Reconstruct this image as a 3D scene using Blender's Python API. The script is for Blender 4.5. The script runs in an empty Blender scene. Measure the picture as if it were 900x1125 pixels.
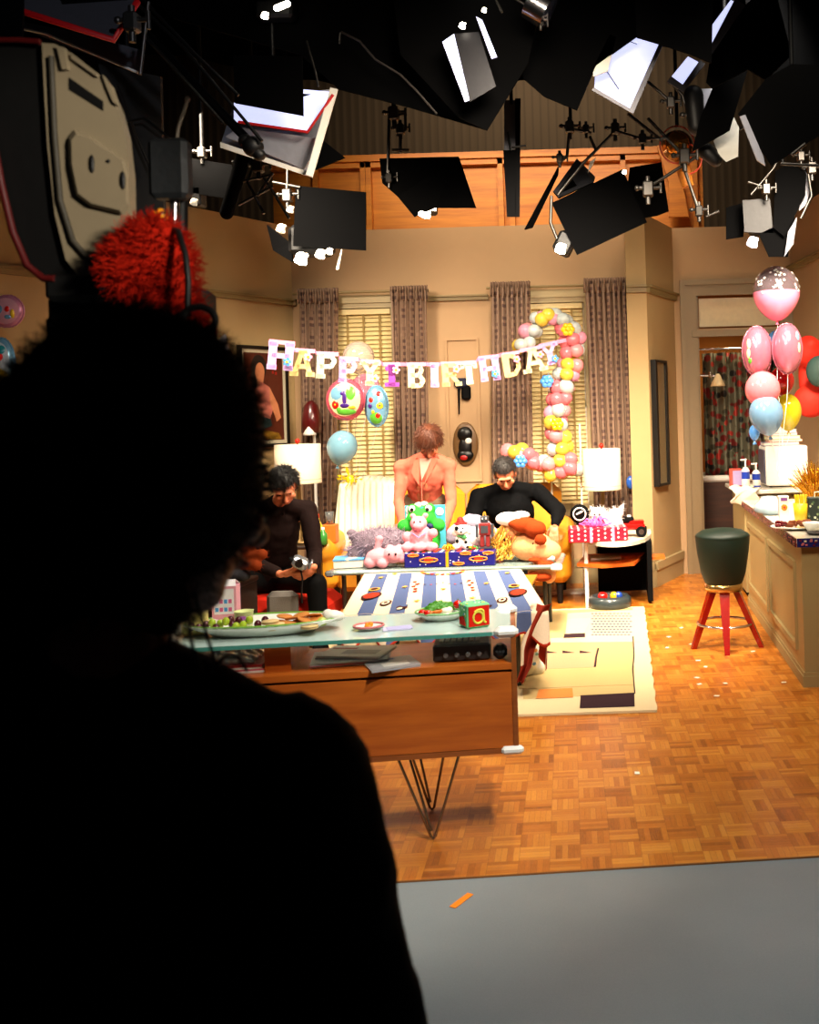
import bpy, math, random
from mathutils import Vector, Matrix
random.seed(7)
PI=math.pi; sin=math.sin; cos=math.cos
V=Vector
# ---------------------------------------------------------------- camera model
F=1080.0; CX=680.0; CY=458.0; A=math.radians(1.7); H=1.5
def P(px,py,Y):
    """photo pixel + distance -> world point"""
    u=px-CX; v=CY-py
    return V(((u*cos(A)+v*sin(A))*Y/F, Y, H+(-u*sin(A)+v*cos(A))*Y/F))
def G(px,py,z=0.0):
    """photo pixel on a horizontal plane"""
    u=px-CX; v=CY-py
    zz=-u*sin(A)+v*cos(A)
    return P(px,py,(z-H)*F/zz)
def XX(px,Y,z):
    zz=(z-H)*F/Y
    return ((px-CX)+zz*sin(A))/cos(A)*Y/F
scene=bpy.context.scene
C=scene.collection
cd=bpy.data.cameras.new('camera'); cam=bpy.data.objects.new('camera',cd); C.objects.link(cam)
cam.matrix_world=Matrix.Translation((0,0,H))@Matrix.Rotation(PI/2,4,'X')@Matrix.Rotation(-A,4,'Z')
cd.sensor_fit='HORIZONTAL'; cd.sensor_width=36; cd.lens=F/900*36
cd.shift_x=-(CX-450)/900; cd.shift_y=-(562.5-CY)/900
cd.clip_start=0.05; cd.clip_end=100
cd.dof.use_dof=True; cd.dof.focus_distance=7.0; cd.dof.aperture_fstop=8
scene.camera=cam
# ---------------------------------------------------------------- materials
def lin(c):
    if isinstance(c,str):
        c=c.lstrip('#'); c=[int(c[i:i+2],16)/255 for i in (0,2,4)]
    return tuple(((x/12.92) if x<=.04045 else ((x+.055)/1.055)**2.4) for x in c)+(1.0,)
class NT:
    def __init__(s,name):
        s.m=bpy.data.materials.new(name); s.m.use_nodes=True; s.t=s.m.node_tree
        s.b=s.t.nodes['Principled BSDF']; s.out=s.t.nodes['Material Output']
    def n(s,ty,**k):
        x=s.t.nodes.new(ty)
        for a,b in k.items(): setattr(x,a,b)
        return x
    def put(s,sock,v):
        if isinstance(v,bpy.types.NodeSocket): s.t.links.new(v,sock)
        elif v is not None: sock.default_value=v
    def ma(s,op,a,b=None,c=None):
        x=s.n('ShaderNodeMath',operation=op); s.put(x.inputs[0],a); s.put(x.inputs[1],b)
        if c is not None: s.put(x.inputs[2],c)
        return x.outputs[0]
    def mix(s,f,a,b):
        x=s.n('ShaderNodeMix',data_type='RGBA'); s.put(x.inputs[0],f); s.put(x.inputs[6],a); s.put(x.inputs[7],b)
        return x.outputs[2]
    def xyz(s,kind='Object'):
        tc=s.n('ShaderNodeTexCoord'); sp=s.n('ShaderNodeSeparateXYZ'); s.t.links.new(tc.outputs[kind],sp.inputs[0])
        return tc.outputs[kind],sp.outputs[0],sp.outputs[1],sp.outputs[2]
    def vec(s,x,y,z=0.0):
        c=s.n('ShaderNodeCombineXYZ'); s.put(c.inputs[0],x); s.put(c.inputs[1],y); s.put(c.inputs[2],z); return c.outputs[0]
    def noise(s,vec,scale,detail=3):
        x=s.n('ShaderNodeTexNoise'); s.put(x.inputs['Vector'],vec); x.inputs['Scale'].default_value=scale; x.inputs['Detail'].default_value=detail
        return x.outputs['Fac']
    def white(s,vec):
        x=s.n('ShaderNodeTexWhiteNoise'); s.put(x.inputs['Vector'],vec); return x.outputs['Value']
    def bump(s,h,st=.3,d=.01):
        x=s.n('ShaderNodeBump'); x.inputs['Strength'].default_value=st; x.inputs['Distance'].default_value=d
        s.put(x.inputs['Height'],h); s.put(s.b.inputs['Normal'],x.outputs[0])
    def col(s,v): s.put(s.b.inputs['Base Color'],v)
MC={}
def mat(name,c,rough=.6,metal=0,var=.12,scale=30,bump=.15,emit=0,trans=0,coat=0,sheen=0,ior=1.45,alpha=1,ss=0):
    if name in MC: return MC[name]
    k=NT(name); c=lin(c); o,x,y,z=k.xyz()
    f=k.noise(o,scale)
    d=tuple(v*(1-var) for v in c[:3])+(1,); e=tuple(min(1,v*(1+var)) for v in c[:3])+(1,)
    k.col(k.mix(f,d,e)); b=k.b.inputs
    b['Roughness'].default_value=rough; b['Metallic'].default_value=metal
    b['IOR'].default_value=ior
    if rough>=.75: b['Specular IOR Level'].default_value=.12
    if emit: b['Emission Color'].default_value=c; b['Emission Strength'].default_value=emit
    if trans: b['Transmission Weight'].default_value=trans
    if coat: b['Coat Weight'].default_value=coat; b['Coat Roughness'].default_value=.08
    if sheen: b['Sheen Weight'].default_value=sheen*.25; b['Sheen Tint'].default_value=c
    if alpha<1: b['Alpha'].default_value=alpha
    if ss: b['Subsurface Weight'].default_value=ss; b['Subsurface Scale'].default_value=.02
    if bump: k.bump(f,bump,.004)
    MC[name]=k.m; return k.m
def parquet():
    k=NT('finger parquet'); o,x,y,z=k.xyz(); S=.105; ang=math.radians(3)
    xr=k.ma('ADD',k.ma('MULTIPLY',x,cos(ang)/S),k.ma('MULTIPLY',y,sin(ang)/S))
    yr=k.ma('ADD',k.ma('MULTIPLY',x,-sin(ang)/S),k.ma('MULTIPLY',y,cos(ang)/S))
    fx=k.ma('FLOOR',xr); fy=k.ma('FLOOR',yr)
    par=k.ma('FLOORED_MODULO',k.ma('ADD',fx,fy),2.0)
    gx=k.ma('FRACT',xr); gy=k.ma('FRACT',yr)
    inv=k.ma('SUBTRACT',1.0,par)
    across=k.ma('ADD',k.ma('MULTIPLY',gx,par),k.ma('MULTIPLY',gy,inv))
    along=k.ma('ADD',k.ma('MULTIPLY',gy,par),k.ma('MULTIPLY',gx,inv))
    sl=k.ma('FLOOR',k.ma('MULTIPLY',across,5.0))
    r1=k.white(k.vec(k.ma('ADD',fx,k.ma('MULTIPLY',sl,.13)),fy,sl)); r2=k.white(k.vec(fx,fy,7.7))
    gr=k.noise(k.vec(k.ma('MULTIPLY',across,6),k.ma('MULTIPLY',along,.7),r1),6)
    f=k.ma('ADD',k.ma('MULTIPLY',r1,.42),k.ma('ADD',k.ma('MULTIPLY',r2,.3),k.ma('MULTIPLY',gr,.45)))
    cr=k.n('ShaderNodeValToRGB'); k.put(cr.inputs[0],f); e=cr.color_ramp.elements
    e[0].position=.15; e[0].color=lin('#7d3d0d'); e[1].position=.92; e[1].color=lin('#cd8530')
    m=cr.color_ramp.elements.new(.5); m.color=lin('#b06216')
    # joints
    g=k.ma('FRACT',k.ma('MULTIPLY',across,5.0)); j=k.ma('LESS_THAN',g,.07)
    j2=k.ma('LESS_THAN',along,.02)
    jj=k.ma('MAXIMUM',j,j2)
    big=k.noise(o,1.3)
    c=k.mix(k.ma('MULTIPLY',jj,.4),cr.outputs[0],lin('#4a1e07'))
    k.col(c); k.put(k.b.inputs['Roughness'],k.ma('ADD',.22,k.ma('MULTIPLY',big,.22)))
    k.bump(k.ma('ADD',k.ma('SUBTRACT',1.0,jj),k.ma('MULTIPLY',r1,.6)),.15,.003)
    return k.m
def wood(name,c1,c2,rough=.35,axis=0,sc=1.0,band=9):
    k=NT(name); o,x,y,z=k.xyz(); q=[x,y,z]
    mul=[9,9,9]; mul[axis]=.8
    v=k.vec(*[k.ma('MULTIPLY',q[i],mul[i]*sc) for i in range(3)])
    f=k.noise(v,2.2,6)
    f2=k.noise(v,band,3)
    f3=k.ma('ADD',k.ma('MULTIPLY',f,.7),k.ma('MULTIPLY',f2,.3))
    cr=k.n('ShaderNodeValToRGB'); k.put(cr.inputs[0],f3); e=cr.color_ramp.elements
    e[0].position=.35; e[0].color=lin(c1); e[1].position=.65; e[1].color=lin(c2)
    k.col(cr.outputs[0]); k.b.inputs['Roughness'].default_value=rough; k.bump(f2,.1,.002); return k.m
def wallmat(name,c,rough=.75,var=.07):
    k=NT(name); o,x,y,z=k.xyz(); c=lin(c)
    f=k.ma('ADD',k.ma('MULTIPLY',k.noise(o,1.1),.6),k.ma('MULTIPLY',k.noise(o,14),.4))
    k.col(k.mix(f,tuple(v*(1-var) for v in c[:3])+(1,),tuple(min(1,v*(1+var)) for v in c[:3])+(1,)))
    k.b.inputs['Roughness'].default_value=rough; k.bump(k.noise(o,120),.08,.002); return k.m
def drape(name,base,dark,fleck,sx=42,sz=36):
    k=NT(name); o,x,y,z=k.xyz()
    xs=k.ma('MULTIPLY',x,sx); zs=k.ma('MULTIPLY',z,sz)
    st=k.ma('GREATER_THAN',k.ma('SINE',k.ma('MULTIPLY',xs,2.0)),.2)
    d=k.ma('GREATER_THAN',k.ma('SINE',k.ma('MULTIPLY',zs,PI)),-.1)
    w=k.white(k.vec(k.ma('FLOOR',xs),k.ma('FLOOR',zs)))
    f=k.ma('MULTIPLY',k.ma('MULTIPLY',st,d),k.ma('GREATER_THAN',w,.25))
    c=k.mix(k.ma('MULTIPLY',f,.75),lin(base),lin(dark))
    c=k.mix(k.ma('MULTIPLY',k.ma('GREATER_THAN',w,.9),.2),c,lin(fleck))
    k.col(c); k.b.inputs['Roughness'].default_value=.8; k.bump(k.noise(o,200),.2,.002); return k.m
def flowers(name,base,cols,scale=9,th=.35):
    k=NT(name); o,x,y,z=k.xyz()
    vo=k.n('ShaderNodeTexVoronoi'); k.put(vo.inputs['Vector'],k.vec(x,k.ma('MULTIPLY',y,.3),z)); vo.inputs['Scale'].default_value=scale
    w=k.white(vo.outputs['Position'])
    cr=k.n('ShaderNodeValToRGB'); cr.color_ramp.interpolation='CONSTANT'; k.put(cr.inputs[0],w)
    els=cr.color_ramp.elements; els[0].color=lin(cols[0]); els[1].position=1/len(cols); els[1].color=lin(cols[1%len(cols)])
    for i in range(2,len(cols)):
        e=els.new(i/len(cols)); e.color=lin(cols[i])
    inn=k.ma('LESS_THAN',k.ma('ADD',vo.outputs['Distance'],k.ma('MULTIPLY',k.noise(o,scale*5),.3)),th+.15)
    k.col(k.mix(inn,lin(base),cr.outputs[0])); k.b.inputs['Roughness'].default_value=.6
    k.bump(k.noise(o,60),.1,.002); return k.m
def balloonmat(name,c,tr=.35,rough=.12):
    k=NT(name); o,x,y,z=k.xyz()
    c=lin(c); f=k.noise(o,6)
    k.col(k.mix(f,c,tuple(min(1,v*1.15) for v in c[:3])+(1,)))
    b=k.b.inputs; b['Roughness'].default_value=rough; b['Transmission Weight'].default_value=tr; b['IOR'].default_value=1.05
    b['Coat Weight'].default_value=1; b['Coat Roughness'].default_value=.05
    return k.m
# ---------------------------------------------------------------- mesh builder
def basis(d):
    d=d.normalized(); a=V((0,0,1)) if abs(d.z)<.9 else V((1,0,0))
    s=d.cross(a).normalized(); t=s.cross(d).normalized()
    return s,t,d
class MB:
    def __init__(s): s.v=[];s.f=[];s.mi=[];s.sm=[]
    def add(s,vs,fs,mi=0,smooth=False):
        n=len(s.v); s.v+= [V(p) for p in vs]
        for f in fs: s.f.append(tuple(i+n for i in f)); s.mi.append(mi); s.sm.append(smooth)
        return s
    def box(s,c,sz,rz=0,mi=0,bev=0,M=None):
        c=V(c); x,y,z=[q/2 for q in sz]
        if bev>0:
            b=min(bev,x*.9,y*.9,z*.9); vs=[];fs=[]
            # rounded-edge box: 3 layers top/bottom with chamfered outline
            def ring(hx,hy,zz,cb):
                return [(-hx+cb,-hy,zz),(hx-cb,-hy,zz),(hx,-hy+cb,zz),(hx,hy-cb,zz),(hx-cb,hy,zz),(-hx+cb,hy,zz),(-hx,hy-cb,zz),(-hx,-hy+cb,zz)]
            for hx,hy,zz,cb in ((x-b,y-b,-z,b*.5),(x,y,-z+b,b),(x,y,z-b,b),(x-b,y-b,z,b*.5)): vs+=ring(hx,hy,zz,cb)
            for l in range(3):
                for i in range(8):
                    j=(i+1)%8; fs.append((l*8+i,l*8+j,l*8+8+j,l*8+8+i))
            fs.append(tuple(range(7,-1,-1))); fs.append(tuple(range(24,32)))
        else:
            vs=[(-x,-y,-z),(x,-y,-z),(x,y,-z),(-x,y,-z),(-x,-y,z),(x,-y,z),(x,y,z),(-x,y,z)]
            fs=[(0,3,2,1),(4,5,6,7),(0,1,5,4),(1,2,6,5),(2,3,7,6),(3,0,4,7)]
        R=M if M is not None else Matrix.Rotation(rz,3,'Z')
        return s.add([c+R@V(p) for p in vs],fs,mi)
    def b2(s,lo,hi,mi=0,bev=0):
        lo=V(lo);hi=V(hi); return s.box((lo+hi)/2,tuple(abs(q) for q in (hi-lo)),0,mi,bev)
    def cyl(s,a,b,r1,r2=None,n=14,mi=0,caps=True):
        a=V(a);b=V(b); r2=r1 if r2 is None else r2; sx,t,_=basis(b-a)
        vs=[];
        for p,r in ((a,r1),(b,r2)):
            for i in range(n):
                q=2*PI*i/n; vs.append(p+(sx*cos(q)+t*sin(q))*r)
        k=len(s.v); s.add(vs,[(i,(i+1)%n,n+(i+1)%n,n+i) for i in range(n)],mi,True)
        if caps: s.add(vs,[tuple(range(n-1,-1,-1)),tuple(range(n,2*n))],mi)
        return s
    def sph(s,c,r,seg=16,rings=10,mi=0,M=None,fn=None):
        c=V(c); r=(r,r,r) if not hasattr(r,'__len__') else r
        vs=[];fs=[]
        for j in range(1,rings):
            th=PI*j/rings
            for i in range(seg):
                ph=2*PI*i/seg; p=V((sin(th)*cos(ph),sin(th)*sin(ph),cos(th)))
                if fn: p=fn(p)
                p=V((p.x*r[0],p.y*r[1],p.z*r[2]))
                vs.append(c+(M@p if M else p))
        T=V((0,0,1));B=V((0,0,-1))
        if fn: T=fn(T);B=fn(B)
        T=V((T.x*r[0],T.y*r[1],T.z*r[2]));B=V((B.x*r[0],B.y*r[1],B.z*r[2]))
        vs+= [c+(M@T if M else T),c+(M@B if M else B)]; t=len(vs)-2;b=t+1
        for j in range(rings-2):
            for i in range(seg):
                k=(i+1)%seg; fs.append((j*seg+i,(j+1)*seg+i,(j+1)*seg+k,j*seg+k))
        for i in range(seg):
            k=(i+1)%seg; fs.append((t,i,k)); fs.append((b,(rings-2)*seg+k,(rings-2)*seg+i))
        return s.add(vs,fs,mi,True)
    def cap(s,a,b,r1,r2=None,n=12,mi=0):
        a=V(a);b=V(b); r2=r1 if r2 is None else r2; sx,t,d=basis(b-a)
        rows=[]
        for k in range(4): q=PI/2*(k+1)/4; rows.append((a-d*r1*cos(q),r1*sin(q)))
        for k in range(4): q=PI/2*(k)/4; rows.append((b+d*r2*sin(q),r2*cos(q)))
        vs=[]
        for p,r in rows:
            for i in range(n):
                w=2*PI*i/n; vs.append(p+(sx*cos(w)+t*sin(w))*r)
        fs=[(l*n+i,l*n+(i+1)%n,(l+1)*n+(i+1)%n,(l+1)*n+i) for l in range(7) for i in range(n)]
        vs+=[a-d*r1,b+d*r2]; m=8*n
        for i in range(n): fs.append((m,(i+1)%n,i)); fs.append((m+1,7*n+i,7*n+(i+1)%n))
        return s.add(vs,fs,mi,True)
    def tube(s,pts,r,n=8,mi=0,closed=False):
        pts=[V(p) for p in pts]; m=len(pts); vs=[]; ref=None
        for i,p in enumerate(pts):
            d=(pts[(i+1)%m]-pts[i-1]) if closed else pts[min(i+1,m-1)]-pts[max(i-1,0)]
            if d.length<1e-9: d=V((0,0,1))
            d.normalize()
            if ref is None: ref=basis(d)[0]
            ref=(ref-d*ref.dot(d)); 
            if ref.length<1e-6: ref=basis(d)[0]
            ref.normalize(); t=d.cross(ref)
            rr=r(i/(m-1)) if callable(r) else r
            for k in range(n):
                w=2*PI*k/n; vs.append(p+(ref*cos(w)+t*sin(w))*rr)
        L=m if closed else m-1
        fs=[(l*n+i,l*n+(i+1)%n,((l+1)%m)*n+(i+1)%n,((l+1)%m)*n+i) for l in range(L) for i in range(n)]
        s.add(vs,fs,mi,True)
        if not closed: s.add(vs,[tuple(range(n-1,-1,-1)),tuple(range((m-1)*n,m*n))],mi)
        return s
    def prism(s,pts,ext,mi=0,mi2=None):
        pts=[V(p) for p in pts]; n=len(pts); e=V(ext)
        vs=pts+[p+e for p in pts]
        s.add(vs,[tuple(range(n-1,-1,-1))],mi); s.add(vs,[tuple(range(n,2*n))],mi if mi2 is None else mi2)
        return s.add(vs,[(i,(i+1)%n,n+(i+1)%n,n+i) for i in range(n)],mi if mi2 is None else mi2)
    def plate(s,pts,t,mi=0,mi2=None):
        """a panel with real thickness; faces towards the camera side get mi"""
        pts=[V(p) for p in pts]; n=V((0,0,0))
        for i in range(1,len(pts)-1): n+=(pts[i]-pts[0]).cross(pts[i+1]-pts[0])
        n.normalize()
        if n.y<0: n=-n
        return s.prism(pts,n*t,mi,mi2)
    def lathe(s,prof,c,n=24,mi=0,M=None):
        c=V(c); vs=[]
        for r,z in prof:
            for i in range(n):
                w=2*PI*i/n; p=V((max(r,1e-4)*cos(w),max(r,1e-4)*sin(w),z)); vs.append(c+(M@p if M else p))
        m=len(prof)
        return s.add(vs,[(l*n+i,l*n+(i+1)%n,(l+1)*n+(i+1)%n,(l+1)*n+i) for l in range(m-1) for i in range(n)],mi,True)
    def grid(s,fn,nu,nv,mi=0,mfn=None,smooth=True,thick=None):
        vs=[fn(i/nu,j/nv) for j in range(nv+1) for i in range(nu+1)]
        n0=len(s.v); s.v+= [V(p) for p in vs]; w=nu+1
        for j in range(nv):
            for i in range(nu):
                s.f.append((n0+j*w+i,n0+j*w+i+1,n0+(j+1)*w+i+1,n0+(j+1)*w+i)); s.mi.append(mfn((i+.5)/nu,(j+.5)/nv) if mfn else mi); s.sm.append(smooth)
        if thick is not None:
            t=V(thick); m0=len(s.v); s.v+=[V(p)+t for p in vs]
            for j in range(nv):
                for i in range(nu):
                    s.f.append((m0+j*w+i,m0+(j+1)*w+i,m0+(j+1)*w+i+1,m0+j*w+i+1)); s.mi.append(mfn((i+.5)/nu,(j+.5)/nv) if mfn else mi); s.sm.append(smooth)
            edge=[i for i in range(w)]+[j*w+nu for j in range(1,nv+1)]+[nv*w+i for i in range(nu-1,-1,-1)]+[j*w for j in range(nv-1,0,-1)]
            for q in range(len(edge)):
                a=edge[q];b=edge[(q+1)%len(edge)]; s.f.append((n0+b,n0+a,m0+a,m0+b)); s.mi.append(mi); s.sm.append(False)
        return s
ORG={}
def link(o,parent=None,org=None):
    C.objects.link(o)
    if parent: o.parent=parent
def thing(name,label,cat,loc,group=None,rz=0):
    o=bpy.data.objects.new(name,None); o.empty_display_size=.1; C.objects.link(o); loc=V(loc)
    o.location=loc; o['label']=label; o['category']=cat
    if group: o['group']=group
    ORG[o.name]=loc.copy(); return o
def tag(o,label,cat,group=None,kind=None):
    o['label']=label; o['category']=cat
    if group: o['group']=group
    if kind: o['kind']=kind
    return o
def obj(name,mb,mats,parent=None,label=None,org=None):
    me=bpy.data.meshes.new(name)
    if not hasattr(mats,'__len__'): mats=[mats]
    if parent is not None: o0=ORG[parent.name]
    elif org is not None: o0=V(org)
    else:
        xs=[p.x for p in mb.v];ys=[p.y for p in mb.v];zs=[p.z for p in mb.v]
        o0=V(((min(xs)+max(xs))/2,(min(ys)+max(ys))/2,min(zs)))
    me.from_pydata([tuple(p-o0) for p in mb.v],[],mb.f)
    for m in mats: me.materials.append(m)
    me.polygons.foreach_set('material_index',mb.mi); me.polygons.foreach_set('use_smooth',mb.sm); me.update()
    o=bpy.data.objects.new(name,me); C.objects.link(o)
    if parent is not None: o.parent=parent
    else: o.location=o0
    ORG[o.name]=o0.copy()
    if label: o['label']=label
    return o
def struct(name,mb,mats,label=None):
    o=obj(name,mb,mats,org=(0,0,0)); o['kind']='structure'
    if label: o['label']=label
    return o
def blob(name,mb,mats,parent=None,voxel=.01,smooth=4,org=None):
    """fuse overlapping shapes into ONE continuous skin"""
    o=obj(name,mb,mats,parent,org=org)
    r=o.modifiers.new('r','REMESH'); r.mode='VOXEL'; r.voxel_size=voxel; r.use_smooth_shade=True
    if smooth:
        q=o.modifiers.new('s','SMOOTH'); q.factor=.5; q.iterations=smooth
    dg=bpy.context.evaluated_depsgraph_get(); ev=o.evaluated_get(dg)
    me=bpy.data.meshes.new_from_object(ev); old=o.data; o.modifiers.clear(); 
    me.materials.clear()
    for m in (mats if hasattr(mats,'__len__') else [mats]): me.materials.append(m)
    o.data=me; bpy.data.meshes.remove(old)
    for p in me.polygons: p.use_smooth=True; p.material_index=0
    return o
def dup(root,loc,label=None,rz=None,group=None,sc=None):
    r=root.copy(); C.objects.link(r); r.location=loc
    if rz is not None: r.rotation_euler=(0,0,rz)
    if sc: r.scale=(sc,sc,sc)
    if label: r['label']=label
    if group: r['group']=group
    for ch in list(root.children):
        c=ch.copy(); C.objects.link(c); c.parent=r
        for g in list(ch.children):
            d=g.copy(); C.objects.link(d); d.parent=c
    return r
# fuzzy fur / curls around a point set, one mesh
def strands(mb,pts,length,r,curl=.4,seg=5,droop=0,n=3,mi=0):
    for p,nm in pts:
        d=(nm+V((random.gauss(0,.35),random.gauss(0,.35),random.gauss(0,.35)))).normalized(); q=V(p); path=[q.copy()]
        L=length*random.uniform(.6,1.3)/seg; s,t,_=basis(d); ph=random.random()*6.28; w=random.uniform(1.0,2.0)
        for k in range(seg):
            off=(s*cos(ph+k*w)+t*sin(ph+k*w))*curl
            q=q+(d+off+V((0,0,-droop*k))).normalized()*L; path.append(q.copy())
        mb.tube(path,lambda u,r=r:r*(1-.75*u),n,mi)
def ellpts(c,r,n,M=None,test=None):
    out=[]; c=V(c)
    while len(out)<n:
        p=V((random.gauss(0,1),random.gauss(0,1),random.gauss(0,1))).normalized()
        q=V((p.x*r[0],p.y*r[1],p.z*r[2])); nm=V((p.x/r[0],p.y/r[1],p.z/r[2])).normalized()
        if M: q=M@q; nm=M@nm
        if test and not test(c+q): continue
        out.append((c+q,nm))
    return out
# ================================================================= SETTING
M_wall=wallmat('painted plaster beige','#ad9062'); M_wall2=wallmat('painted plaster tan','#b08e68')
M_trim=wallmat('trim paint','#a8946a',.5); M_rail=wallmat('picture rail paint','#857046',.5)
M_black=mat('matte black',(.02,.02,.022),.8,bump=.05); M_blackmetal=mat('black painted metal',(.045,.045,.05),.5,.3)
M_chrome=mat('chrome',(.8,.8,.82),.18,1,var=.03,bump=0); M_white=mat('white paint',(.9,.89,.86),.45,var=.03)
M_parq=parquet(); M_conc=NT('studio floor paint')
o_,x_,y_,z_=M_conc.xyz(); M_conc.col(M_conc.mix(M_conc.ma('ADD',M_conc.ma('MULTIPLY',M_conc.noise(o_,2),.6),M_conc.ma('MULTIPLY',M_conc.noise(o_,220,2),.4)),lin('#60686a'),lin('#8b9292')))
M_conc.b.inputs['Roughness'].default_value=.42; M_conc.bump(M_conc.noise(o_,260),.3,.002); M_conc=M_conc.m
YB=8.95; ZT=3.27; YD=9.3
EA=G(437,968); EB=G(900,940)
def onedge(x): return EA+(EB-EA)*((x-EA.x)/(EB.x-EA.x))
e0=onedge(-5.6); e1=onedge(3.6)
struct('floor',MB().prism([e0,e1,V((3.6,11.2,0)),V((-5.6,11.2,0))],(0,0,-.05)),M_parq,'orange finger parquet floor of the set')
struct('floor',MB().prism([(-5.6,-1.5,-.004),(3.6,-1.5,-.004),e1-V((0,0,.004)),e0-V((0,0,.004))],(0,0,-.05)),M_conc,'grey painted studio floor in front of the parquet')
struct('trim_1',MB().prism([e0+V((0,0,.001)),e1+V((0,0,.001)),e1+V((0,-.006,.001)),e0+V((0,-.006,.001))],(0,0,-.02)),mat('edge strip',(.5,.3,.12),.5),'wooden edge strip of the parquet')
def px2x(px,Y,z=1.6): return XX(px,Y,z)
w1=(px2x(371,YB),px2x(434,YB)); w2=(px2x(582,YB),px2x(645,YB)); WZ=(.72,2.55)
xl=-2.94; xr=px2x(694,YB)
mb=MB()
for a,b in ((xl-.1,w1[0]),(w1[1],w2[0]),(w2[1],xr+.1)): mb.b2((a,YB,0),(b,YB+.12,ZT))
for w in (w1,w2):
    mb.b2((w[0],YB,0),(w[1],YB+.12,WZ[0])); mb.b2((w[0],YB,WZ[1]),(w[1],YB+.12,ZT))
struct('wall_back',mb,M_wall2,'beige back wall with two windows')
# pier with a slanting cheek, then door wall
PF=8.6
pa=V((px2x(692,PF),PF,0)); pb=V((px2x(714,PF),PF,0)); pc=V((px2x(744,YD),YD,0)); pd=V((pa.x,YB,0))
struct('wall_pier',MB().prism([pa,pb,pc,V((pc.x,YD+.12,0)),V((pa.x,YD+.12,0))],(0,0,ZT)),M_wall,'beige pier between curtain and door')
XC=px2x(873,YD)
dx0=px2x(768,YD); dx1=px2x(862,YD); dzt=2.24
mb=MB(); mb.b2((pc.x,YD,0),(dx0,YD+.12,ZT)); mb.b2((dx1,YD,0),(XC+.1,YD+.12,ZT)); mb.b2((dx0,YD,2.64),(dx1,YD+.12,ZT)); mb.b2((dx0,YD,dzt),(dx1,YD+.12,2.31))
struct('wall_door_side',mb,M_wall2,'tan wall around the bathroom door')
def slab(a,b,z0,z1,t,mbx):
    """wall segment between plan points a,b; thickness away from room centre"""
    a=V(a);b=V(b); d=(b-a).normalized(); n=V((d.y,-d.x,0)); c=V((-.8,6,0))
    if n.dot(c-a)>0: n=-n
    return mbx.prism([(a.x,a.y,z0),(b.x,b.y,z0),tuple(V((b.x,b.y,z0))+n*t),tuple(V((a.x,a.y,z0))+n*t)],(0,0,z1-z0))
LA=V((-2.94,8.95,0)); LB=V((-4.2,6.67,0)); ld=(LB-LA).normalized(); LC=LA+ld*6.2
ln=V((-ld.y,ld.x,0)); ln=ln if ln.x>0 else -ln
struct('wall_left',slab(LA+ld*0,LC,0,ZT+.05,.12,MB()),M_wall,'beige left wall')
mb=MB(); p0=LA+ld*1.02; p1=LA+ld*1.32   # shallow pilaster
mb.prism([p0,p1,p1+ln*.07,p0+ln*.07],(0,0,ZT)); p0=LA+ld*3.0;p1=LA+ld*3.5; mb.prism([p0,p1,p1+ln*.07,p0+ln*.07],(0,0,ZT))
struct('trim_2',mb,M_wall,'shallow wall pilasters on the left wall')
RA=V((XC,YD,0)); RB=V((XC+.7,4.3,0))
struct('wall_right',slab(RA,RB,0,ZT+.1,.12,MB()),M_wall2,'tan right wall of the kitchen')
rd=(RB-RA).normalized(); rn=V((rd.y,-rd.x,0)); rn=rn if rn.x<0 else -rn
def rail(a,b,n,z,h,t,name,m=M_rail,lab=None):
    a=V(a);b=V(b); mbx=MB()
    for dz,hh,tt in ((0,h,t),(h*.75,h*.35,t*1.6)):
        mbx.prism([(a.x,a.y,z+dz),(b.x,b.y,z+dz),tuple(V((b.x,b.y,z+dz))+n*tt),tuple(V((a.x,a.y,z+dz))+n*tt)],(0,0,hh))
    struct(name,mbx,m,lab)
S_=V((0,-1,0))
rail(LA,LC,ln,2.6,.05,.03,'trim_3',lab='picture rail on the left wall')
rail(V((xl,YB,0)),V((px2x(330,YB),YB,0)),S_,2.6,.05,.03,'trim_4',lab='picture rail left of the window')
rail(V((px2x(470,YB),YB,0)),V((px2x(540,YB),YB,0)),S_,2.6,.045,.03,'trim_5',lab='picture rail between the windows')
rail(pa,pb,S_,2.58,.06,.035,'trim_6',lab='picture rail on the pier')
cn=V(((pc-pb).y,-(pc-pb).x,0)).normalized()
cn=cn if cn.x>0 else -cn
rail(pb,pc,cn,2.58,.06,.035,'trim_7',lab='picture rail on the slanting cheek of the pier')
rail(RA,RB,rn,2.82,.05,.03,'trim_8',lab='picture rail on the right wall')
rail(LA,LC,ln,0,.2,.02,'baseboard_left',M_trim); rail(V((xl,YB,0)),V((xr,YB,0)),S_,0,.2,.02,'baseboard_back',M_trim)
rail(pa,pb,S_,0,.2,.02,'baseboard_pier',M_trim); rail(pb,pc,cn,0,.2,.02,'baseboard_pier_cheek',M_trim)
# raised panel mouldings between the windows
mb=MB()
def frame_on(mbx,x0,x1,z0,z1,y,w=.03,t=.018,mi=0):
    mbx.b2((x0,y-t,z0),(x0+w,y,z1),mi); mbx.b2((x1-w,y-t,z0),(x1,y,z1),mi); mbx.b2((x0+w,y-t,z0),(x1-w,y,z0+w),mi); mbx.b2((x0+w,y-t,z1-w),(x1-w,y,z1),mi)
frame_on(mb,px2x(491,YB),px2x(528,YB),.95,2.26,YB,.022)
struct('trim_9',mb,M_wall2,'panel moulding between the windows')
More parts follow.
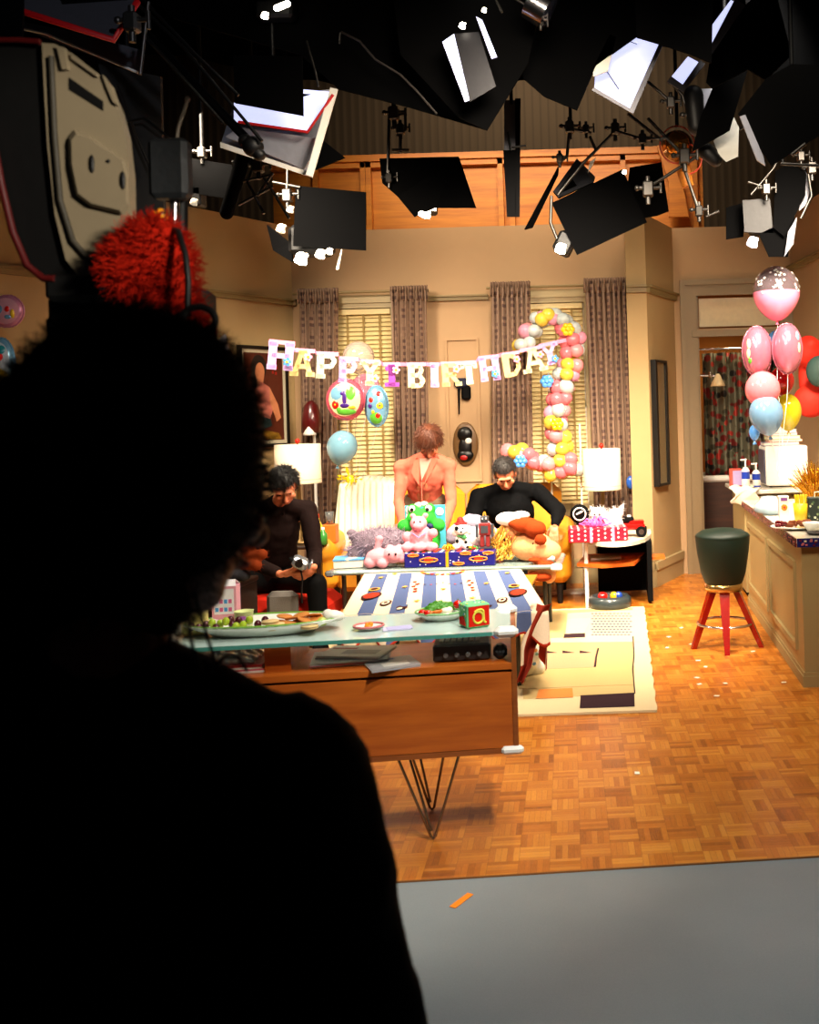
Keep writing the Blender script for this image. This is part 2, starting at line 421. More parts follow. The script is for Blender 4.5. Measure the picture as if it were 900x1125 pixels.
# windows
def window(n,w,lab):
    m=MB(); x0,x1=w
    frame_on(m,x0-.07,x1+.07,WZ[0]-.07,WZ[1]+.08,YB,.075,.035); m.b2((x0-.12,YB-.1,WZ[0]-.1),(x1+.12,YB,WZ[0]-.06)); m.b2((x0-.1,YB-.05,WZ[1]+.05),(x1+.1,YB,WZ[1]+.12))
    o=struct('window_%d'%n,m,M_trim,lab)
    m=MB(); frame_on(m,x0,x1,WZ[0],WZ[1],YB+.08,.05,.03); zm=(WZ[0]+WZ[1])/2; m.b2((x0,YB+.05,zm-.03),(x1,YB+.08,zm+.03))
    obj('sash',m,M_white,o)
    obj('pane',MB().b2((x0,YB+.085,WZ[0]),(x1,YB+.09,WZ[1])),mat('window glass',(.75,.72,.6),.05,trans=.9,bump=0),o)
M_out=mat('backdrop night',(.16,.13,.09),.9)
struct('wall_backdrop',MB().b2((-3.2,YB+.5,-.05),(.1,YB+.55,3.2)),M_out,'dim backdrop outside the windows')
window(1,w1,'sash window behind the foil balloons'); window(2,w2,'sash window behind the balloon column')
M_blind=mat('blind slats',(.86,.77,.54),.45,var=.05); M_tape=mat('blind tape',(.6,.5,.3),.8)
def blind(w,lab):
    x0,x1=w[0]+.015,w[1]-.015; t=thing('venetian_blind',lab,'blind',((x0+x1)/2,YB+.02,WZ[0]+.02),'wooden blinds in the two windows')
    m=MB(); n=44
    for i in range(n):
        z=WZ[0]+.06+i*(WZ[1]-WZ[0]-.12)/(n-1); R=Matrix.Rotation(math.radians(60+random.uniform(-4,4)),3,'X')
        m.box(((x0+x1)/2,YB+.02,z),(x1-x0,.046,.0035),M=R)
    obj('slats',m,M_blind,t)
    obj('headrail',MB().b2((x0,YB-.02,WZ[1]-.05),(x1,YB+.05,WZ[1]-.003)),M_blind,t)
    m=MB()
    for q in (.2,.5,.8):
        x=x0+(x1-x0)*q; m.b2((x-.008,YB-.008,WZ[0]+.03),(x+.008,YB-.004,WZ[1]-.05))
    obj('ladder_tape',m,M_tape,t); obj('bottom_rail',MB().b2((x0,YB+.0,WZ[0]+.005),(x1,YB+.04,WZ[0]+.03)),M_blind,t)
blind(w1,'wooden venetian blind behind the foil balloons'); blind(w2,'wooden venetian blind behind the balloon number one')
M_dr=drape('patterned drape','#8f735f','#4b2f30','#c09c80'); 
def curtain(pl,pr,bl,br,ztop,zbot,lab,seed):
    random.seed(seed); Y=YB-.14; n=int((pr-pl)/5.2)
    xa,xb=px2x(pl,Y,2.5),px2x(pr,Y,2.5); ya,yb=px2x(bl,Y,zbot),px2x(br,Y,zbot); ph=random.random()*6
    t=thing('curtain',lab,'curtain',((xa+xb)/2,Y,zbot),'drapes at the two windows')
    def fn(u,v):
        x=(xa+(xb-xa)*u)*(1-v)+(ya+(yb-ya)*u)*v; x+=.008*sin(u*n*4*PI+ph+v)
        y=Y+.04*sin(u*n*2*PI+ph+.5*sin(v*3))*(.75+.25*v)+.008*sin(u*31+v*4)
        return V((x,y,ztop+(zbot-ztop)*v))
    obj('drape',MB().grid(fn,n*10,16,thick=(0,.004,0)),M_dr,t)
    def fh(u,v): return V((xa-.01+(xb-xa+.02)*u,Y-.01+.035*sin(u*n*4*PI+ph)*(1-.5*v),ztop+.05-.13*v))
    obj('gathered_heading',MB().grid(fh,n*12,3,thick=(0,.004,0)),M_dr,t)
    return t
curtain(328,371,334,366,2.68,.28,'dark patterned drape beside the floor lamp, leftmost of four',1)
curtain(431,470,437,472,2.68,.5,'patterned drape between first window and salmon jacket woman',2)
curtain(540,582,541,586,2.69,.4,'patterned drape above man in black sweater',3)
curtain(643,689,655,699,2.7,.25,'patterned drape behind the right white lamp, beside the pier',4)
for (a,b) in ((330,470),(540,690)):
    m=MB(); m.cyl((px2x(a,YB,2.7)-.03,YB-.12,2.69),(px2x(b,YB,2.7)+.03,YB-.12,2.69),.012); 
    for q in (a,b):
        x=px2x(q,YB,2.7); m.cyl((x,YB-.12,2.69),(x,YB,2.69),.008)
    tag(obj('curtain_rod',m,M_rail),'thin curtain rod over the %s window'%('left' if a==330 else 'right'),'curtain rod')
# door opening
m=MB(); frame_on(m,px2x(745,YD),px2x(768,YD)+.0,0,2.79,YD,.04,.03)
def casing(m,x0,x1,z1,w,t,y):
    m.b2((x0-w,y-t,0),(x0,y,z1)); m.b2((x1,y-t,0),(x1+w,y,z1)); m.b2((x0-w,y-t,z1),(x1+w,y,z1+w))
m=MB(); casing(m,dx0,dx1,2.62,.1,.03,YD); casing(m,dx0-.1,dx1+.1,2.72,.05,.05,YD); m.b2((dx0-.05,YD-.05,dzt-.01),(dx1+.05,YD,dzt+.05)); m.b2((dx0,YD+.005,0),(dx0+.02,YD+.12,2.62)); m.b2((dx1-.02,YD+.005,0),(dx1,YD+.12,2.62))
d=struct('door_1',m,mat('door casing paint',(.52,.44,.32),.5,var=.05),'bathroom doorway with transom'); 
obj('transom_pane',MB().b2((dx0+.03,YD+.05,2.33),(dx1-.03,YD+.056,2.6)),mat('frosted pane',(.9,.82,.65),.4,trans=.3,bump=0),d)
# bathroom beyond
m=MB(); m.b2((dx0-.35,11.0,0),(dx1+.9,11.1,3)); m.b2((dx0-.4,YD+.12,0),(dx0-.32,11,3)); m.b2((dx1+.8,YD+.12,0),(dx1+.9,11,3))
struct('wall_bathroom',m,wallmat('bathroom ochre paint','#c07a2c'),'ochre bathroom walls')
struct('trim_10',MB().b2((dx0-.32,YD+.13,0),(dx0-.30,10.9,1.05)),M_white,'white wainscot inside the bathroom')
ysc=10.1; m=MB()
xs0,xs1=px2x(773,ysc),px2x(862,ysc); zt_=1.5+(458-394+3)/ (F/ysc); zb_=1.5-(526-458+3)/(F/ysc)
sc=thing('shower_curtain','dark shower curtain printed with red flowers','shower curtain',((xs0+xs1)/2,ysc,zb_))
obj('curtain_sheet',MB().grid(lambda u,v:V((xs0+(xs1-xs0)*u,ysc+.05*sin(u*44)+.02*sin(u*17),zt_+(zb_-zt_)*v)),110,8,thick=(0,.003,0)),flowers('shower print','#6a6753',['#20201f','#7d1f18','#3c3a2a','#a32a1e','#55523c','#6b1712'],15,.52),sc)
m=MB(); m.cyl((xs0-.15,ysc,zt_+.04),(xs1+.3,ysc,zt_+.04),.011)
for i in range(12):
    x=xs0+(xs1-xs0)*(i+.5)/12; m.tube([(x+.018*cos(q),ysc,zt_+.03+.022*sin(q)) for q in [k*PI/5 for k in range(10)]],.003,5,closed=True)
obj('rod_and_rings',m,M_chrome,sc)
# dark wood tub front under the curtain
yv=9.85; tf=thing('bathtub','white bathtub with dark wooden side panel under shower curtain','bathtub',((dx0+dx1)/2+.1,yv+.2,0))
xa=px2x(768,yv); 
obj('side_panel',MB().b2((xa-.25,yv,0),(dx1+.5,yv+.04,.82)),wood('dark tub panel','#2a1208','#43210f',.5),tf)
m=MB(); m.b2((xa-.25,yv-.03,.82),(dx1+.5,yv+.12,.88),bev=.02); m.b2((xa-.25,yv+.6,.0),(dx1+.5,yv+.7,.88)); m.b2((xa-.25,yv+.05,.3),(dx1+.5,yv+.6,.35))
obj('rim',m,M_white,tf)
# wall sconce in the bathroom
ys=9.6; sp=P(779,412,ys); sn=thing('wall_sconce','chrome wall sconce with frosted bell shade in the bathroom doorway','lamp',P(784,419,ys)-V((0,0,.1)))
m=MB(); m.cyl((sp.x-.14,ys,sp.z),(sp.x+.08,ys,sp.z-.01),.012); m.lathe([(.001,0),(.035,0),(.035,.02),(.02,.03),(.001,.03)],(sp.x-.0,ys,sp.z-.0),M=Matrix.Rotation(PI/2,3,'Y')); obj('arm',m,M_chrome,sn)
m=MB(); m.lathe([(.015,.0),(.03,-.02),(.045,-.06),(.075,-.12),(.072,-.122),(.04,-.06),(.012,-.003)],(sp.x+.085,ys,sp.z+.01)); obj('lamp_shade',m,mat('frosted glass shade',(.95,.85,.65),.5,trans=.2,bump=0),sn)
# plywood header above the back wall and studio shell
M_ply=wood('plywood header','#b5651a','#dc8a28',.5,0,.6); hy=YD+.25
def hz(py): return 1.5+(458-py)/(F/hy)
m=MB(); hx0,hx1=XX(300,hy,3.8),XX(772,hy,3.8)
m.b2((hx0,hy,2.9),(hx1,hy+.03,hz(172))); m.b2((hx0,hy-.1,hz(172)),(hx1,hy+.03,hz(165)))
for q in (346,398,404,548,560,682,760): 
    x=XX(q,hy,3.8); m.b2((x,hy-.07,2.9),(x+.05,hy,hz(172)))
m.b2((hx0,hy-.07,hz(178)),(hx1,hy,hz(172)))
struct('trim_11',m,M_ply,'bare plywood header with studs above the set wall')
k=NT('studio wall panel'); o,x,y,z=k.xyz(); st=k.ma('SINE',k.ma('MULTIPLY',x,60)); 
k.col(k.mix(k.ma('MULTIPLY',k.ma('GREATER_THAN',st,.7),.35),lin('#5d4c38'),lin('#3a2f22'))); k.b.inputs['Roughness'].default_value=.9; k.bump(st,.3,.01); M_stw=k.m
struct('wall_studio',MB().b2((-8,13,-.05),(6,13.1,8)),M_stw,'ribbed brown studio wall far behind the set')
struct('ceiling',MB().b2((-8,-2,7.6),(6,13.1,7.7)),M_black,'black studio ceiling')
# ================================================================= WALL THINGS
def P_on(px,py,a,d,n,off=0):
    """pixel ray meets the vertical plane through a with direction d"""
    r=P(px,py,1.0)-V((0,0,H)); q=a+n*off; t=(q.x*n.x+q.y*n.y)/(r.x*n.x+r.y*n.y); return V((0,0,H))+r*t
tl=P_on(263,381,LA,ld,ln,.04); br=P_on(316,488,LA,ld,ln,.04)
pu=-ld; wd=(V((br.x,br.y,0))-V((tl.x,tl.y,0))).length; ph_=tl.z-br.z
pic=thing('framed_poster','framed dark poster of a woman in a pink top on left wall','picture',V((tl.x,tl.y,br.z)))
def pf(u,v,off=0): return V((tl.x,tl.y,br.z))+pu*(u*wd)+V((0,0,v*ph_))+ln*off
def quad(m,u0,v0,u1,v1,o0,o1,mi=0):
    m.prism([pf(u0,v0,o0),pf(u1,v0,o0),pf(u1,v1,o0),pf(u0,v1,o0)],ln*(o1-o0),mi)
m=MB()
for a in ((-.03,-.02,.02,1.02),(.98,-.02,1.03,1.02),(.02,-.02,.98,.015),(.02,.985,.98,1.02)): quad(m,*a,-.02,.02)
obj('frame',m,mat('dark picture frame',(.06,.04,.03),.35),pic)
m=MB()
for a in ((.02,.015,.07,.985),(.93,.015,.98,.985),(.07,.015,.93,.05),(.07,.95,.93,.985)): quad(m,*a,-.015,.006)
obj('mat_border',m,mat('ivory mount',(.72,.68,.58),.6),pic)
m=MB(); quad(m,.07,.05,.93,.95,-.015,0,0)
def shp(pts,off,mi): m.prism([pf(u,v,off) for u,v in pts],ln*.0012,mi)
def oval(cu,cv,ru,rv,off,mi,n=18): shp([(cu+ru*cos(2*PI*i/n),cv+rv*sin(2*PI*i/n)) for i in range(n)],off,mi)
oval(.40,.80,.17,.13,0,1); oval(.32,.70,.1,.12,.0002,1)
oval(.42,.75,.1,.1,.002,2); shp([(.36,.62),(.48,.62),(.5,.7),(.36,.7)],.001,2)
shp([(.25,.3),(.6,.25),(.72,.42),(.62,.6),(.42,.66),(.28,.55)],.003,3); shp([(.62,.6),(.8,.42),(.86,.28),(.76,.24),(.62,.45)],.004,2)
shp([(.28,.32),(.62,.27),(.66,.2),(.4,.16),(.26,.22)],.0045,4); shp([(.3,.18),(.8,.12),(.86,.06),(.25,.06)],.005,5)
for i,(u,v) in enumerate(((.66,.8),(.72,.8),(.78,.79),(.69,.74),(.76,.73))): quad(m,u,v,u+.04,v+.03,0,.002,6)
obj('print',m,[mat('poster ground',(.30,.12,.06),.4),mat('poster hair',(.09,.05,.03),.5),mat('poster skin',(.72,.45,.3),.5),mat('poster pink top',(.68,.38,.32),.5),mat('poster teal cloth',(.12,.2,.2),.5),mat('poster yellow',(.5,.36,.08),.5),mat('poster red type',(.55,.1,.05),.5)],pic)
# mirror on slanting cheek
cdv=(pc-pb).normalized()
a=P_on(718,395,pb,cdv,cn,.03); b=P_on(735,532,pb,cdv,cn,.03)
def mf(u,v,off): 
    w=V((b.x-a.x,b.y-a.y,0)); return V((a.x,a.y,b.z))+w*u+V((0,0,(a.z-b.z)*v))+cn*off
mir=thing('wall_mirror','tall narrow black-framed mirror on the pier beside the doorway','mirror',mf(.5,0,0))
m=MB()
for u0,v0,u1,v1 in ((0,0,.14,1),(.86,0,1,1),(.14,0,.86,.02),(.14,.98,.86,1)): m.prism([mf(u0,v0,-.03),mf(u1,v0,-.03),mf(u1,v1,-.03),mf(u0,v1,-.03)],cn*.05)
obj('frame',m,mat('thin black frame',(.07,.06,.05),.35),mir)
obj('glass',MB().prism([mf(.14,.02,-.02),mf(.86,.02,-.02),mf(.86,.98,-.02),mf(.14,.98,-.02)],cn*.02),mat('old mirror glass',(.66,.58,.42),.35,.6,bump=.05),mir)
# oval plaque with black figures, and dark roller ornament above
def lz(Y,px,py): return P(px,py,Y)
c=P(511.5,488,YB-.02); pl=thing('oval_wall_plaque','oval wooden plaque holding a black mask on the back wall','wall decoration',c-V((0,.0,.2)))
m=MB(); m.sph(c+V((0,.005,0)),(.115,.03,.2),24,14); obj('plaque',m,mat('tan wood plaque',(.42,.3,.17),.4),pl)
m=MB(); m.sph(c+V((0,-.02,.09)),(.07,.035,.07)); m.sph(c+V((0,-.02,-.03)),(.062,.03,.1)); m.sph(c+V((-.0,-.025,-.1)),(.075,.03,.055)); obj('mask',m,mat('mask black',(.03,.025,.025),.35),pl)
m=MB(); m.sph(c+V((.035,-.045,.03)),(.03,.012,.028)); obj('eye',m,M_white,pl); m=MB(); m.sph(c+V((-.01,-.05,-.12)),(.035,.01,.025)); obj('mouth',m,mat('mask red',(.6,.06,.04),.4),pl)
c=P(508,428,YB-.03); pl=thing('wall_ornament','small dark blue and black hanging ornament under the birthday banner','wall decoration',c-V((0,0,.15)))
m=MB(); m.box(c+V((-.01,0,.06)),(.12,.05,.09),bev=.02); obj('cap',m,mat('navy felt',(.06,.08,.2),.6),pl)
m=MB(); m.box(c+V((.035,0,-.03)),(.085,.04,.13),bev=.02); obj('body',m,M_black,pl)
m=MB(); m.cap(c+V((-.03,0,0)),c+V((-.035,0,-.22)),.013,.006); obj('pull',m,M_black,pl)
# red handset-shaped cushion balloon on right wall
c=P_on(889,412,RA,rd,rn,.2)
fx=rd; 
def hs(u,v,o=0): return c+rd*u+V((0,0,v))+rn*o
m=MB(); pts=[]
import itertools
for i in range(15):
    q=-1.25+2.5*i/14; pts.append(hs(-(.2*cos(q)-.2)*1.2-.1,.26*sin(q)))
m2=[]
for i in range(14): m.cap(pts[i],pts[i+1],.06,.06)
m.sph(hs(-.0,.2),(.12,.11,.135)); m.sph(hs(.02,-.22),(.15,.12,.14))
t=thing('handset_cushion','big orange-red telephone handset shaped cushion on the right wall','cushion',c-V((0,0,.42)))
blob('handset',m,mat('orange red plush',(.85,.16,.08),.7,sheen=.4),t,.015,4)
m=MB(); m.sph(hs(.2,.02,-.02),(.11,.08,.13)); obj('backing_pad',m,mat('teal grey pad',(.2,.3,.28),.7),t)
# maroon figurine light on white pole near left curtain
b0=P(345,470,8.7); t=thing('pole_ornament','maroon and white shell shaped ornament on a thin white pole beside left curtain','ornament',(b0.x,b0.y,0))
m=MB(); m.cyl((b0.x,b0.y,.02),(b0.x,b0.y,b0.z-.05),.013); m.cyl((b0.x,b0.y,0),(b0.x,b0.y,.03),.12); obj('pole',m,M_white,t)
m=MB(); m.lathe([(.02,.26),(.06,.22),(.085,.1),(.09,-.02),(.06,-.03),(.05,.05),(.02,.2)],(b0.x-.02,b0.y,b0.z-.02)); obj('shell',m,mat('maroon lacquer',(.3,.03,.04),.3,coat=.5),t)
m=MB(); m.lathe([(.004,.2),(.012,.12),(.03,.02),(.055,-.03),(.055,-.045),(.001,-.045)],(b0.x-.02,b0.y-.06,b0.z-.02)); obj('bell',m,M_white,t)
# blue dot ornament on right curtain
c=P(693,530,YB-.25); tag(obj('blue_balloon_sticker',MB().sph(c,(.04,.03,.06)),mat('blue foil',(.15,.35,.7),.3,coat=.5)),'small blue balloon against the rightmost drape','balloon')
# ================================================================= RUG
YR=lambda y:y
m=MB(); rmats=[mat('rug cream',(.82,.74,.58),.95,bump=.5,scale=200),mat('rug sand',(.72,.62,.42),.95,bump=.5,scale=200),mat('rug blush',(.78,.58,.44),.95,bump=.5,scale=200),
 mat('rug plum',(.2,.13,.15),.95,bump=.5,scale=200),mat('rug orange',(.82,.5,.25),.95,bump=.5,scale=200),mat('rug slate',(.3,.31,.4),.95,bump=.5,scale=200),mat('rug pale grey',(.76,.72,.6),.95,bump=.5,scale=200)]
ra=G(722,783); rb=G(708,668); rfl=G(568,788); fd=(rfl-ra).normalized(); W_=2.95
far=[ra,rb,rb+fd*W_,ra+fd*W_]
n=40; edge=[]
for i in range(n+1): q=ra+(rb-ra)*(i/n); edge.append(q+V((.004*sin(i*1.7)+.003*sin(i*3.1),0,0)))
pts=edge+[rb+fd*W_,ra+fd*W_]
m.prism([p+V((0,0,.002)) for p in pts],(0,0,.012),0)
def rq(pl,z,mi,th=.0012):
    m.prism([G(x,y,.014+z*.0008)-V((0,0,0)) for x,y in pl],(0,0,th*.5),mi)
rq([(568,672),(695,668),(697,762),(575,768)],0,1)
rq([(620,674),(700,670),(703,705),(600,706)],1,0)
rq([(570,672),(624,670),(621,700),(570,703)],2,1); rq([(624,680),(650,679),(640,699),(620,700)],2,6)
rq([(620,696.5),(643,695.5),(643,700),(619,701)],3,3)
rq([(570,717),(655,714),(653,733),(570,736)],3,2)
for a in (581,599,618,637): rq([(a,714.6),(a,717.6),(a+13,717)],4,3)
rq([(656.5,712),(658.5,712),(656,722),(655,732),(652.5,733),(654,722)],4,3)
rq([(570,735),(697,732),(697,752),(570,757)],2,1)
rq([(592,757.5),(629,756),(630,766),(589,767.5)],3,4); rq([(638,764),(697,761),(697.5,776),(637,778)],3,3)
m_e=[(695,699),(696,720),(694.6,735),(697,762)]
for i in range(3):
    x0,y0=m_e[i];x1,y1=m_e[i+1]; rq([(x0,y0),(x0+1.4,y0),(x1+1.4,y1),(x1,y1)],4,3)
for i in range(9):
    for j in range(11):
        cx=651+j*4.0+ (2 if i%2 else 0); cy=674+i*2.9
        rq([(cx-1.9,cy),(cx,cy-.8),(cx+1.9,cy),(cx,cy+.8)],3,5)
tag(obj('area_rug',m,rmats,org=(ra+fd*1.4)),'cream area rug with plum, orange and lattice blocks on parquet','rug')
before_desk=set(C.objects)
# === DESK
YF=3.5; YK=3.9
M_teak=wood('teak veneer','#9c4510','#c86820',.3,0,.8); M_teakd=wood('teak side','#7a3a14','#9c5420',.35,0,.8)
def zf(py,px,Y): return P(px,py,Y).z
z_bot=zf(829,490,YF); z_pt=zf(737,490,YF); z_gl=zf(696,490,YF)
dxR=P(563,760,YF).x; dxL=-1.95
dk=thing('console_desk','low teak console with glass top, hairpin legs and white corner guards','desk',((dxL+dxR)/2,(YF+YK)/2,0))
obj('front_panel',MB().b2((dxL,YF,z_bot+.02),(dxR,YF+.02,z_pt-.01)),M_teak,dk)
obj('shelf_board',MB().b2((dxL,YF-.003,z_pt),(dxR,YK,z_pt+.022)),M_teak,dk)
obj('bottom_board',MB().b2((dxL,YF-.003,z_bot),(dxR+.008,YK,z_bot+.018)),M_teakd,dk)
obj('back_panel',MB().b2((dxL,YK-.02,z_bot+.018),(dxR,YK,z_pt)),M_teakd,dk)
obj('end_panel',MB().b2((dxR,YF-.003,z_bot+.018),(dxR+.018,YK,z_gl-.012)),M_teakd,dk)
obj('end_panel',MB().b2((dxL-.018,YF-.003,z_bot),(dxL,YK,z_gl-.012)),M_teakd,dk)
xdv=XX(310,YF+.05,.66); obj('divider',MB().b2((xdv-.03,YF+.06,z_pt+.022),(xdv+.06,YK-.02,z_gl-.012)),M_teak,dk)
k=NT('green edged glass'); k.col(lin('#d6ebe4')); b=k.b.inputs; b['Roughness'].default_value=.08; b['Transmission Weight'].default_value=.4; b['IOR'].default_value=1.45; M_glass=k.m
k=NT('glass edge teal'); k.col(lin('#5aa898')); k.b.inputs['Roughness'].default_value=.15; k.b.inputs['Transmission Weight'].default_value=.3; M_gedge=k.m
gx1=dxR+.0; gz=z_gl
obj('glass_top',MB().b2((dxL,YF+.004,gz-.01),(gx1-.0,YK+.03,gz+.002)),M_glass,dk); obj('glass_edge',MB().b2((dxL,YF-.004,gz-.011),(gx1-.065,YF+.004,gz+.002)),M_gedge,dk)
for y in (YF-.01,YK+.0): 
    obj('corner_guard',MB().box((dxR-.015,y+.02,gz-.002),(.085,.05,.04),bev=.015),M_white,dk,'white corner guard')
obj('corner_guard',MB().box((dxR-.005,YF+.0,z_bot+.01),(.08,.03,.03),bev=.01),M_white,dk,'white corner guard')
m=MB(); f1=V((P(480,918,3.57).x,3.57,0)); f2=V((P(487,881,3.84).x,3.84,0)); M_pin=mat('hairpin steel',(.55,.48,.4),.25,.9)
def hairpin(ft,x0,x1,x2=None):
    mm=MB(); zt=z_bot
    mm.tube([(x0,ft.y-.0,zt),(ft.x-.008,ft.y,.012),(ft.x,ft.y,.004),(ft.x+.008,ft.y,.012),(x1,ft.y-.0,zt)],.005,8)
    mm.tube([(x0+.035,ft.y+.04,zt),(ft.x-.006,ft.y+.006,.03)],.005,8)
    mm.box(((x0+x1)/2,ft.y,zt-.003),(abs(x1-x0)+.04,.05,.005)); obj('hairpin_leg',mm,M_pin,dk)
xa,xb=XX(440,3.57,.32),XX(509,3.57,.32)
hairpin(f1,xa,xb); hairpin(f2,XX(456,3.84,.32),XX(505,3.84,.32))
hairpin(V((f1.x-1.0,f1.y,0)),xa-1.0,xb-1.0); hairpin(V((f2.x-1.0,f2.y,0)),xa-.95,xb-1.0)
# things in the open shelf
zs=z_pt+.022
def shelf(px,Y): return XX(px,Y,zs)
t=thing('control_box','dark grey box with four knobs inside the open desk shelf','control box',((shelf(505,3.6)),3.62,zs))
x0,x1=XX(474,3.56,.68),XX(536,3.56,.68)
obj('case',MB().b2((x0,3.56,zs+.001),(x1,3.76,zs+.062),bev=.006),mat('dark grey case',(.17,.165,.16),.45),t)
for i in range(4):
    x=x0+.045+i*.04; obj('knob',MB().cyl((x,3.561,zs+.025),(x,3.545,zs+.025),.009,.007),mat('grey knob',(.4,.4,.4),.4),t)
m=MB()
for i in range(7): m.b2((x0+.02+i*.022,3.6,zs+.061),(x0+.034+i*.022,3.7,zs+.067))
obj('button_row',m,mat('pale buttons',(.62,.6,.55),.5),t)
x=XX(549,3.56,.66); t=thing('remote_control','small dark blue-grey remote handset at right end of desk shelf','remote control',(x,3.58,zs))
obj('case',MB().box((x,3.58,zs+.026),(.05,.07,.05),bev=.015),mat('slate plastic',(.09,.12,.13),.35),t)
m=MB(); [m.box((x-.012+.012*i,3.543,zs+.032),(.008,.004,.008)) for i in range(3)]; obj('buttons',m,mat('slate keys',(.25,.28,.3),.4),t)
def paper_stack(name,label,cat,cx,cy,z,w,d,n,th,mats,rz=0,seed=1,grp=None,cover=None,sag=.0):
    random.seed(seed); t=thing(name,label,cat,(cx,cy,z),grp); 
    m=MB(); 
    for i in range(n):
        m.box((cx+random.uniform(-.006,.006),cy+random.uniform(-.006,.006),z+.0005+th*(i+.5)),(w,d,th*.92),rz+random.uniform(-.04,.04),mi=i%len(mats))
    obj('pages',m,mats,t)
    m=MB(); m.box((cx,cy,z+.0007+th*n+.0008),(w,d,.0014),rz); m.box((cx+w*.08,cy-d*.12,z+.0007+th*n+.0017),(w*.55,d*.35,.0006),rz,mi=1); m.box((cx-w*.2,cy+d*.3,z+.0007+th*n+.0017),(w*.4,d*.1,.0006),rz,mi=2)
    obj('cover',m,cover or mats,t); return t
mw=mat('magazine white',(.85,.82,.78),.35); mp=mat('magazine pink',(.75,.3,.35),.35); mg=mat('magazine grey',(.62,.6,.6),.35); mr=mat('magazine red',(.65,.1,.1),.35); mbk=mat('magazine blue',(.25,.35,.6),.35)
paper_stack('magazine','white and red glossy magazine, lowest of the pile in middle of desk shelf','magazine',XX(385,3.68,.65),3.68,zs,.27,.2,3,.005,[mw,mp,mg],.1,2,'magazines in middle of desk shelf')
paper_stack('magazine','pale magazine lying crooked on top of the middle shelf pile','magazine',XX(392,3.69,.66),3.69,zs+.018,.24,.17,2,.005,[mg,mw,mp],-.25,3,'magazines in middle of desk shelf',[mw,mg,mr])
paper_stack('magazine','grey magazine whose corner sticks out over the desk front edge','magazine',XX(430,3.56,.65),3.57,zs,.17,.16,1,.006,[mg,mw,mg],.35,4,'magazines in middle of desk shelf',[mg,mw,mbk])
paper_stack('book','pink and white book under the plastic bag, left shelf bay','book',XX(255,3.66,.65),3.66,zs,.26,.2,4,.007,[mw,mp],0,5,None,[mp,mw,mr])
t0=zs+.032
def crumple(u,v):
    x=XX(238,3.66,.68)+.3*(u-.5); y=3.57+.2*v; return V((x,y,t0+.004+.028*(sin(u*PI)*sin(v*PI))**.5+.006*sin(u*23+v*7)*sin(v*19)))
tag(obj('plastic_bag',MB().grid(crumple,40,26,thick=(0,0,.0015)),mat('clear crinkled plastic',(.85,.82,.82),.15,trans=.6,bump=.4,scale=60)),'crumpled clear plastic bag with red edge in left shelf bay','bag')
# --- FOOD AND TOYS ON DESK
gt=gz+.002
def GP(px,py): return G(px,py,gt)
def plate(name,label,c,rx,ry,h,rimcol,inner=None):
    t=thing(name,label,'plate',(c.x,c.y,gt)); m=MB(); prof=[(.001,.004),(.55,.004),(.6,.001),(.62,.004),(1.0,1.0),(.985,1.06),(.93,1.0),(.6,.25),(.001,.2)]
    R=Matrix(((rx,0,0),(0,ry,0),(0,0,h))); m.lathe(prof,(c.x,c.y,gt),40,M=R); obj('dish',m,mat('glazed white china',(.9,.9,.86),.15,coat=.6,bump=0),t)
    m=MB(); m.tube([(c.x+rx*.965*cos(q),c.y+ry*.965*sin(q),gt+h*1.02) for q in [i*2*PI/48 for i in range(48)]],.0045,8,closed=True); obj('rim_band',m,mat(rimcol[0],rimcol[1],.2),t); return t
c1=V((XX(290,3.7,.77),3.70,gt))
plate('serving_platter','large oval white platter with green rim holding fruit and crackers',c1,.285,.13,.045,('green rim glaze',(.45,.65,.25)))
zc=gt+.022
M_gr=mat('green grape',(.62,.72,.18),.25,ss=.3); M_pg=mat('purple grape',(.28,.08,.11),.25,coat=.3)
random.seed(11)
def fruit(name,label,cat,c,r,mt,grp,stem=True):
    o=obj(name,MB().sph(c,r,12,8),mt); tag(o,label,cat,grp); return o
pr=None
gl=[(206,688,1),(214,693,1),(222,690,1),(229,684,0),(238,688,0),(244,681,0),(251,690,1),(258,685,1),(263,691,0),(270,684,0),(233,693,1),(279,692,1),(287,687,1),(292,693,1),(249,682,1),(255,692,0)]
protoG=None; protoP=None
for i,(px,py,k_) in enumerate(gl):
    yy=3.66+.05*((i*7)%5)/5-.0; c=V((XX(px+4,yy,.8),yy,zc+.012+.02*((693-py)/11)))
    r_=.0135
    lab='purple grape on the left end of the oval platter' if k_ else 'green grape on the left end of the oval platter'; g='purple grapes on the platter' if k_ else 'green grapes on the platter'
    p=protoP if k_ else protoG
    if p is None:
        o=obj('grape',MB().sph(c,(r_,r_,r_*1.15),12,8),M_pg if k_ else M_gr,org=c); tag(o,lab,'grape',g)
        if k_: protoP=o
        else: protoG=o
    else:
        o=p.copy(); o.location=c; C.objects.link(o)
M_ck=mat('golden cracker',(.78,.48,.18),.7,bump=.4); M_bread=mat('pale sandwich bread',(.87,.74,.5),.7,bump=.4)
ckr=obj('cracker',MB().lathe([(.001,-.003),(.027,-.003),(.03,0),(.027,.003),(.001,.003)],(0,0,0),18),M_ck,org=(0,0,0)); first=True
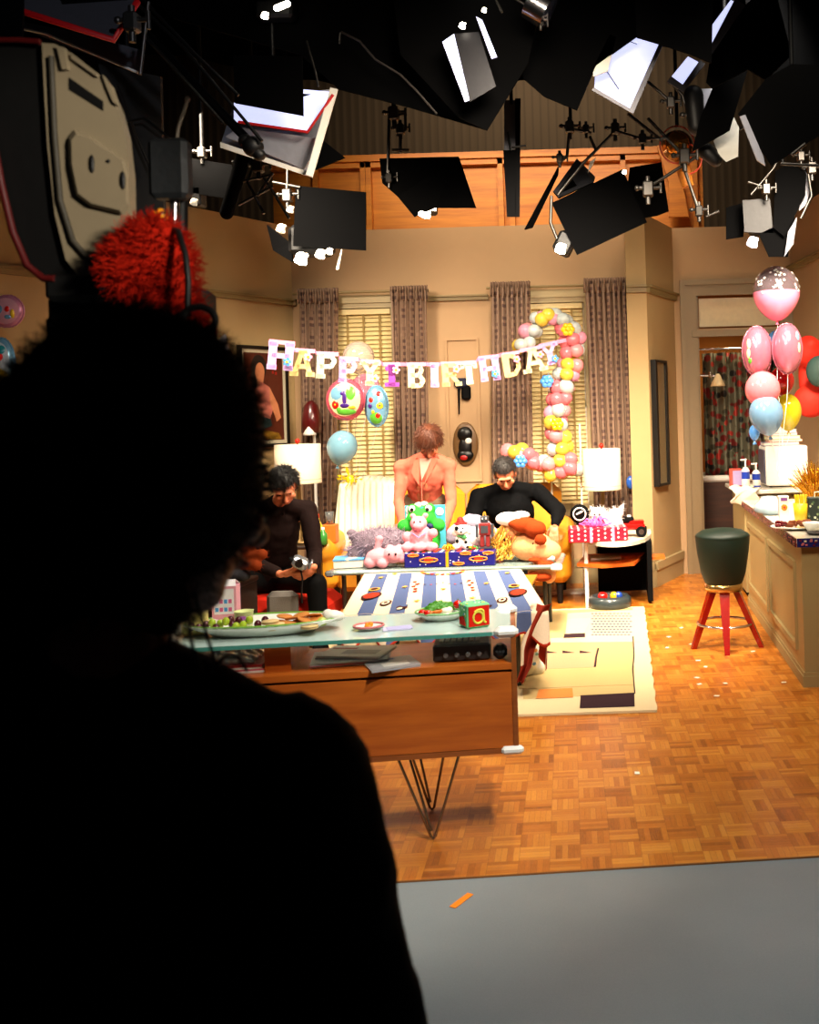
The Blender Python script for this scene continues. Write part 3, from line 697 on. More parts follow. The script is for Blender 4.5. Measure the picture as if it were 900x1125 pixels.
for i,(px,zz,yy,tl_) in enumerate([(309,.01,3.68,.3),(318,.016,3.66,.2),(327,.012,3.69,-.2),(322,.026,3.7,.25),(335,.022,3.68,-.3),(342,.012,3.66,.2),(349,.018,3.7,.3),(313,.03,3.72,.15),(331,.034,3.71,-.15),(345,.028,3.72,.3)]):
    o=ckr if first else ckr.copy()
    if not first: C.objects.link(o)
    first=False; o.location=(XX(px,yy,.79),yy,zc+zz); o.rotation_euler=(tl_,tl_*.7,i); tag(o,'round golden cracker heaped in the middle of the oval platter','cracker','crackers on the platter')
fs=None
for i,(px,zz) in enumerate([(300,.004),(303,.015),(340,.004),(297,.026)]):
    yy=3.62 if i!=2 else 3.61
    if fs is None:
        fs=thing('finger_sandwich','pale round sandwich stacked at platter front','sandwich',(0,0,0),'sandwiches on the platter')
        obj('bread_slice',MB().lathe([(.001,.0),(.03,.0),(.031,.003),(.001,.004)],(0,0,0),16),M_bread,fs); obj('filling',MB().lathe([(.001,.0042),(.029,.0042),(.029,.006),(.001,.0062)],(0,0,0),16),mat('sandwich filling',(.75,.5,.35),.6),fs)
        obj('bread_slice',MB().lathe([(.001,.0064),(.031,.0064),(.03,.01),(.001,.0105)],(0,0,0),16),M_bread,fs); o=fs
    else: o=dup(fs,(0,0,0))
    o.location=(XX(px,yy,.79),yy,zc+zz)
for i,(px,yy,r_) in enumerate([(362,3.7,.03),(373,3.67,.026),(384,3.7,.028)]):
    pass
M_melon=mat('honeydew melon',(.72,.75,.3),.35,ss=.3)
for px,yy,zz,lab in ((360,3.66,.02,'pale green melon chunk in front on the platter right end'),(367,3.71,.026,'pale green melon chunk at back of platter right end')):
    tag(obj('melon_chunk',MB().box((XX(px-6,yy,.8),yy,zc+zz-.004),(.045,.035,.03),.5,bev=.012),M_melon),lab,'melon')
m=MB(); c=V((XX(371,3.68,.8)-.02,3.68,zc+.03)); m.sph(c,(.035,.03,.022)); m.sph(c+V((.022,.01,-.004)),(.02,.02,.018)); m.sph(c+V((-.018,.012,.006)),(.02,.02,.018)); blob('cream_dollop',m,mat('whipped cream',(.93,.91,.85),.5),None,.004,2); tag(bpy.data.objects['cream_dollop'],'white cream dip heaped at platter right tip','dip')
# veg plate
c2=V((XX(484,3.76,.77),3.78,gt)); plate('salad_plate','round white plate with green rim holding vegetables beside the letter cube',c2,.1,.085,.032,('pale green rim',(.55,.72,.5)))
random.seed(5)
M_lf=mat('lettuce green',(.25,.5,.1),.5,bump=.4)
def leaf(u,v,c,w,h,ph): return c+V((w*(u-.5)+.006*sin(v*20+ph),h*(v-.5)*.8,.016*sin(u*PI)*sin(v*PI)+.006*sin(u*18+ph)*sin(v*13)))
for i in range(6):
    q=i*1.05; cc=c2+V((.035*cos(q)-.005,.03*sin(q)+.02,.032+.006*(i%3))); ph=i*1.3
    tag(obj('lettuce_leaf',MB().grid(lambda u,v:leaf(u,v,cc,.065,.06,ph),12,12,thick=(0,0,.0015)),M_lf),'curly green lettuce leaf on the salad plate','lettuce','lettuce leaves on the salad plate')
tm=mat('tomato red',(.8,.08,.04),.2,coat=.5); ca=mat('carrot orange',(.9,.42,.08),.4)
t=thing('cherry_tomato','whole cherry tomato highest on the salad plate, next to cube','tomato',(XX(503,3.75,.8),3.75,gt+.04)); q=V((XX(503,3.75,.81),3.75,gt+.058)); obj('flesh',MB().sph(q,(.018,.018,.016)),tm,t); obj('stem',MB().cyl(q+V((0,0,.013)),q+V((.002,0,.022)),.0025,.0015),M_lf,t)
for i,(px,yy) in enumerate(((464,3.74),(470,3.72))): tag(obj('cherry_tomato',MB().sph((XX(px,yy,.79),yy,gt+.036),(.016,.016,.012)),tm),('left cut cherry tomato at front left of the salad plate','right cut cherry tomato at front left of the salad plate')[i],'tomato')
for i,px in enumerate((474,478,482)): tag(obj('carrot_stick',MB().box((XX(px,3.715,.79),3.715,gt+.036+.003*i),(.045,.011,.011),.3*i,bev=.003),ca),'orange carrot stick at the front of the salad plate','carrot','carrot sticks on the salad plate')
m=MB(); q=V((XX(490,3.73,.79),3.73,gt+.038)); m.sph(q,(.024,.018,.014)); m.sph(q+V((.012,.006,.004)),(.014,.014,.012)); tag(blob('cauliflower',m,mat('cauliflower cream',(.92,.88,.78),.6,bump=.8,scale=90),None,.003,1),'white cauliflower piece at the front of salad plate','vegetable')
# small pink plate with flower snack
c3=V((XX(405,3.66,.76),3.66,gt)); plate('small_plate','small pink saucer with orange snack, between platter and salad plate',c3,.055,.05,.014,('pink rim',(.8,.45,.45)))
m=MB(); m.sph(c3+V((0,0,.012)),(.016,.015,.008)); m.sph(c3+V((.008,0,.02)),(.009,.009,.008)); m.sph(c3+V((-.006,.004,.018)),(.008,.008,.007)); tag(blob('snack_piece',m,mat('orange cheese snack',(.92,.55,.1),.5),None,.002,2),'small orange snack heap on the pink saucer','snack')
# folded napkins
m=MB(); q=GP(436,688); m.box((q.x,q.y,gt+.002),(.1,.07,.003),.15); m.box((q.x+.01,q.y,gt+.0045),(.09,.06,.0015),.25,mi=1); tag(obj('paper_napkin',m,[mat('napkin print',(.78,.76,.85),.8),mat('napkin lilac',(.7,.68,.82),.8)]),'folded lilac and white paper napkin in front of the salad plate','napkin')
# letter cube
Yc=3.62; cc=V((XX(521,Yc,.8),Yc,gt)); t=thing('alphabet_cube','soft toy cube with green side and red letter a side','toy block',cc,rz=0)
s_=.088; Rz=math.radians(24); R3=Matrix.Rotation(Rz,3,'Z')
def cu(x,y,z): return cc+R3@V((x,y,z))
m=MB(); m.box(cc+V((0,0,s_/2+.0)),(s_,s_,s_),Rz,bev=.006); obj('cube_body',m,mat('mint plush fabric',(.5,.82,.55),.8),t)
h=s_/2
m=MB(); m.prism([cu(-h*.9,-h-.001,.008),cu(h*.9,-h-.001,.008),cu(h*.9,-h-.001,s_-.008),cu(-h*.9,-h-.001,s_-.008)],R3@V((0,-.002,0))); obj('letter_side',m,mat('red plush fabric',(.82,.12,.06),.8),t)
m=MB(); ring=[]
for i in range(15):
    q=.45+ (2*PI-.0)*i/14; ring.append(cu(-.004+.019*cos(q),-h-.004,s_*.45+.021*sin(q)))
m.tube(ring,.0042,8,closed=False); m.tube([cu(.016,-h-.004,s_*.72),cu(.017,-h-.004,s_*.45),cu(.019,-h-.004,s_*.24),cu(.026,-h-.004,s_*.22)],.0042,8); m.tube([cu(-.018,-h-.004,s_*.68),cu(-.005,-h-.004,s_*.76),cu(.01,-h-.004,s_*.76),cu(.016,-h-.004,s_*.7)],.0042,8)
obj('letter',m,mat('yellow letter felt',(.88,.82,.3),.8),t)
m=MB(); m.prism([cu(-h-.001,-.03,.01),cu(-h-.001,.03,.01),cu(-h-.001,.03,s_*.4),cu(-h-.001,-.01,s_*.5)],R3@V((-.002,0,0))); obj('side_patch',m,mat('red plush fabric',(.82,.12,.06),.8),t)
m=MB()
for i in range(14):
    m.sph(cu(random.uniform(-h,h)*.8,random.uniform(-h,h)*.8,s_+.0005),(.004,.004,.002),8,6,mi=i%3)
for i in range(10): m.sph(cu(-h-.0005,random.uniform(-h,h)*.8,random.uniform(.5,.95)*s_),(.002,.004,.004),8,6,mi=i%3)
obj('dots',m,[mat('dot white',(.95,.95,.9),.7),mat('dot blue',(.2,.4,.7),.7),mat('dot yellow',(.9,.8,.2),.7)],t)
# pink toy carton, cup, party hat box
Yb=3.78; x0,x1=XX(233,Yb,.8),XX(258,Yb,.8); zt_=P(245,633,Yb).z
t=thing('toy_carton','tall pink and white carton standing behind the platter','carton',((x0+x1)/2,Yb+.03,gt)); 
obj('box',MB().b2((x0,Yb,gt+.001),(x1,Yb+.06,zt_-.02)),mat('pink carton',(.9,.62,.68),.5),t)
m=MB(); m.prism([(x0,Yb,zt_-.02),(x1,Yb,zt_-.02),(x1-.01,Yb+.03,zt_),(x0+.005,Yb+.03,zt_)],(0,.003,0)); m.prism([(x0,Yb+.06,zt_-.02),(x1,Yb+.06,zt_-.02),(x1-.01,Yb+.033,zt_),(x0+.005,Yb+.033,zt_)],(0,.003,0)); obj('gable_top',m,mat('white carton card',(.92,.9,.9),.5),t)
m=MB(); m.b2((x0+.008,Yb-.001,gt+.06),(x1-.008,Yb,zt_-.03),0); 
for i in range(8): m.b2((x0+.012+.016*(i%4),Yb-.002,gt+.07+.03*(i//4)),(x0+.024+.016*(i%4),Yb-.001,gt+.085+.03*(i//4)),1+i%2)
obj('label_panel',m,[mat('carton label white',(.95,.93,.95),.5),mat('label sky',(.3,.6,.85),.5),mat('label rose',(.85,.4,.6),.5)],t)
Yb=3.74; x=XX(268,Yb,.8); t=thing('paper_cup','yellow-green paper cup with lilac letter motif behind the platter','cup',(x,Yb,gt))
obj('cup_wall',MB().lathe([(.001,.001),(.028,.001),(.034,.075),(.036,.077),(.032,.075),(.026,.004),(.001,.004)],(x,Yb,gt),24),mat('cup lime cream',(.85,.88,.6),.5),t)
m=MB(); m.b2((x-.014,Yb-.036,gt+.05),(x+.014,Yb-.031,gt+.062)); m.b2((x-.006,Yb-.036,gt+.02),(x+.006,Yb-.030,gt+.05)); obj('motif',m,mat('lilac motif',(.72,.4,.75),.5),t)
# tall cream pitcher near operator's neck
Yb=3.7; x=XX(214,Yb,.8); t=thing('party_bag','pale yellow paper party bag half hidden by operator','bag',(x,Yb,gt))
obj('bag_body',MB().b2((x-.05,Yb-.0,gt+.001),(x+.035,Yb+.05,gt+.17),bev=.008),mat('pale yellow paper',(.92,.85,.5),.6),t)
obj('handle',MB().tube([(x-.02,Yb+.02,gt+.165),(x-.02,Yb+.02,gt+.2),(x+.015,Yb+.02,gt+.2),(x+.015,Yb+.02,gt+.165)],.003),M_white,t)

# the console stands slightly askew: its left end nearer
th_=math.radians(6.5); pv=V((dxR,YF,0)); Rz_=Matrix.Rotation(th_,3,'Z')
for o in list(C.objects):
    if o in before_desk or o.parent: continue
    l=o.location.copy(); q=Rz_@(l-pv)+pv
    if o is not dk:
        r_=l.x/l.y; s_=(r_*q.y-q.x)/(cos(th_)-r_*sin(th_)); q=q+V((cos(th_),sin(th_),0))*s_
    o.location=(q.x,q.y,l.z); o.rotation_euler.z+=th_
# ================================================================= SOFA & TABLES
M_yel=mat('mustard leather',(.80,.55,.12),.4,var=.08,bump=.2,scale=60,coat=.2); M_yel2=mat('mustard leather dark',(.66,.42,.08),.45)
sx0,sx1=-2.52,-.42; sy0=7.85; t=thing('sofa','mustard yellow leather sofa behind the coffee table','sofa',((sx0+sx1)/2,8.3,0))
m=MB(); m.b2((sx0+.18,8.0,.14),(sx1-.18,8.6,.34),bev=.04); obj('base',m,M_yel2,t)
for a,b in ((sx0+.2,-1.36),(-1.34,sx1-.2)): obj('seat_cushion',MB().b2((a,7.93,.345),(b,8.5,.47),bev=.05),M_yel,t)
for a,b in ((sx0+.1,-1.36),(-1.34,sx1-.1)):
    m=MB(); m.box(((a+b)/2,8.56,.70),(b-a,.2,.5),M=Matrix.Rotation(-.12,3,'X'),bev=.08); obj('back_cushion',m,M_yel,t)
for s,x in ((1,sx0),(-1,sx1)):
    m=MB(); m.cap((x+s*.1,7.98,.5),(x+s*.1,8.5,.55),.115,.12); m.b2((x,7.93,.16),(x+s*.2,8.55,.5),bev=.06); blob('armrest',m,M_yel,t,.015,3)
for x in (sx0+.1,sx1-.1):
    for y in (8.0,8.5): obj('leg',MB().cyl((x,y,.16),(x,y,0),.03,.022),M_blackmetal,t)
# throw blanket over the back
m=MB()
bx0,bx1=XX(373,8.35,.8),XX(433,8.35,.8)
def thr(u,v):
    x=bx0-.02*v+(bx1-bx0+.05*v)*u
    if v<.45: y=8.42-.33*(1-v/.45)*.0-.10*sin(v/.45*PI/2)*0+.0; 
    q=v
    y=8.62-.02 - .25*sin(min(q/.25,1)*PI/2) - .22*max(0,q-.25); z=1.0+.02*sin(q*4)-(max(0,q-.12)**1.1)*.62+.012*sin(u*PI)
    y+=.012*sin(u*58+1.2*sin(v*5)); z+=.012*sin(u*58+1.2*sin(v*5)) ; return V((x,y,z+.03*sin(u*PI)))
tag(obj('throw_blanket',m.grid(thr,90,24,thick=(0,.006,-.008)),mat('cream knitted wool',(.86,.82,.72),.9,bump=.4,scale=90)),'cream pleated throw blanket draped over the sofa back','blanket')
# glass coffee table (far)
M_gt=mat('frosted table glass',(.62,.7,.68),.2,trans=.45,bump=0)
ty=6.72; tx0,tx1=P(357,625,ty).x,P(616,611,ty).x; tz=.5
t=thing('coffee_table','long glass coffee table carrying the soft toys','table',((tx0+tx1)/2,7.0,0))
obj('glass_top',MB().b2((tx0,ty,tz-.03),(tx1,7.32,tz),bev=.01),M_gt,t)
for x in (tx0+.1,tx1-.12):
    for y in (ty+.1,7.2): obj('leg',MB().cyl((x,y,tz-.03),(x,y,0),.016),mat('grey steel tube',(.28,.28,.26),.35,.8),t)
m=MB(); m.box((tx1-.03,ty,tz-.015),(.08,.03,.05),bev=.012); obj('corner_guard',m,M_white,t)
m=MB(); m.box((tx0+.03,ty,tz-.015),(.06,.03,.045),bev=.012); obj('corner_guard',m,mat('grey guard',(.45,.46,.46),.4),t)
# small table under the circus cloth
la=G(571,756); lb=G(588,718); lg=mat('grey steel tube',(.28,.28,.26),.35,.8); zt2=.455
wv=V((-1.0,.0,0)); t=thing('play_table','low table on grey steel legs hidden under the circus tablecloth','table',((la+lb)/2+wv*.5))
for p in (la,lb,la+wv,lb+wv+V((.12,0,0))): obj('leg',MB().cyl((p.x,p.y,zt2-.02),(p.x,p.y,0),.013),lg,t)
tp=[la+V((.01,.02,0)),V((lb.x+.0,6.64,0)),V((lb.x-1.0,6.64,0)),la+wv+V((0,.02,0))]
obj('tabletop',MB().prism([V((p.x,p.y,zt2-.02)) for p in tp],(0,0,.018)),M_yel2,t)
# cloth: top sheet corners by position, then skirt
q00=G(400,621,.462); q00=V((P(400,621,6.66).x,6.66,.49)); q10=V((P(572,613,6.66).x,6.66,.49))
q01=G(375,676,.462); q11=G(603,672,.462)
def clothtop(u,v):
    a=q00.lerp(q10,u); b=q01.lerp(q11,u); p=a.lerp(b,v); p.z=.49-.025*v
    p.z=max(p.z,.466)+.004*sin(u*40+v*3)*v; return p
SW=[-1.0]
def stripe(u,v):
    # stripes radiate from the back middle
    n=13; k=int(u*n); 
    if v<.035: return 0
    return 1 if k%2 else 0
cm=[mat('cloth cream',(.84,.77,.68),.85,bump=.2,scale=200),mat('cloth slate blue',(.30,.36,.52),.85,bump=.2,scale=200),mat('cloth brick red',(.7,.2,.12),.85),mat('cloth gold',(.8,.6,.25),.8),mat('cloth dark brown',(.25,.12,.1),.8)]
m=MB(); m.grid(clothtop,78,40,mfn=stripe,thick=(0,0,-.004))
def on(u,v,o=.002): p=clothtop(u,v); return V((p.x,p.y,p.z+.0035+o))
def star(u,v,r,mi):
    c=on(u,v); pts=[]
    for i in range(10):
        rr=r if i%2==0 else r*.45; q=PI/2+i*PI/5; pts.append(c+V((rr*cos(q),rr*1.9*sin(q),0)))
    m.prism(pts,(0,0,.0008),mi)
for u,v in ((.12,.15),(.28,.42),(.75,.38),(.9,.12),(.5,.5),(.36,.75),(.65,.72),(.2,.05)): star(u,v,.022,3)
def disc(u,v,rx,ry,mi,o=0):
    c=on(u,v,.002+o); m.prism([c+V((rx*cos(i*PI/8),ry*sin(i*PI/8),0)) for i in range(16)],(0,0,.0008),mi)
for u,v in ((.11,.62),(.9,.62)):
    disc(u,v,.055,.12,4); disc(u,v,.043,.095,2,.001); disc(u-.01,v+.02,.02,.05,3,.002); disc(u,v-.16,.035,.06,3,0); disc(u,v-.16,.022,.04,4,.001)
for u,v in ((.2,.78),(.8,.78)): disc(u,v,.03,.08,4); disc(u,v,.02,.06,0,.001); disc(u,v,.01,.03,4,.002)
for u,v in ((.29,.9),(.71,.9)): disc(u,v,.03,.05,4); disc(u+.012,v-.03,.02,.03,1,.001); disc(u-.01,v+.03,.015,.03,0,.001)
for u in (.34,.66):
    for v in (.3,.36,.42,.48,.54): disc(u+.01*sin(v*40),v,.014,.02,[2,4,3][int(v*100)%3])
for i in range(13):   # garland arc
    q=PI*i/12; disc(.5+.13*cos(q),.02+.09*sin(q),.014,.022,[2,3][i%2])
for i in range(9):
    disc(.36+.28*i/8,.34+.04*abs(sin(i*.8)),.008,.01,[2,4][i%2])
# near and side skirts
def skirtL(u,v):
    p=clothtop(0,u); return V((p.x-.02*v-.01*sin(u*17)*v,p.y,p.z-.16*v))
m.grid(skirtL,24,8,mfn=lambda u,v:2 if v>.8 else 0,thick=(.004,0,0))
def skirtF(u,v):
    p=clothtop(u,1); return V((p.x+.01*sin(u*21)*v,p.y-.01-.03*v-.028*sin(u*34)*v,p.z-(.15+.03*sin(u*34))*v))
m.grid(skirtF,60,10,mfn=lambda u,v:2 if v>.85 else (1 if int(u*13)%2 else 0),thick=(0,.004,0))
def skirtR(u,v):
    p=clothtop(1,u); L=.12+.2*(max(0,u-.55)/.45)**.7 if u>.55 else .12+.05*sin(u*9)
    return V((p.x+.015*v-.05*v*(max(0,u-.55)/.45)+.018*sin(u*34)*v,p.y,p.z-L*v))
m.grid(skirtR,44,14,mfn=lambda u,v:2 if (v>.62 or u>.9 and v>.2) else (4 if (int(u*30)%5==0 and .3<v<.5) else (1 if int(u*16)%2 else 0)),thick=(-.004,0,0))
# red tail hanging by the legs
pl_=[(597,650),(601,668),(594,690),(588,700),(584,716),(580,712),(586,690),(590,670)]
tag(obj('circus_tablecloth',m,cm),'blue and cream striped circus print tablecloth with brick red border','tablecloth')
m=MB(); xw=q11.x
tpath=[P(599,664,5.32),P(597,672,5.30),P(590,692,5.29),P(583,712,5.28),P(581,732,5.27),P(573,750,5.27)]
def tail(u,v):
    q=v*(len(tpath)-1); i=min(int(q),len(tpath)-2); p=tpath[i].lerp(tpath[i+1],q-i); w=.075*(1-v)**.8+.04
    return p+V(((u-.7)*w,.03*sin(u*7+v*5),.02*sin(v*9)*(u-.5)))
m.grid(tail,14,26,mfn=lambda u,v:0 if (u>.3 or v>.75) else 1,thick=(0,.004,0))
tag(obj('cloth_strip',m,[mat('cloth brick brown',(.52,.16,.1),.85),cm[0]]),'brick red twisted cloth strip hanging down by the steel table leg','cloth')
c=G(579,748); m=MB(); 
for i in range(9):
    q=i*.7; m.sph(c+V((.05*cos(q)-.02,.05*sin(q)+.1,.05+.09*(i%3)*.5)),(.07,.04,.06),12,8)
tag(blob('patterned_bag',m,flowers('confetti cloth','#e8e6dc',['#4f86b8','#e8e6dc','#d98a3a','#7fb0a0'],30,.3),None,.01,3),'white cloth bundle with blue dabs lying under the play table','cloth bundle')
# right side table
Ys=7.6; zt3=.53; xl3,xr3=P(636,590,Ys).x,P(717,586,7.9).x
t=thing('side_table','half-round white side table with black side panel and orange shelf','side table',((xl3+xr3)/2,8.0,0))
def dtop(z,x0,x1,yf,yb,inset=0):
    pts=[]
    for i in range(15):
        q=PI+ (PI/2)*0 + PI*i/14*1.0; pts.append(V(((x0+x1)/2+(x1-x0)/2*cos(q),(yb-.2)+ (yb-.2-yf)*sin(q),z)))
    return pts+[V((x1,yb,z)),V((x0,yb,z))]
obj('tabletop',MB().prism(dtop(zt3-.03,xl3,xr3,Ys-.05,8.45),(0,0,.03)),mat('cream laminate',(.82,.8,.72),.35),t)
obj('side_panel',MB().prism([(xr3-.01,7.85,.02),(xr3-.01,8.4,.02),(xr3-.05,8.4,.02),(xr3-.05,7.85,.02)],(0,0,zt3-.052)),M_black,t)
obj('back_panel',MB().b2((xl3+.12,8.36,.02),(xr3-.05,8.4,zt3-.032)),M_black,t)
p=G(644,671); obj('pole',MB().cyl((xl3+.045,Ys+.18,0),(xl3+.045,Ys+.18,zt3-.03),.016),M_white,t)
x0,x1=XX(634,7.8,.34),XX(697,7.8,.34); obj('shelf',MB().prism([V((x0,Ys+.2,.325)),V((x0+.2,Ys+.06,.325)),V((x1,Ys+.14,.325)),V((xr3-.05,8.3,.325)),V((x0+.05,8.3,.325))],(0,0,.025)),mat('orange lacquer wood',(.82,.38,.12),.35),t)
obj('shelf',MB().b2((xr3-.01,8.0,.33),(xr3+.1,8.2,.35)),MC['orange lacquer wood'],t)
paper_stack('magazine','grey magazine lying on the orange shelf of the side table','magazine',XX(665,7.9,.37),7.95,.351,.24,.17,2,.012,[mat('magazine tan',(.55,.45,.35),.4),mg],.1,8)
cr=G(670,664); cr.y=7.72; cr.x=XX(670,7.72,.1); t=thing('toy_tub','flat round grey toy tub standing under the side table','toy tub',(cr.x,cr.y,0))
obj('tub',MB().lathe([(.001,.002),(.15,.002),(.17,.03),(.165,.085),(.14,.105),(.12,.1),(.12,.06),(.001,.06)],(cr.x,cr.y,0),32),mat('slate grey vinyl',(.17,.21,.22),.35,coat=.4),t)
for dx,col,nm,lab in ((-.055,(.8,.06,.06),'toy_ball','red toy ball in the grey tub'),(.035,(.9,.7,.1),'toy_ball','yellow toy ball in the grey tub'),(.07,(.1,.25,.6),'toy_ball','blue toy ball in the grey tub')):
    tag(obj(nm,MB().sph((cr.x+dx,cr.y-.03,.1),(.04,.04,.035) if dx<0 else (.032,.03,.035)),mat('toy '+lab[:4],col,.3,coat=.5)),lab,'toy','toys in the grey tub')
# items on side table
zt=zt3
gx0,gx1=XX(622,7.62,.6),XX(690,7.62,.6); t=thing('gift_box','flat hot pink gift box with white polka dots and a ribbon on side table','gift box',((gx0+gx1)/2,7.75,zt))
R=math.radians(5)
gb=V(((gx0+gx1)/2,7.78,zt+.056)); obj('box',MB().box(gb,(gx1-gx0-.02,.26,.11),R,bev=.008),mat('hot pink wrap',(.82,.05,.16),.4),t)
m=MB(); R3=Matrix.Rotation(R,3,'Z'); w=(gx1-gx0-.02)/2
for i in range(9):
    for j in range(3): m.sph(gb+R3@V((-w*.9+w*1.8*i/8,-.131,-.036+.034*j+(.012 if i%2 else 0))),(.009,.003,.009),8,6)
for i in range(9):
    for j in range(4): m.sph(gb+R3@V((-w*.9+w*1.8*i/8,-.1+.06*j,.0555)),(.009,.009,.002),8,6)
obj('dots',m,M_white,t)
m=MB(); 
for xx in (-w*.25,w*.5): m.box(gb+R3@V((xx,0,0)),(.022,.266,.116),R)
obj('ribbon',m,mat('pink satin',(.95,.5,.65),.3),t)
m=MB(); c=V((XX(654,7.72,.7),7.72,zt+.14)); random.seed(3)
for i in range(16):
    q=i*.82; rr=.05+.035*((i*5)%4)/3; m.tube([c+V((0,0,0)),c+V((rr*cos(q),rr*.6*sin(q),.03+.02*sin(i))),c+V((rr*1.6*cos(q),rr*.8*sin(q),.0)),c+V((rr*.6*cos(q),rr*.3*sin(q),-.025))],.008,6)
m.sph(c,(.06,.04,.035)); tag(obj('gift_bow',m,mat('magenta tulle',(.9,.35,.65),.5,sheen=.4)),'pink looped tulle bow on the polka dot gift box','bow')
def plush(name,label,cat,c,prims,cols,vox=.009,fur=None,grp=None,kids=()):
    """cols: material; prims: list of ('s',offset,radii)|('c',a,b,r1,r2)"""
    t=thing(name,label,cat,c,grp); c=V(c); m=MB()
    for p in prims:
        if p[0]=='s': m.sph(c+V(p[1]),p[2],16,10)
        else: m.cap(c+V(p[1]),c+V(p[2]),p[3],p[4])
    b=blob('body',m,cols,t,vox,3)
    if fur:
        me=b.data; n=len(me.polygons); o0=ORG[t.name]; pts=[]
        for i in range(fur[0]):
            f=me.polygons[random.randrange(n)]; pts.append((o0+f.center,f.normal.copy()))
        fm=MB(); strands(fm,pts,fur[1],fur[2],.5,4); obj('fur',fm,fur[3],t)
    for nm,mm,mt in kids:
        mk=MB()
        for p in mm:
            if p[0]=='s': mk.sph(c+V(p[1]),p[2],12,8)
            else: mk.cap(c+V(p[1]),c+V(p[2]),p[3],p[4])
        obj(nm,mk,mt,t)
    return t
M_eye=mat('glossy black eye',(.01,.01,.01),.1); 
# white plush + black/white toy on side table
c=(XX(666,7.85,.7),7.9,zt+.0)
M_wp=mat('white plush',(.9,.88,.87),.9,sheen=.3)
plush('plush_cat','fluffy white plush cat lying behind the pink gift box','soft toy',c,[('s',(0,0,.11),(.14,.08,.1)),('s',(-.06,-.02,.2),(.07,.06,.05)),('s',(.08,0,.19),(.06,.05,.05)),('c',(.11,0,.2),(.14,0,.26),.025,.012),('c',(-.1,0,.22),(-.12,0,.25),.02,.012)],M_wp,.009,(500,.03,.002,M_wp),None,[('eye',[('s',(-.09,-.08,.2),(.008,.006,.008)),('s',(-.05,-.085,.2),(.008,.006,.008))],M_eye)])
c=(XX(642,7.8,.7)-.02,7.93,zt); 
t=thing('toy_mask','black and white round toy face leaning left of white plush cat','toy',c); cc=V(c); 
m=MB(); m.lathe([(.001,.0),(.07,.005),(.078,.02),(.07,.035),(.001,.045)],cc+V((-.02,.0,.2)),24,M=Matrix.Rotation(PI/2,3,'X')); m.cyl(cc+V((-.02,-.02,.0)),cc+V((-.02,-.02,.14)),.03); obj('shell',m,M_black,t)
m=MB(); m.tube([cc+V((-.02+.05*cos(q),-.045,.2+.05*sin(q))) for q in [i*PI/8 for i in range(16)]],.006,6,closed=True); m.cap(cc+V((-.04,-.05,.2)),cc+V((0,-.05,.22)),.008); obj('markings',m,M_white,t)
# red toy jeep
jc=V((XX(693,7.9,.6),7.95,zt)); t=thing('toy_car','red and black toy off-road car at the right end of side table','toy car',jc)
m=MB(); m.box(jc+V((.0,0,.085)),(.23,.13,.055),bev=.015); m.box(jc+V((.05,0,.12)),(.12,.12,.03),bev=.01); obj('car_body',m,mat('toy red',(.75,.06,.04),.25,coat=.6),t)
m=MB(); m.box(jc+V((-.03,0,.135)),(.12,.11,.05),bev=.015); m.box(jc+V((.12,0,.06)),(.02,.12,.03)); obj('cab',m,M_black,t)
for sx in (-.07,.085):
    for sy in (-.065,.065):
        w_=obj('wheel',MB().cyl(jc+V((sx,sy-.02,.045)),jc+V((sx,sy+.02,.045)),.044,n=20),mat('tyre black',(.03,.03,.03),.8),t); obj('hubcap',MB().cyl(jc+V((sx,sy-.024,.045)),jc+V((sx,sy-.018,.045)),.022,n=16),M_chrome,w_)
m=MB(); m.box(jc+V((-.01,-.0,.168)),(.03,.03,.015)); obj('roof_lamp',m,M_white,t)
# drum lamps
def drum(name,label,l,r,tp,bt,Y,zb,stem):
    a=P(l,(tp+bt)/2,Y); b=P(r,(tp+bt)/2,Y); zt_=P((l+r)/2,tp,Y).z; zb_=P((l+r)/2,bt,Y).z; cx=(a.x+b.x)/2; R=(b.x-a.x)/2
    t=thing(name,label,'lamp',(cx,Y,zb))
    obj('lamp_shade',MB().lathe([(R,zb_),(R,zt_),(R-.006,zt_),(R-.006,zb_),(R,zb_)],(cx,Y,0),40),stem,t)
    m=MB(); m.lathe([(R+.002,zb_+.03),(R+.002,zb_+.036)],(cx,Y,0),40); m.lathe([(R+.002,zb_),(R+.003,zb_+.008)],(cx,Y,0),40); obj('shade_trim',m,mat('shade tape',(.8,.74,.62),.8),t)
    m=MB(); m.lathe([(.001,zb),(.09,zb+.001),(.085,zb+.02),(.02,zb+.035),(.015,zb_+.06),(.001,zb_+.06)],(cx,Y,0),24); m.cyl((cx,Y,zb_+.05),(cx,Y,zt_+.01),.006); m.cyl((cx-R,Y,zt_-.02),(cx+R,Y,zt_-.02),.003)
    obj('base',m,mat('brushed brass stem',(.45,.36,.22),.3,.8),t); obj('finial',MB().sph((cx,Y,zt_+.025),(.02,.02,.022)),mat('red finial',(.75,.12,.05),.3),t)
    obj('bulb',MB().sph((cx,Y,(zb_+zt_)/2+.02),(.03,.03,.045)),mat('warm bulb',(1,.8,.55),.4,emit=12,bump=0),t)
M_sh=mat('linen shade white',(.92,.84,.74),.8,trans=.15,bump=.15,scale=150)
drum('table_lamp','white drum table lamp on the half-round side table',641,682,493,538,8.2,zt3,M_sh)
drum('table_lamp','white drum table lamp behind the man in brown shirt',303,352,488,531,8.0,.55,M_sh)
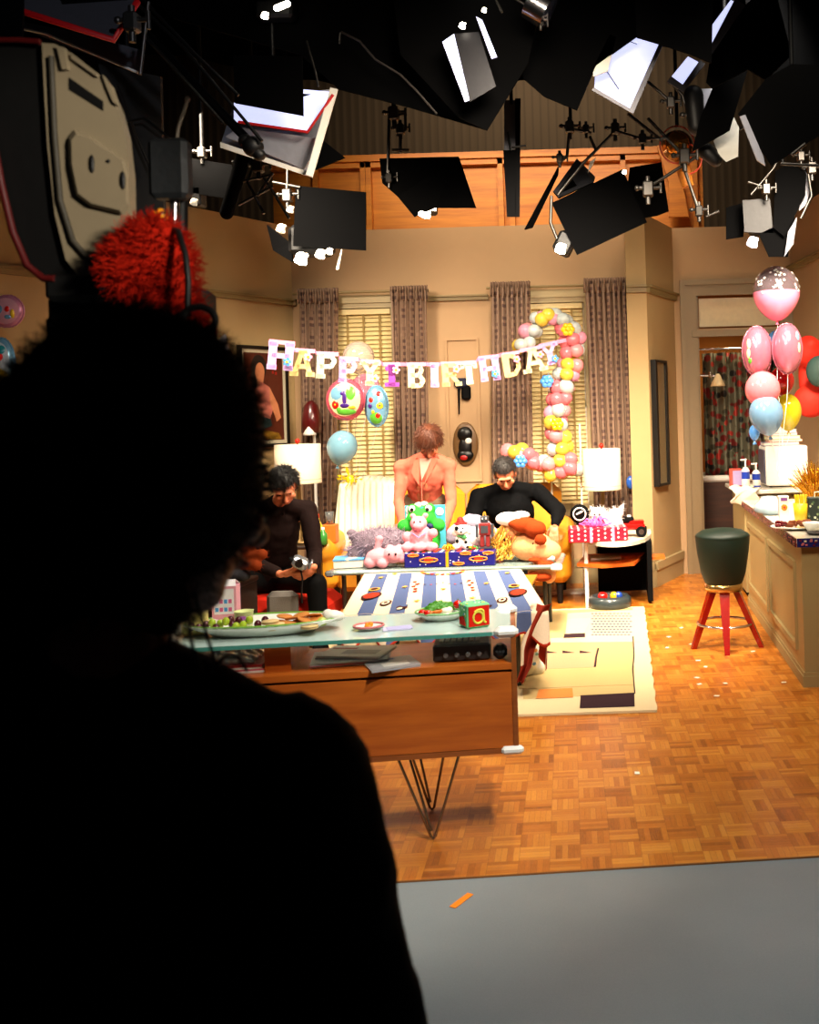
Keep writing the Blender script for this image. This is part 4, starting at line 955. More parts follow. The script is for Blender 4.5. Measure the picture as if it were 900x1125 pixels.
# left corner table
lx=XX(345,8.0,.5); t=thing('corner_table','dark corner table with clutter beside the left sofa arm','side table',(lx-.1,8.05,0))
obj('tabletop',MB().b2((lx-.45,7.8,.52),(lx+.12,8.35,.548),bev=.008),mat('dark walnut',(.12,.06,.035),.35),t)
for x in (lx-.42,lx+.09):
    for y in (7.84,8.31): obj('leg',MB().b2((x-.02,y-.02,0),(x+.02,y+.02,.52)),mat('dark walnut',(.12,.06,.035),.35),t)
zz=.549
def bottle(px,Y,z,h,r,col,lab,cap_=(.8,.2,.1),grp=None,name='bottle',cat='bottle'):
    x=XX(px,Y,z+h/2); t=thing(name,lab,cat,(x,Y,z),grp); obj('bottle_body',MB().lathe([(.001,.001),(r,.001),(r,h*.6),(r*.45,h*.78),(r*.4,h*.88),(.001,h*.88)],(x,Y,z),18),mat('plastic '+lab[:22],col,.3,coat=.3),t)
    obj('cap',MB().cyl((x,Y,z+h*.87),(x,Y,z+h),r*.42,r*.38),mat('cap '+lab[:22],cap_,.4),t); return t
bottle(349,7.93,zz,.24,.04,(.88,.75,.15),'yellow bottle with red cap on the corner table',(.85,.25,.08)); bottle(355,7.86,zz,.14,.035,(.2,.5,.2),'short green bottle on the dark corner table',(.9,.9,.9))
x=XX(359,7.9,.7); t=thing('drinking_glass','clear tumbler on top of the orange box on corner table','glass',(x,7.98,zz+.15)); obj('glass_wall',MB().lathe([(.001,.001),(.028,.001),(.036,.1),(.033,.1),(.026,.006),(.001,.006)],(x,7.98,zz+.151),20),mat('clear tumbler',(.9,.92,.92),.05,trans=.9,bump=0),t)
obj('water',MB().cyl((x,7.98,zz+.158),(x,7.98,zz+.21),.024,.028),mat('water',(.85,.9,.92),.02,trans=.95,bump=0),t)
tag(obj('toy_box',MB().b2((x-.05,7.93,zz),(x+.06,8.03,zz+.149),bev=.005),mat('orange box',(.88,.4,.1),.5)),'small orange box under the tumbler on corner table','box')
# picture book leaning at left end of glass table
bc=V((XX(384,6.95,.55),6.95,tz)); t=thing('picture_book','colourful picture book lying on the left end of coffee table','book',bc)
obj('pages',MB().box(bc+V((0,0,.03)),(.2,.22,.05),.2),mw,t); obj('cover',MB().box(bc+V((0,0,.06)),(.21,.23,.008),.2),flowers('book cover','#4f93c4',['#c9c4b0','#b4552a','#5fa0d0','#e8dfc8'],16,.4),t)
# chaise / ottoman for seated man
oc=V((P(305,650,6.75).x,6.8,0)); t=thing('ottoman','low red upholstered ottoman under the man in brown shirt','ottoman',oc)
m=MB(); m.box(oc+V((0,0,.24)),(.75,.55,.2),bev=.06); obj('cushion',m,mat('red upholstery',(.68,.12,.06),.8),t)
m=MB(); m.box(oc+V((0,0,.1)),(.7,.5,.08)); obj('base',m,M_yel2,t)
for sx in (-.3,.3):
    for sy in (-.2,.2): obj('leg',MB().cyl(oc+V((sx,sy,.06)),oc+V((sx,sy,0)),.025,.02),M_blackmetal,t)
c=V((XX(312,6.5,.42),6.47,0)); m=MB(); m.box(c+V((0,0,.21)),(.2,.09,.42),bev=.03); tag(obj('grey_bolster',m,mat('grey speckled wool',(.45,.43,.41),.9,bump=.6,scale=150)),'grey woollen bolster standing between the seated man\'s knees','cushion')
# ================================================================= SOFT TOYS ON THE COFFEE TABLE
def cxy(px,Y,z=.6): return XX(px,Y,z)
TZ=tz+.002
M_pk=mat('pale pink plush',(.86,.55,.6),.9,sheen=.4,bump=.5,scale=120); M_gp=mat('grey mauve plush',(.45,.4,.45),.9,bump=.6,scale=90)
def ell(px,py,Y): return P(px,py,Y)
# shaggy grey-mauve
c=V((cxy(417,7.05),7.05,TZ)); Mf=mat('lilac grey fur',(.62,.55,.62),.9)
plush('plush_hedgehog','shaggy grey and lilac plush animal lying behind the small pink plush with raised tail','soft toy',c,[('s',(0,0,.13),(.2,.13,.125)),('s',(.12,0,.13),(.13,.1,.11)),('s',(-.17,-.02,.2),(.045,.04,.04)),('s',(-.13,0,.08),(.1,.1,.08))],M_gp,.01,(900,.05,.003,Mf),None,[('ear',[('s',(-.19,-.03,.225),(.035,.025,.03))],M_gp)])
# pink lamb/elephant lying
c=V((cxy(422,6.84),6.84,TZ))
plush('plush_pig','small pale pink plush animal with raised tail, front left of toys','soft toy',c,[('s',(-.03,0,.07),(.1,.07,.065)),('s',(.07,-.02,.09),(.075,.065,.06)),('c',(-.05,0,.12),(-.03,0,.2),.022,.022),('s',(-.03,0,.2),(.03,.025,.025)),('s',(-.09,-.03,.04),(.045,.045,.04)),('s',(.0,-.05,.035),(.04,.04,.035)),('s',(.13,-.02,.06),(.035,.035,.03)),('s',(.04,0,.14),(.025,.02,.02)),('s',(.11,0,.14),(.022,.02,.02))],M_pk,.007,None,None,[('eye',[('s',(.055,-.085,.1),(.008,.006,.008)),('s',(.1,-.083,.1),(.008,.006,.008))],M_eye)])
# seated pink plush on the gift box
gz0=TZ; gbx0,gbx1=cxy(445,6.8,.55),cxy(544,6.8,.55); gh=.1
t=thing('gift_box','flat blue gift box with red planets and yellow ribbon under the toys','gift box',((gbx0+gbx1)/2,6.87,gz0))
obj('box',MB().b2((gbx0,6.78,gz0),(gbx1,7.0,gz0+gh),bev=.004),mat('cobalt wrap',(.06,.05,.42),.35),t)
m=MB(); random.seed(4)
for fx_,fz in ((.27,.5),(.82,.5),(.1,.85),(.93,.88),(.6,.2),(.68,.9)):
    x=gbx0+(gbx1-gbx0)*fx_; s_=1.0 if fz==.5 else .6
    m.sph((x,6.779,gz0+gh*fz),(.032*s_,.004,.024*s_),14,8,0); m.tube([(x+.062*s_*cos(q),6.777,gz0+gh*fz+.014*s_*sin(q)) for q in [i*PI/10 for i in range(20)]],.004,6,mi=1,closed=True)
for i in range(22): m.sph((random.uniform(gbx0,gbx1),6.779,gz0+random.uniform(.01,gh-.01)),(.004,.002,.004),6,4,mi=2)
for i in range(14): m.b2((gbx0+.04*i,6.79,gz0+gh),(gbx0+.04*i+.02,6.99,gz0+gh+.0015),mi=0 if i%2 else 2)
obj('planet_print',m,[mat('planet red',(.85,.18,.06),.4),mat('planet ring',(.95,.5,.1),.4),M_white],t)
xr_=cxy(492,6.8,.55); obj('ribbon',MB().b2((xr_-.01,6.774,gz0-.0),(xr_+.01,7.002,gz0+gh+.003)),mat('gold ribbon',(.9,.65,.12),.25,.4),t)
m=MB()
for i in range(12):
    q=i*2*PI/12; cc=V((xr_,6.84,gz0+gh+.02)); m.tube([cc,cc+V((.03*cos(q),.02*sin(q),.02)),cc+V((.045*cos(q),.03*sin(q),.0)),cc+V((.01*cos(q),.01*sin(q),-.01))],.005,6)
obj('bow',m,MC['gold ribbon'],t)
G2=gz0+gh+.004
c=V((cxy(462,6.88,.7),6.88,G2))
plush('plush_hippo','pink plush hippo sitting upright on the planet gift box','soft toy',c,[('s',(0,.02,.09),(.085,.065,.085)),('s',(-.01,-.0,.19),(.06,.055,.052)),('s',(-.005,-.04,.175),(.04,.035,.03)),('s',(-.085,-.04,.03),(.045,.04,.032)),('s',(.085,-.04,.03),(.045,.04,.032)),('s',(-.09,-.01,.1),(.035,.035,.04)),('s',(.09,-.01,.12),(.035,.035,.035)),('s',(-.05,.0,.245),(.02,.015,.02)),('s',(.04,.0,.245),(.02,.015,.02)),('s',(.0,-.055,.03),(.05,.03,.03))],M_pk,.007,None,None,[('eye',[('s',(-.03,-.05,.205),(.006,.006,.009)),('s',(.012,-.05,.205),(.006,.006,.009))],M_eye),('neck_cord',[('c',(-.05,-.045,.13),(0,-.07,.1),.004,.004),('c',(.05,-.045,.13),(0,-.07,.1),.004,.004)],mat('lilac cord',(.5,.45,.65),.6))])
# green frog puppet in front of packaging card
c=V((cxy(464,7.12,.8),7.12,TZ)); Mg=mat('frog green plush',(.18,.62,.2),.8,sheen=.3,bump=.4,scale=120)
z0=.15
tfr=plush('plush_frog','bright green plush frog with open red mouth, highest of the toys','soft toy',c,[('s',(0,0,.16),(.13,.09,.16)),('s',(0,-.03,.31),(.11,.085,.07)),('s',(-.06,-.03,.375),(.045,.045,.04)),('s',(.06,-.03,.375),(.045,.045,.04)),('s',(-.12,-.05,.26),(.05,.04,.05)),('s',(.125,-.05,.26),(.05,.04,.05))],Mg,.009,None,None,[('mouth',[('s',(-.005,-.095,.288),(.055,.03,.026))],mat('frog mouth red',(.8,.08,.05),.6)),('eye_white',[('s',(-.06,-.06,.38),(.026,.026,.026)),('s',(.06,-.06,.38),(.026,.026,.026))],M_white),('eye',[('s',(-.055,-.085,.378),(.012,.01,.014)),('s',(.055,-.085,.378),(.012,.01,.014))],M_eye),('bow_tie',[('s',(.045,-.11,.25),(.025,.015,.02)),('s',(.075,-.11,.26),(.025,.015,.02))],mat('navy bow',(.05,.08,.3),.6)),('tuft',[('s',(-.02,-.02,.405),(.03,.02,.02)),('s',(.02,-.02,.41),(.03,.02,.02)),('s',(-.09,-.04,.37),(.02,.02,.03))],M_wp)])
cb=V((cxy(467,7.24,.8),7.24,TZ)); t=thing('toy_packaging','turquoise toy packaging card standing behind the green frog','packaging',cb)
obj('card',MB().b2((cb.x-.15,cb.y,TZ),(cb.x+.15,cb.y+.02,TZ+.39),bev=.004),mat('turquoise card',(.25,.6,.68),.4),t)
m=MB(); m.sph(cb+V((.11,-.002,.34)),(.03,.003,.03)); m.sph(cb+V((-.12,-.002,.3)),(.02,.003,.05)); obj('card_print',m,M_white,t)
# grey elephant with white belly
c=V((cxy(522,7.08,.7),7.08,TZ)); plush('plush_elephant','grey and white plush elephant behind the spotted dog','soft toy',c,[('s',(0,0,.16),(.14,.09,.14)),('s',(-.01,-.01,.27),(.09,.07,.06)),('c',(-.04,0,.3),(-.16,-.02,.2),.035,.045),('c',(.05,0,.28),(.14,0,.18),.035,.04),('s',(-.16,-.02,.17),(.05,.04,.055))],mat('silver grey plush',(.55,.53,.6),.9,sheen=.3,bump=.4,scale=100),.009,None,None,[('belly',[('s',(0,-.06,.17),(.07,.05,.08))],M_wp)])
# spotted dog with red hat
c=V((cxy(508,6.9,.7),6.9,G2)); plush('plush_dog','small white plush dog with black spots and a red hat','soft toy',c,[('s',(0,0,.06),(.05,.045,.06)),('s',(-.005,-.01,.14),(.05,.045,.045)),('s',(.005,-.05,.125),(.025,.025,.018)),('s',(-.045,-.03,.02),(.03,.035,.022)),('s',(.045,-.03,.02),(.03,.035,.022)),('s',(-.055,0,.13),(.018,.02,.035)),('s',(.048,0,.13),(.018,.02,.035))],M_wp,.006,None,None,[('spot',[('s',(-.03,-.045,.15),(.016,.012,.016)),('s',(.03,-.035,.05),(.012,.012,.012)),('s',(-.03,-.035,.06),(.012,.012,.014)),('s',(0,-.042,.09),(.01,.008,.01)),('s',(.045,-.06,.02),(.012,.01,.01))],M_black),('eye',[('s',(.012,-.052,.15),(.006,.005,.007)),('s',(.005,-.074,.128),(.009,.006,.007))],M_eye),('hat',[('c',(-.01,0,.18),(-.012,0,.205),.035,.022),('s',(-.01,0,.18),(.05,.045,.01))],mat('red felt',(.82,.07,.04),.7)),('scarf',[('s',(0,-.035,.095),(.035,.02,.01)),('s',(.02,-.045,.085),(.02,.012,.012))],mat('green felt',(.2,.5,.25),.7))])
# tin robot
c=V((cxy(533,6.9,.7),6.9,G2)); t=thing('toy_robot','small grey and red tin toy robot standing on the planet gift box','toy robot',c)
Mt=mat('tin grey',(.35,.37,.4),.3,.7); Mtr=mat('tin red',(.55,.18,.18),.35,.4)
obj('base',MB().b2(c+V((-.05,-.04,0)),c+V((.05,.04,.012))),Mt,t)
for s in (-1,1):
    obj('leg',MB().box(c+V((s*.02,0,.052)),(.026,.04,.08),bev=.004),Mtr,t); obj('arm',MB().box(c+V((s*.055,-.01,.125)),(.018,.03,.09),bev=.004),Mt,t)
obj('torso',MB().box(c+V((0,0,.135)),(.08,.055,.085),bev=.006),Mtr,t); m=MB(); m.box(c+V((0,-.03,.135)),(.05,.006,.05)); obj('chest_panel',m,Mt,t)
obj('head',MB().box(c+V((0,0,.205)),(.055,.05,.045),bev=.006),Mt,t); m=MB(); [m.sph(c+V((s*.012,-.027,.21)),(.006,.004,.006)) for s in (-1,1)]; obj('eye',m,M_white,t); obj('antenna',MB().cyl(c+V((0,0,.225)),c+V((0,0,.245)),.004),Mt,t)
# small green and gold things between
c=V((cxy(520,6.83,.62),6.83,G2)); m=MB(); 
for i in range(7): m.sph(c+V((.014*(i%4)-.02,.01*(i%2),.012+.008*(i//4))),(.012,.012,.011),8,6,mi=i%3)
tag(obj('toy_beads',m,[mat('bead green',(.15,.45,.15),.4),mat('bead gold',(.8,.6,.1),.4),mat('bead red',(.7,.1,.05),.4)]),'little heap of green, gold and red beads at the robot\'s feet','beads')
# clear bag with gold curls
c=V((cxy(550,6.92,.65),6.92,TZ)); m=MB(); random.seed(9)
for i in range(60):
    b=c+V((random.gauss(0,.035),random.gauss(0,.025),.02)); ph=random.random()*6; h=random.uniform(.1,.24); dx=random.gauss(0,.03)
    m.tube([b+V((.014*cos(k*1.3+ph)+dx*k/8,.014*sin(k*1.3+ph),h*k/8)) for k in range(9)],.004,5)
tag(obj('curling_ribbon',m,mat('straw gold ribbon',(.85,.65,.25),.3,.3)),'bundle of curled straw-gold ribbon beside the big plush dog','ribbon')
# big brown and white plush dog
M_br=mat('chestnut plush',(.55,.2,.06),.9,sheen=.4,bump=.6,scale=90); M_cp=mat('peach cream plush',(.9,.62,.42),.9,sheen=.4,bump=.5,scale=90)
Yd=7.3; b0=P(590,600,6.95); c=V((b0.x,6.98,TZ))
def pw(px,py,Y): return P(px,py,Y)-c
prims=[('s',pw(584,600,6.95),(.15,.11,.11)),('s',pw(563,583,7.0),(.1,.09,.07)),('s',pw(600,606,6.9),(.11,.1,.085)),('s',pw(592,628,6.85),(.08,.08,.07)),('c',pw(596,612,6.9),pw(602,632,6.85),.07,.06)]
t=thing('plush_dog','large peach and chestnut plush dog slumped over the right table end','soft toy',c)
m=MB()
for p in prims:
    if p[0]=='s': m.sph(c+p[1],p[2])
    else: m.cap(c+p[1],c+p[2],p[3],p[4])
bd=blob('body',m,M_cp,t,.01,3)
def bpart(nm,lst,mt,fur=0):
    m=MB()
    for (px,py,Y,r) in lst: m.sph(P(px,py,Y),r,14,9)
    o=blob(nm,m,mt,t,.009,2); return o
bpart('ear',[(578,577,6.88,(.1,.06,.055)),(588,581,6.86,(.08,.06,.06)),(567,575,6.9,(.06,.05,.035))],M_br)
bpart('nose',[(594,593,6.79,(.045,.03,.04))],M_br)
bpart('collar',[(598,619,6.8,(.07,.05,.016)),(588,615,6.8,(.05,.05,.016))],M_br)
bpart('paw',[(596,634,6.77,(.07,.05,.03)),(586,632,6.78,(.05,.05,.03))],M_br)
bpart('head_patch',[(558,570,6.93,(.09,.06,.05)),(572,566,6.97,(.07,.06,.03))],M_wp)
bpart('eye',[(586,597,6.80,(.01,.01,.012))],M_eye)
# white milk carton cap on coffee table right end
c=P(602,612,6.85); tag(obj('baby_bottle',MB().cap(V((c.x-.05,6.85,TZ+.03)),V((c.x+.03,6.83,TZ+.03)),.022,.022),mat('pale teal plastic',(.75,.85,.82),.3)),'pale teal baby bottle lying by the right corner of coffee table','bottle')
# ================================================================= KITCHEN
M_cab=mat('cabinet cream paint',(.62,.54,.36),.5,var=.04,scale=4); M_tile=mat('white counter tile',(.88,.86,.8),.2,coat=.4,bump=.05)
pxn=G(884,754.5); kx=1.0; 
ca=G(885,755); cb_=G(824,665); ca=V((ca.x,ca.y,0)); cb_=V((cb_.x,7.7,0)); ct=.815
kd=(cb_-ca).normalized(); kn=V((kd.y,-kd.x,0)); kn=kn if kn.x>0 else -kn   # kn points right (into cabinet)
Lk=(cb_-ca).length; Wk=.85
t=thing('kitchen_peninsula','cream panelled kitchen peninsula with tiled top','kitchen counter',(ca+cb_)/2+kn*Wk/2)
def kp(l,w,z): return ca+kd*l+kn*w+V((0,0,z))
def kbox(m,l0,l1,w0,w1,z0,z1,mi=0): return m.prism([kp(l0,w0,z0),kp(l1,w0,z0),kp(l1,w1,z0),kp(l0,w1,z0)],(0,0,z1-z0),mi)
m=MB(); kbox(m,0,Lk,0,Wk,.0,ct-.04); obj('body',m,M_cab,t)
m=MB(); kbox(m,-.008,Lk,-.012,Wk,0,.06); kbox(m,-.004,Lk,-.006,Wk,.06,.08); obj('plinth',m,M_cab,t)
def moul(l0,l1,z0,z1,nm='panel_moulding'):
    m=MB(); w=.035
    for a,b,c_,d_ in ((l0,l1,z0,z0+w),(l0,l1,z1-w,z1),(l0,l0+w,z0+w,z1-w),(l1-w,l1,z0+w,z1-w)): kbox(m,a,b,-.016,0,c_,d_)
    obj(nm,m,M_cab,t)
moul(.18,Lk*.5,.16,.66); moul(Lk*.5+.08,Lk-.1,.16,.66)
m=MB(); kbox(m,-.025,Lk+.02,-.03,Wk+.02,ct-.028,ct); obj('worktop',m,M_tile,t)
mt_=[mat('mosaic maroon',(.38,.1,.12),.2,coat=.4),mat('mosaic navy',(.12,.12,.35),.2,coat=.4),mat('mosaic rose',(.72,.4,.4),.2,coat=.4),mat('mosaic grout',(.8,.72,.62),.6)]
m=MB(); random.seed(6); n=int((Lk+.04)/.16)
for i in range(n):
    l0=-.03+(Lk+.05)*i/n; l1=-.03+(Lk+.05)*(i+1)/n; kbox(m,l0+.003,l1-.003,-.036,-.03,ct-.05,ct-.002,0)
    for j in range(10): 
        a=random.uniform(l0+.01,l1-.015); z=random.uniform(ct-.045,ct-.012); kbox(m,a,a+.012,-.0375,-.036,z,z+.007,1+random.randrange(2) if j%3 else 2)
    kbox(m,l1-.003,l1+.003,-.0355,-.03,ct-.05,ct-.002,3)
for i in range(7):
    w0=-.03+.13*i; kbox(m,-.031,-.025,w0+.003,w0+.127,ct-.05,ct-.002,1 if i%2==0 else 0)
    for j in range(14):
        a=random.uniform(w0+.005,w0+.115); z=random.uniform(ct-.047,ct-.012); kbox(m,-.0325,-.031,a,a+.013,z,z+.009,random.choice([0,2,2,3,1]))
obj('mosaic_edge',m,mt_,t)
# back counter unit
yb0=7.95; bz=.88; bx=XX(818,yb0,.7)
t=thing('back_counter','cream drawer unit standing behind the kitchen peninsula','kitchen counter',(bx+.35,8.3,0))
obj('body',MB().b2((bx,yb0,.05),(bx+.62,8.75,bz-.035)),M_cab,t)
for i in range(4):
    z0=.1+.185*i; d_=obj('drawer',MB().b2((bx+.02,yb0-.018,z0),(bx+.34,yb0,z0+.17),bev=.004),mat('drawer ivory',(.8,.76,.66),.45),t); obj('handle',MB().tube([(bx+.12,yb0-.018,z0+.085),(bx+.12,yb0-.04,z0+.085),(bx+.22,yb0-.04,z0+.085),(bx+.22,yb0-.018,z0+.085)],.005),M_chrome,d_)
obj('worktop',MB().b2((bx-.06,yb0-.05,bz-.035),(bx+.64,8.8,bz),bev=.006),M_tile,t)
m=MB(); m.b2((bx+.02,yb0-.02,.0),(bx+.6,8.7,.05)); obj('plinth',m,M_black,t)
# towel
def tw(u,v):
    x=bx-.08+.0*u; p=V((bx-.10+.2*u,yb0-.05-.03*sin(v*PI),bz+.016+.014*sin(u*9+v*7)))
    if v>.5: p.z-= (v-.5)*.26; p.y-=.03
    else: p.y+= (.5-v)*.3
    p.x+=.02*sin(v*12+u*3); return p
tag(obj('tea_towel',MB().grid(tw,20,30,thick=(0,.01,.006)),mat('white terry',(.9,.86,.78),.95,bump=.6,scale=150)),'crumpled white towel hanging over the left end of back counter','towel')
def pump(px,lab,h,Y=8.0):
    x=XX(px,Y,bz+.1); t=thing('soap_bottle',lab,'bottle',(x,Y,bz)); r=.033
    obj('bottle_body',MB().lathe([(.001,.001),(r,.001),(r,h*.62),(r*.5,h*.72),(.001,h*.72)],(x,Y,bz),20),M_white,t)
    obj('label_band',MB().lathe([(r+.001,h*.34),(r+.001,h*.58)],(x,Y,bz),20),mat('blue label',(.08,.2,.6),.4),t); obj('label_band',MB().lathe([(r+.001,h*.06),(r+.001,h*.12)],(x,Y,bz),20),mat('blue label',(.08,.2,.6),.4),t)
    m=MB(); m.cyl((x,Y,bz+h*.71),(x,Y,bz+h*.95),.007); m.cap((x+.004,Y,bz+h*.97),(x-.035,Y,bz+h*.96),.008,.006); obj('pump_head',m,M_white,t)
pump(819.5,'taller white pump bottle with blue label on back counter',.25,8.0); pump(831,'shorter white pump bottle with blue label next to microwave',.21,8.06)
x=XX(808,8.05,1.0); t=thing('tissue_box','pink box with lilac front, left of the pump bottles','box',(x,8.1,bz)); obj('carton',MB().b2((x-.04,8.07,bz+.018),(x+.055,8.15,bz+.165),bev=.003),mat('coral carton',(.85,.3,.25),.5),t); obj('front_label',MB().b2((x-.018,8.066,bz+.03),(x+.053,8.07,bz+.15)),mat('lilac label',(.62,.55,.72),.5),t)
# microwave and books
mx0,mx1=XX(842,8.1,1.05),XX(884,8.1,1.05); mz1=P(860,490,8.1).z
t=thing('microwave','white microwave oven on the back counter','microwave',((mx0+mx1)/2,8.3,bz))
obj('housing',MB().b2((mx0,8.1,bz+.012),(mx1+.03,8.5,mz1),bev=.01),M_white,t)
obj('door_edge',MB().b2((mx0-.012,8.14,bz+.03),(mx0,8.46,mz1-.03)),mat('microwave door grey',(.3,.3,.36),.3),t)
m=MB(); [m.cyl((x_,y_,bz),(x_,y_,bz+.014),.012) for x_ in (mx0+.04,mx1) for y_ in (8.15,8.45)]; obj('foot',m,M_black,t)
bk=[('purple-grey thick book, lowest in the stack on microwave',.03,.30,(.45,.42,.52)),('orange-edged magazine second from bottom of the stack',.02,.28,(.8,.5,.35)),('lime-cream book in middle of the stack on microwave',.028,.27,(.85,.85,.6)),('pink paperback second from top of the stack on microwave',.022,.25,(.8,.4,.5)),('pale grey hardback on top of the stack on microwave',.03,.26,(.75,.75,.75))]
z=mz1+.001
for i,(lab,th,w,col) in enumerate(bk):
    xx=(mx0+mx1)/2+.0+.012*((i*3)%4-1); t=thing('book',lab,'book',(xx,8.28,z),'books on the microwave'); mm=mat('book cloth %d'%i,col,.5)
    m=MB(); m.box((xx,8.28,z+.002),(w,.2,.004)); m.box((xx,8.28,z+th-.002),(w,.2,.004)); m.box((xx,8.38,z+th/2),(w,.004,th)); obj('cover',m,mm,t)
    obj('pages',MB().box((xx,8.275,z+th/2),(w-.01,.19,th-.009)),mw,t); z+=th+.001
m=MB(); c=V(((mx0+mx1)/2-.03,8.22,z)); 
for s in (-1,1): m.prism([c+V((s*.01,0,0)),c+V((s*.07,.02,0)),c+V((s*.075,.02,.05)),c+V((s*.02,.0,.04))],(0,.006,0))
m.b2(c+V((-.02,-.01,0)),c+V((.02,.02,.015))); tag(obj('tissue_bow',m,mat('white pink tissue',(.9,.75,.72),.7)),'pink and white folded tissue bow lying on the book stack','tissue')
# peninsula things
kz=ct+.001
def KX(px,Y): return XX(px,Y,ct)
Yp=5.75; c=V((XX(872,Yp,ct),Yp,kz)); t=thing('fruit_plate','wide white plate with grapes and pastries on the peninsula','plate',c)
obj('dish',MB().lathe([(.001,.004),(.07,.004),(.075,0),(.08,.004),(.135,.014),(.134,.018),(.075,.009),(.001,.009)],c,36),MC['glazed white china'],t)
random.seed(12); first=None
for i in range(12):
    p=c+V((-.10+.055*random.random(),-.045+.07*random.random(),.024+.014*(i%2)))
    if first is None: first=obj('grape',MB().sph(p,.0115,10,8),mat('red grape',(.42,.05,.08),.25,coat=.3),org=p); o=first
    else: o=first.copy(); o.location=p; C.objects.link(o)
    tag(o,'small red grape heaped on left of the fruit plate on the peninsula','grape','red grapes on the peninsula plate')
first=None
for i in range(7):
    p=c+V((-.03+.022*i,-.03+.04*(i%3)/2,.026+.012*(i%2)))
    if first is None: first=obj('pastry',MB().cap(p-V((.015,0,0)),p+V((.015,0,0)),.014,.014),mat('baked pastry',(.5,.24,.08),.7,bump=.6,scale=120),org=p); o=first
    else: o=first.copy(); o.location=p; o.rotation_euler=(0,0,i*.7); C.objects.link(o)
    tag(o,'brown pastry heaped on right of the fruit plate on the peninsula','pastry','pastries on the peninsula plate')
Yp=6.6; x=XX(845,Yp,.9); t=thing('glass_dish','round frosted glass candy dish at far end of peninsula','bowl',(x,Yp,kz)); obj('dish',MB().lathe([(.001,.003),(.08,.003),(.105,.03),(.1,.06),(.06,.1),(.05,.12),(.04,.12),(.045,.1),(.09,.055),(.095,.03),(.07,.01),(.001,.01)],(x,Yp,kz),30),mat('pale blue glass',(.8,.88,.92),.12,trans=.6,bump=0),t)
Yp=6.15; x=XX(861,Yp,.9); t=thing('juice_carton','white carton with orange flower on the peninsula','carton',(x,Yp,kz)); obj('carton',MB().b2((x-.03,Yp-.03,kz),(x+.03,Yp+.03,kz+.16),bev=.003),M_white,t)
m=MB(); 
for i in range(7): q=i*2*PI/7; m.sph((x+.012*cos(q),Yp-.031,kz+.09+.012*sin(q)),(.009,.002,.009),8,6,mi=0)
m.sph((x,Yp-.033,kz+.09),(.007,.002,.007),8,6,mi=1); m.b2((x-.02,Yp-.032,kz+.13),(x+.02,Yp-.03,kz+.15),mi=2); obj('flower_print',m,[mat('print orange',(.9,.5,.12),.5),mat('print red',(.8,.15,.1),.5),mat('print purple',(.45,.25,.5),.5)],t)
Yp=6.0; x=XX(880,Yp,.9); t=thing('yellow_cup','yellow plastic cup holding cutlery on the peninsula','cup',(x,Yp,kz)); obj('cup_wall',MB().lathe([(.001,.002),(.038,.002),(.048,.125),(.045,.125),(.035,.008),(.001,.008)],(x,Yp,kz),24),mat('yellow plastic',(.9,.72,.15),.3),t)
for i in range(5): tag(obj('spoon',MB().cap((x-.02+.01*i,Yp,kz+.02),(x-.03+.016*i,Yp+.01*(i%2),kz+.17),.004,.008),mat('yellow plastic',(.9,.72,.15),.3)),'yellow plastic spoon standing in the yellow cup','spoon','spoons in the yellow cup')
Yp=5.6; x=XX(893,Yp,.84); t=thing('white_bowl','small white bowl at right edge of the peninsula','bowl',(x,Yp,kz)); obj('bowl_wall',MB().lathe([(.001,.002),(.03,.002),(.06,.05),(.057,.051),(.028,.007),(.001,.007)],(x,Yp,kz),28),MC['glazed white china'],t)
Yp=5.9; x=XX(899,Yp,.95); t=thing('flowered_gift_bag','dark green flowered gift bag beside the yellow cup','gift bag',(x,Yp+.1,kz)); obj('bag_body',MB().b2((x-.05,Yp+.06,kz),(x+.12,Yp+.14,kz+.16),bev=.004),flowers('dark floral paper','#18241c',['#18241c','#7f8f60','#c9c9b0','#3d5a3a'],40,.3),t); obj('handle',MB().tube([(x,Yp+.1,kz+.155),(x,Yp+.1,kz+.19),(x+.05,Yp+.1,kz+.19),(x+.05,Yp+.1,kz+.155)],.003),M_white,t)
Yp=5.45; x=XX(894,Yp,.82); t=thing('ashtray','small dark dish at the near right edge of peninsula','dish',(x,Yp,kz)); obj('dish',MB().lathe([(.001,.002),(.05,.002),(.065,.014),(.06,.015),(.045,.006),(.001,.006)],(x+.02,Yp,kz),24),mat('dark glaze',(.12,.1,.1),.2),t)
# gold tinsel
Yp=6.3; x=XX(893,Yp,1.1); t=thing('tinsel_centrepiece','gold tinsel spray in white pot at right edge of picture','decoration',(x,Yp,kz)); m=MB(); random.seed(13); tc=V((x+.01,Yp,kz+.15))
obj('pot',MB().lathe([(.001,.002),(.04,.002),(.05,.09),(.046,.09),(.036,.008),(.001,.008)],(x,Yp,kz),20),M_white,t)
for i in range(420):
    d=V((random.gauss(0,1),random.gauss(0,1),abs(random.gauss(0.5,1)))).normalized(); r=random.uniform(.08,.17); r2=r*random.uniform(.6,1)
    m.tube([(x,Yp,kz+.07),tc+d*r2*.6,tc+d*r+V((0,0,.05)),tc+V((d.x*r*1.1,d.y*r*1.1,d.z*r+.06))],.0018,3)
o=obj('tinsel',m,mat('gold foil',(.85,.6,.12),.2,.8),t); o['kind']='stuff'
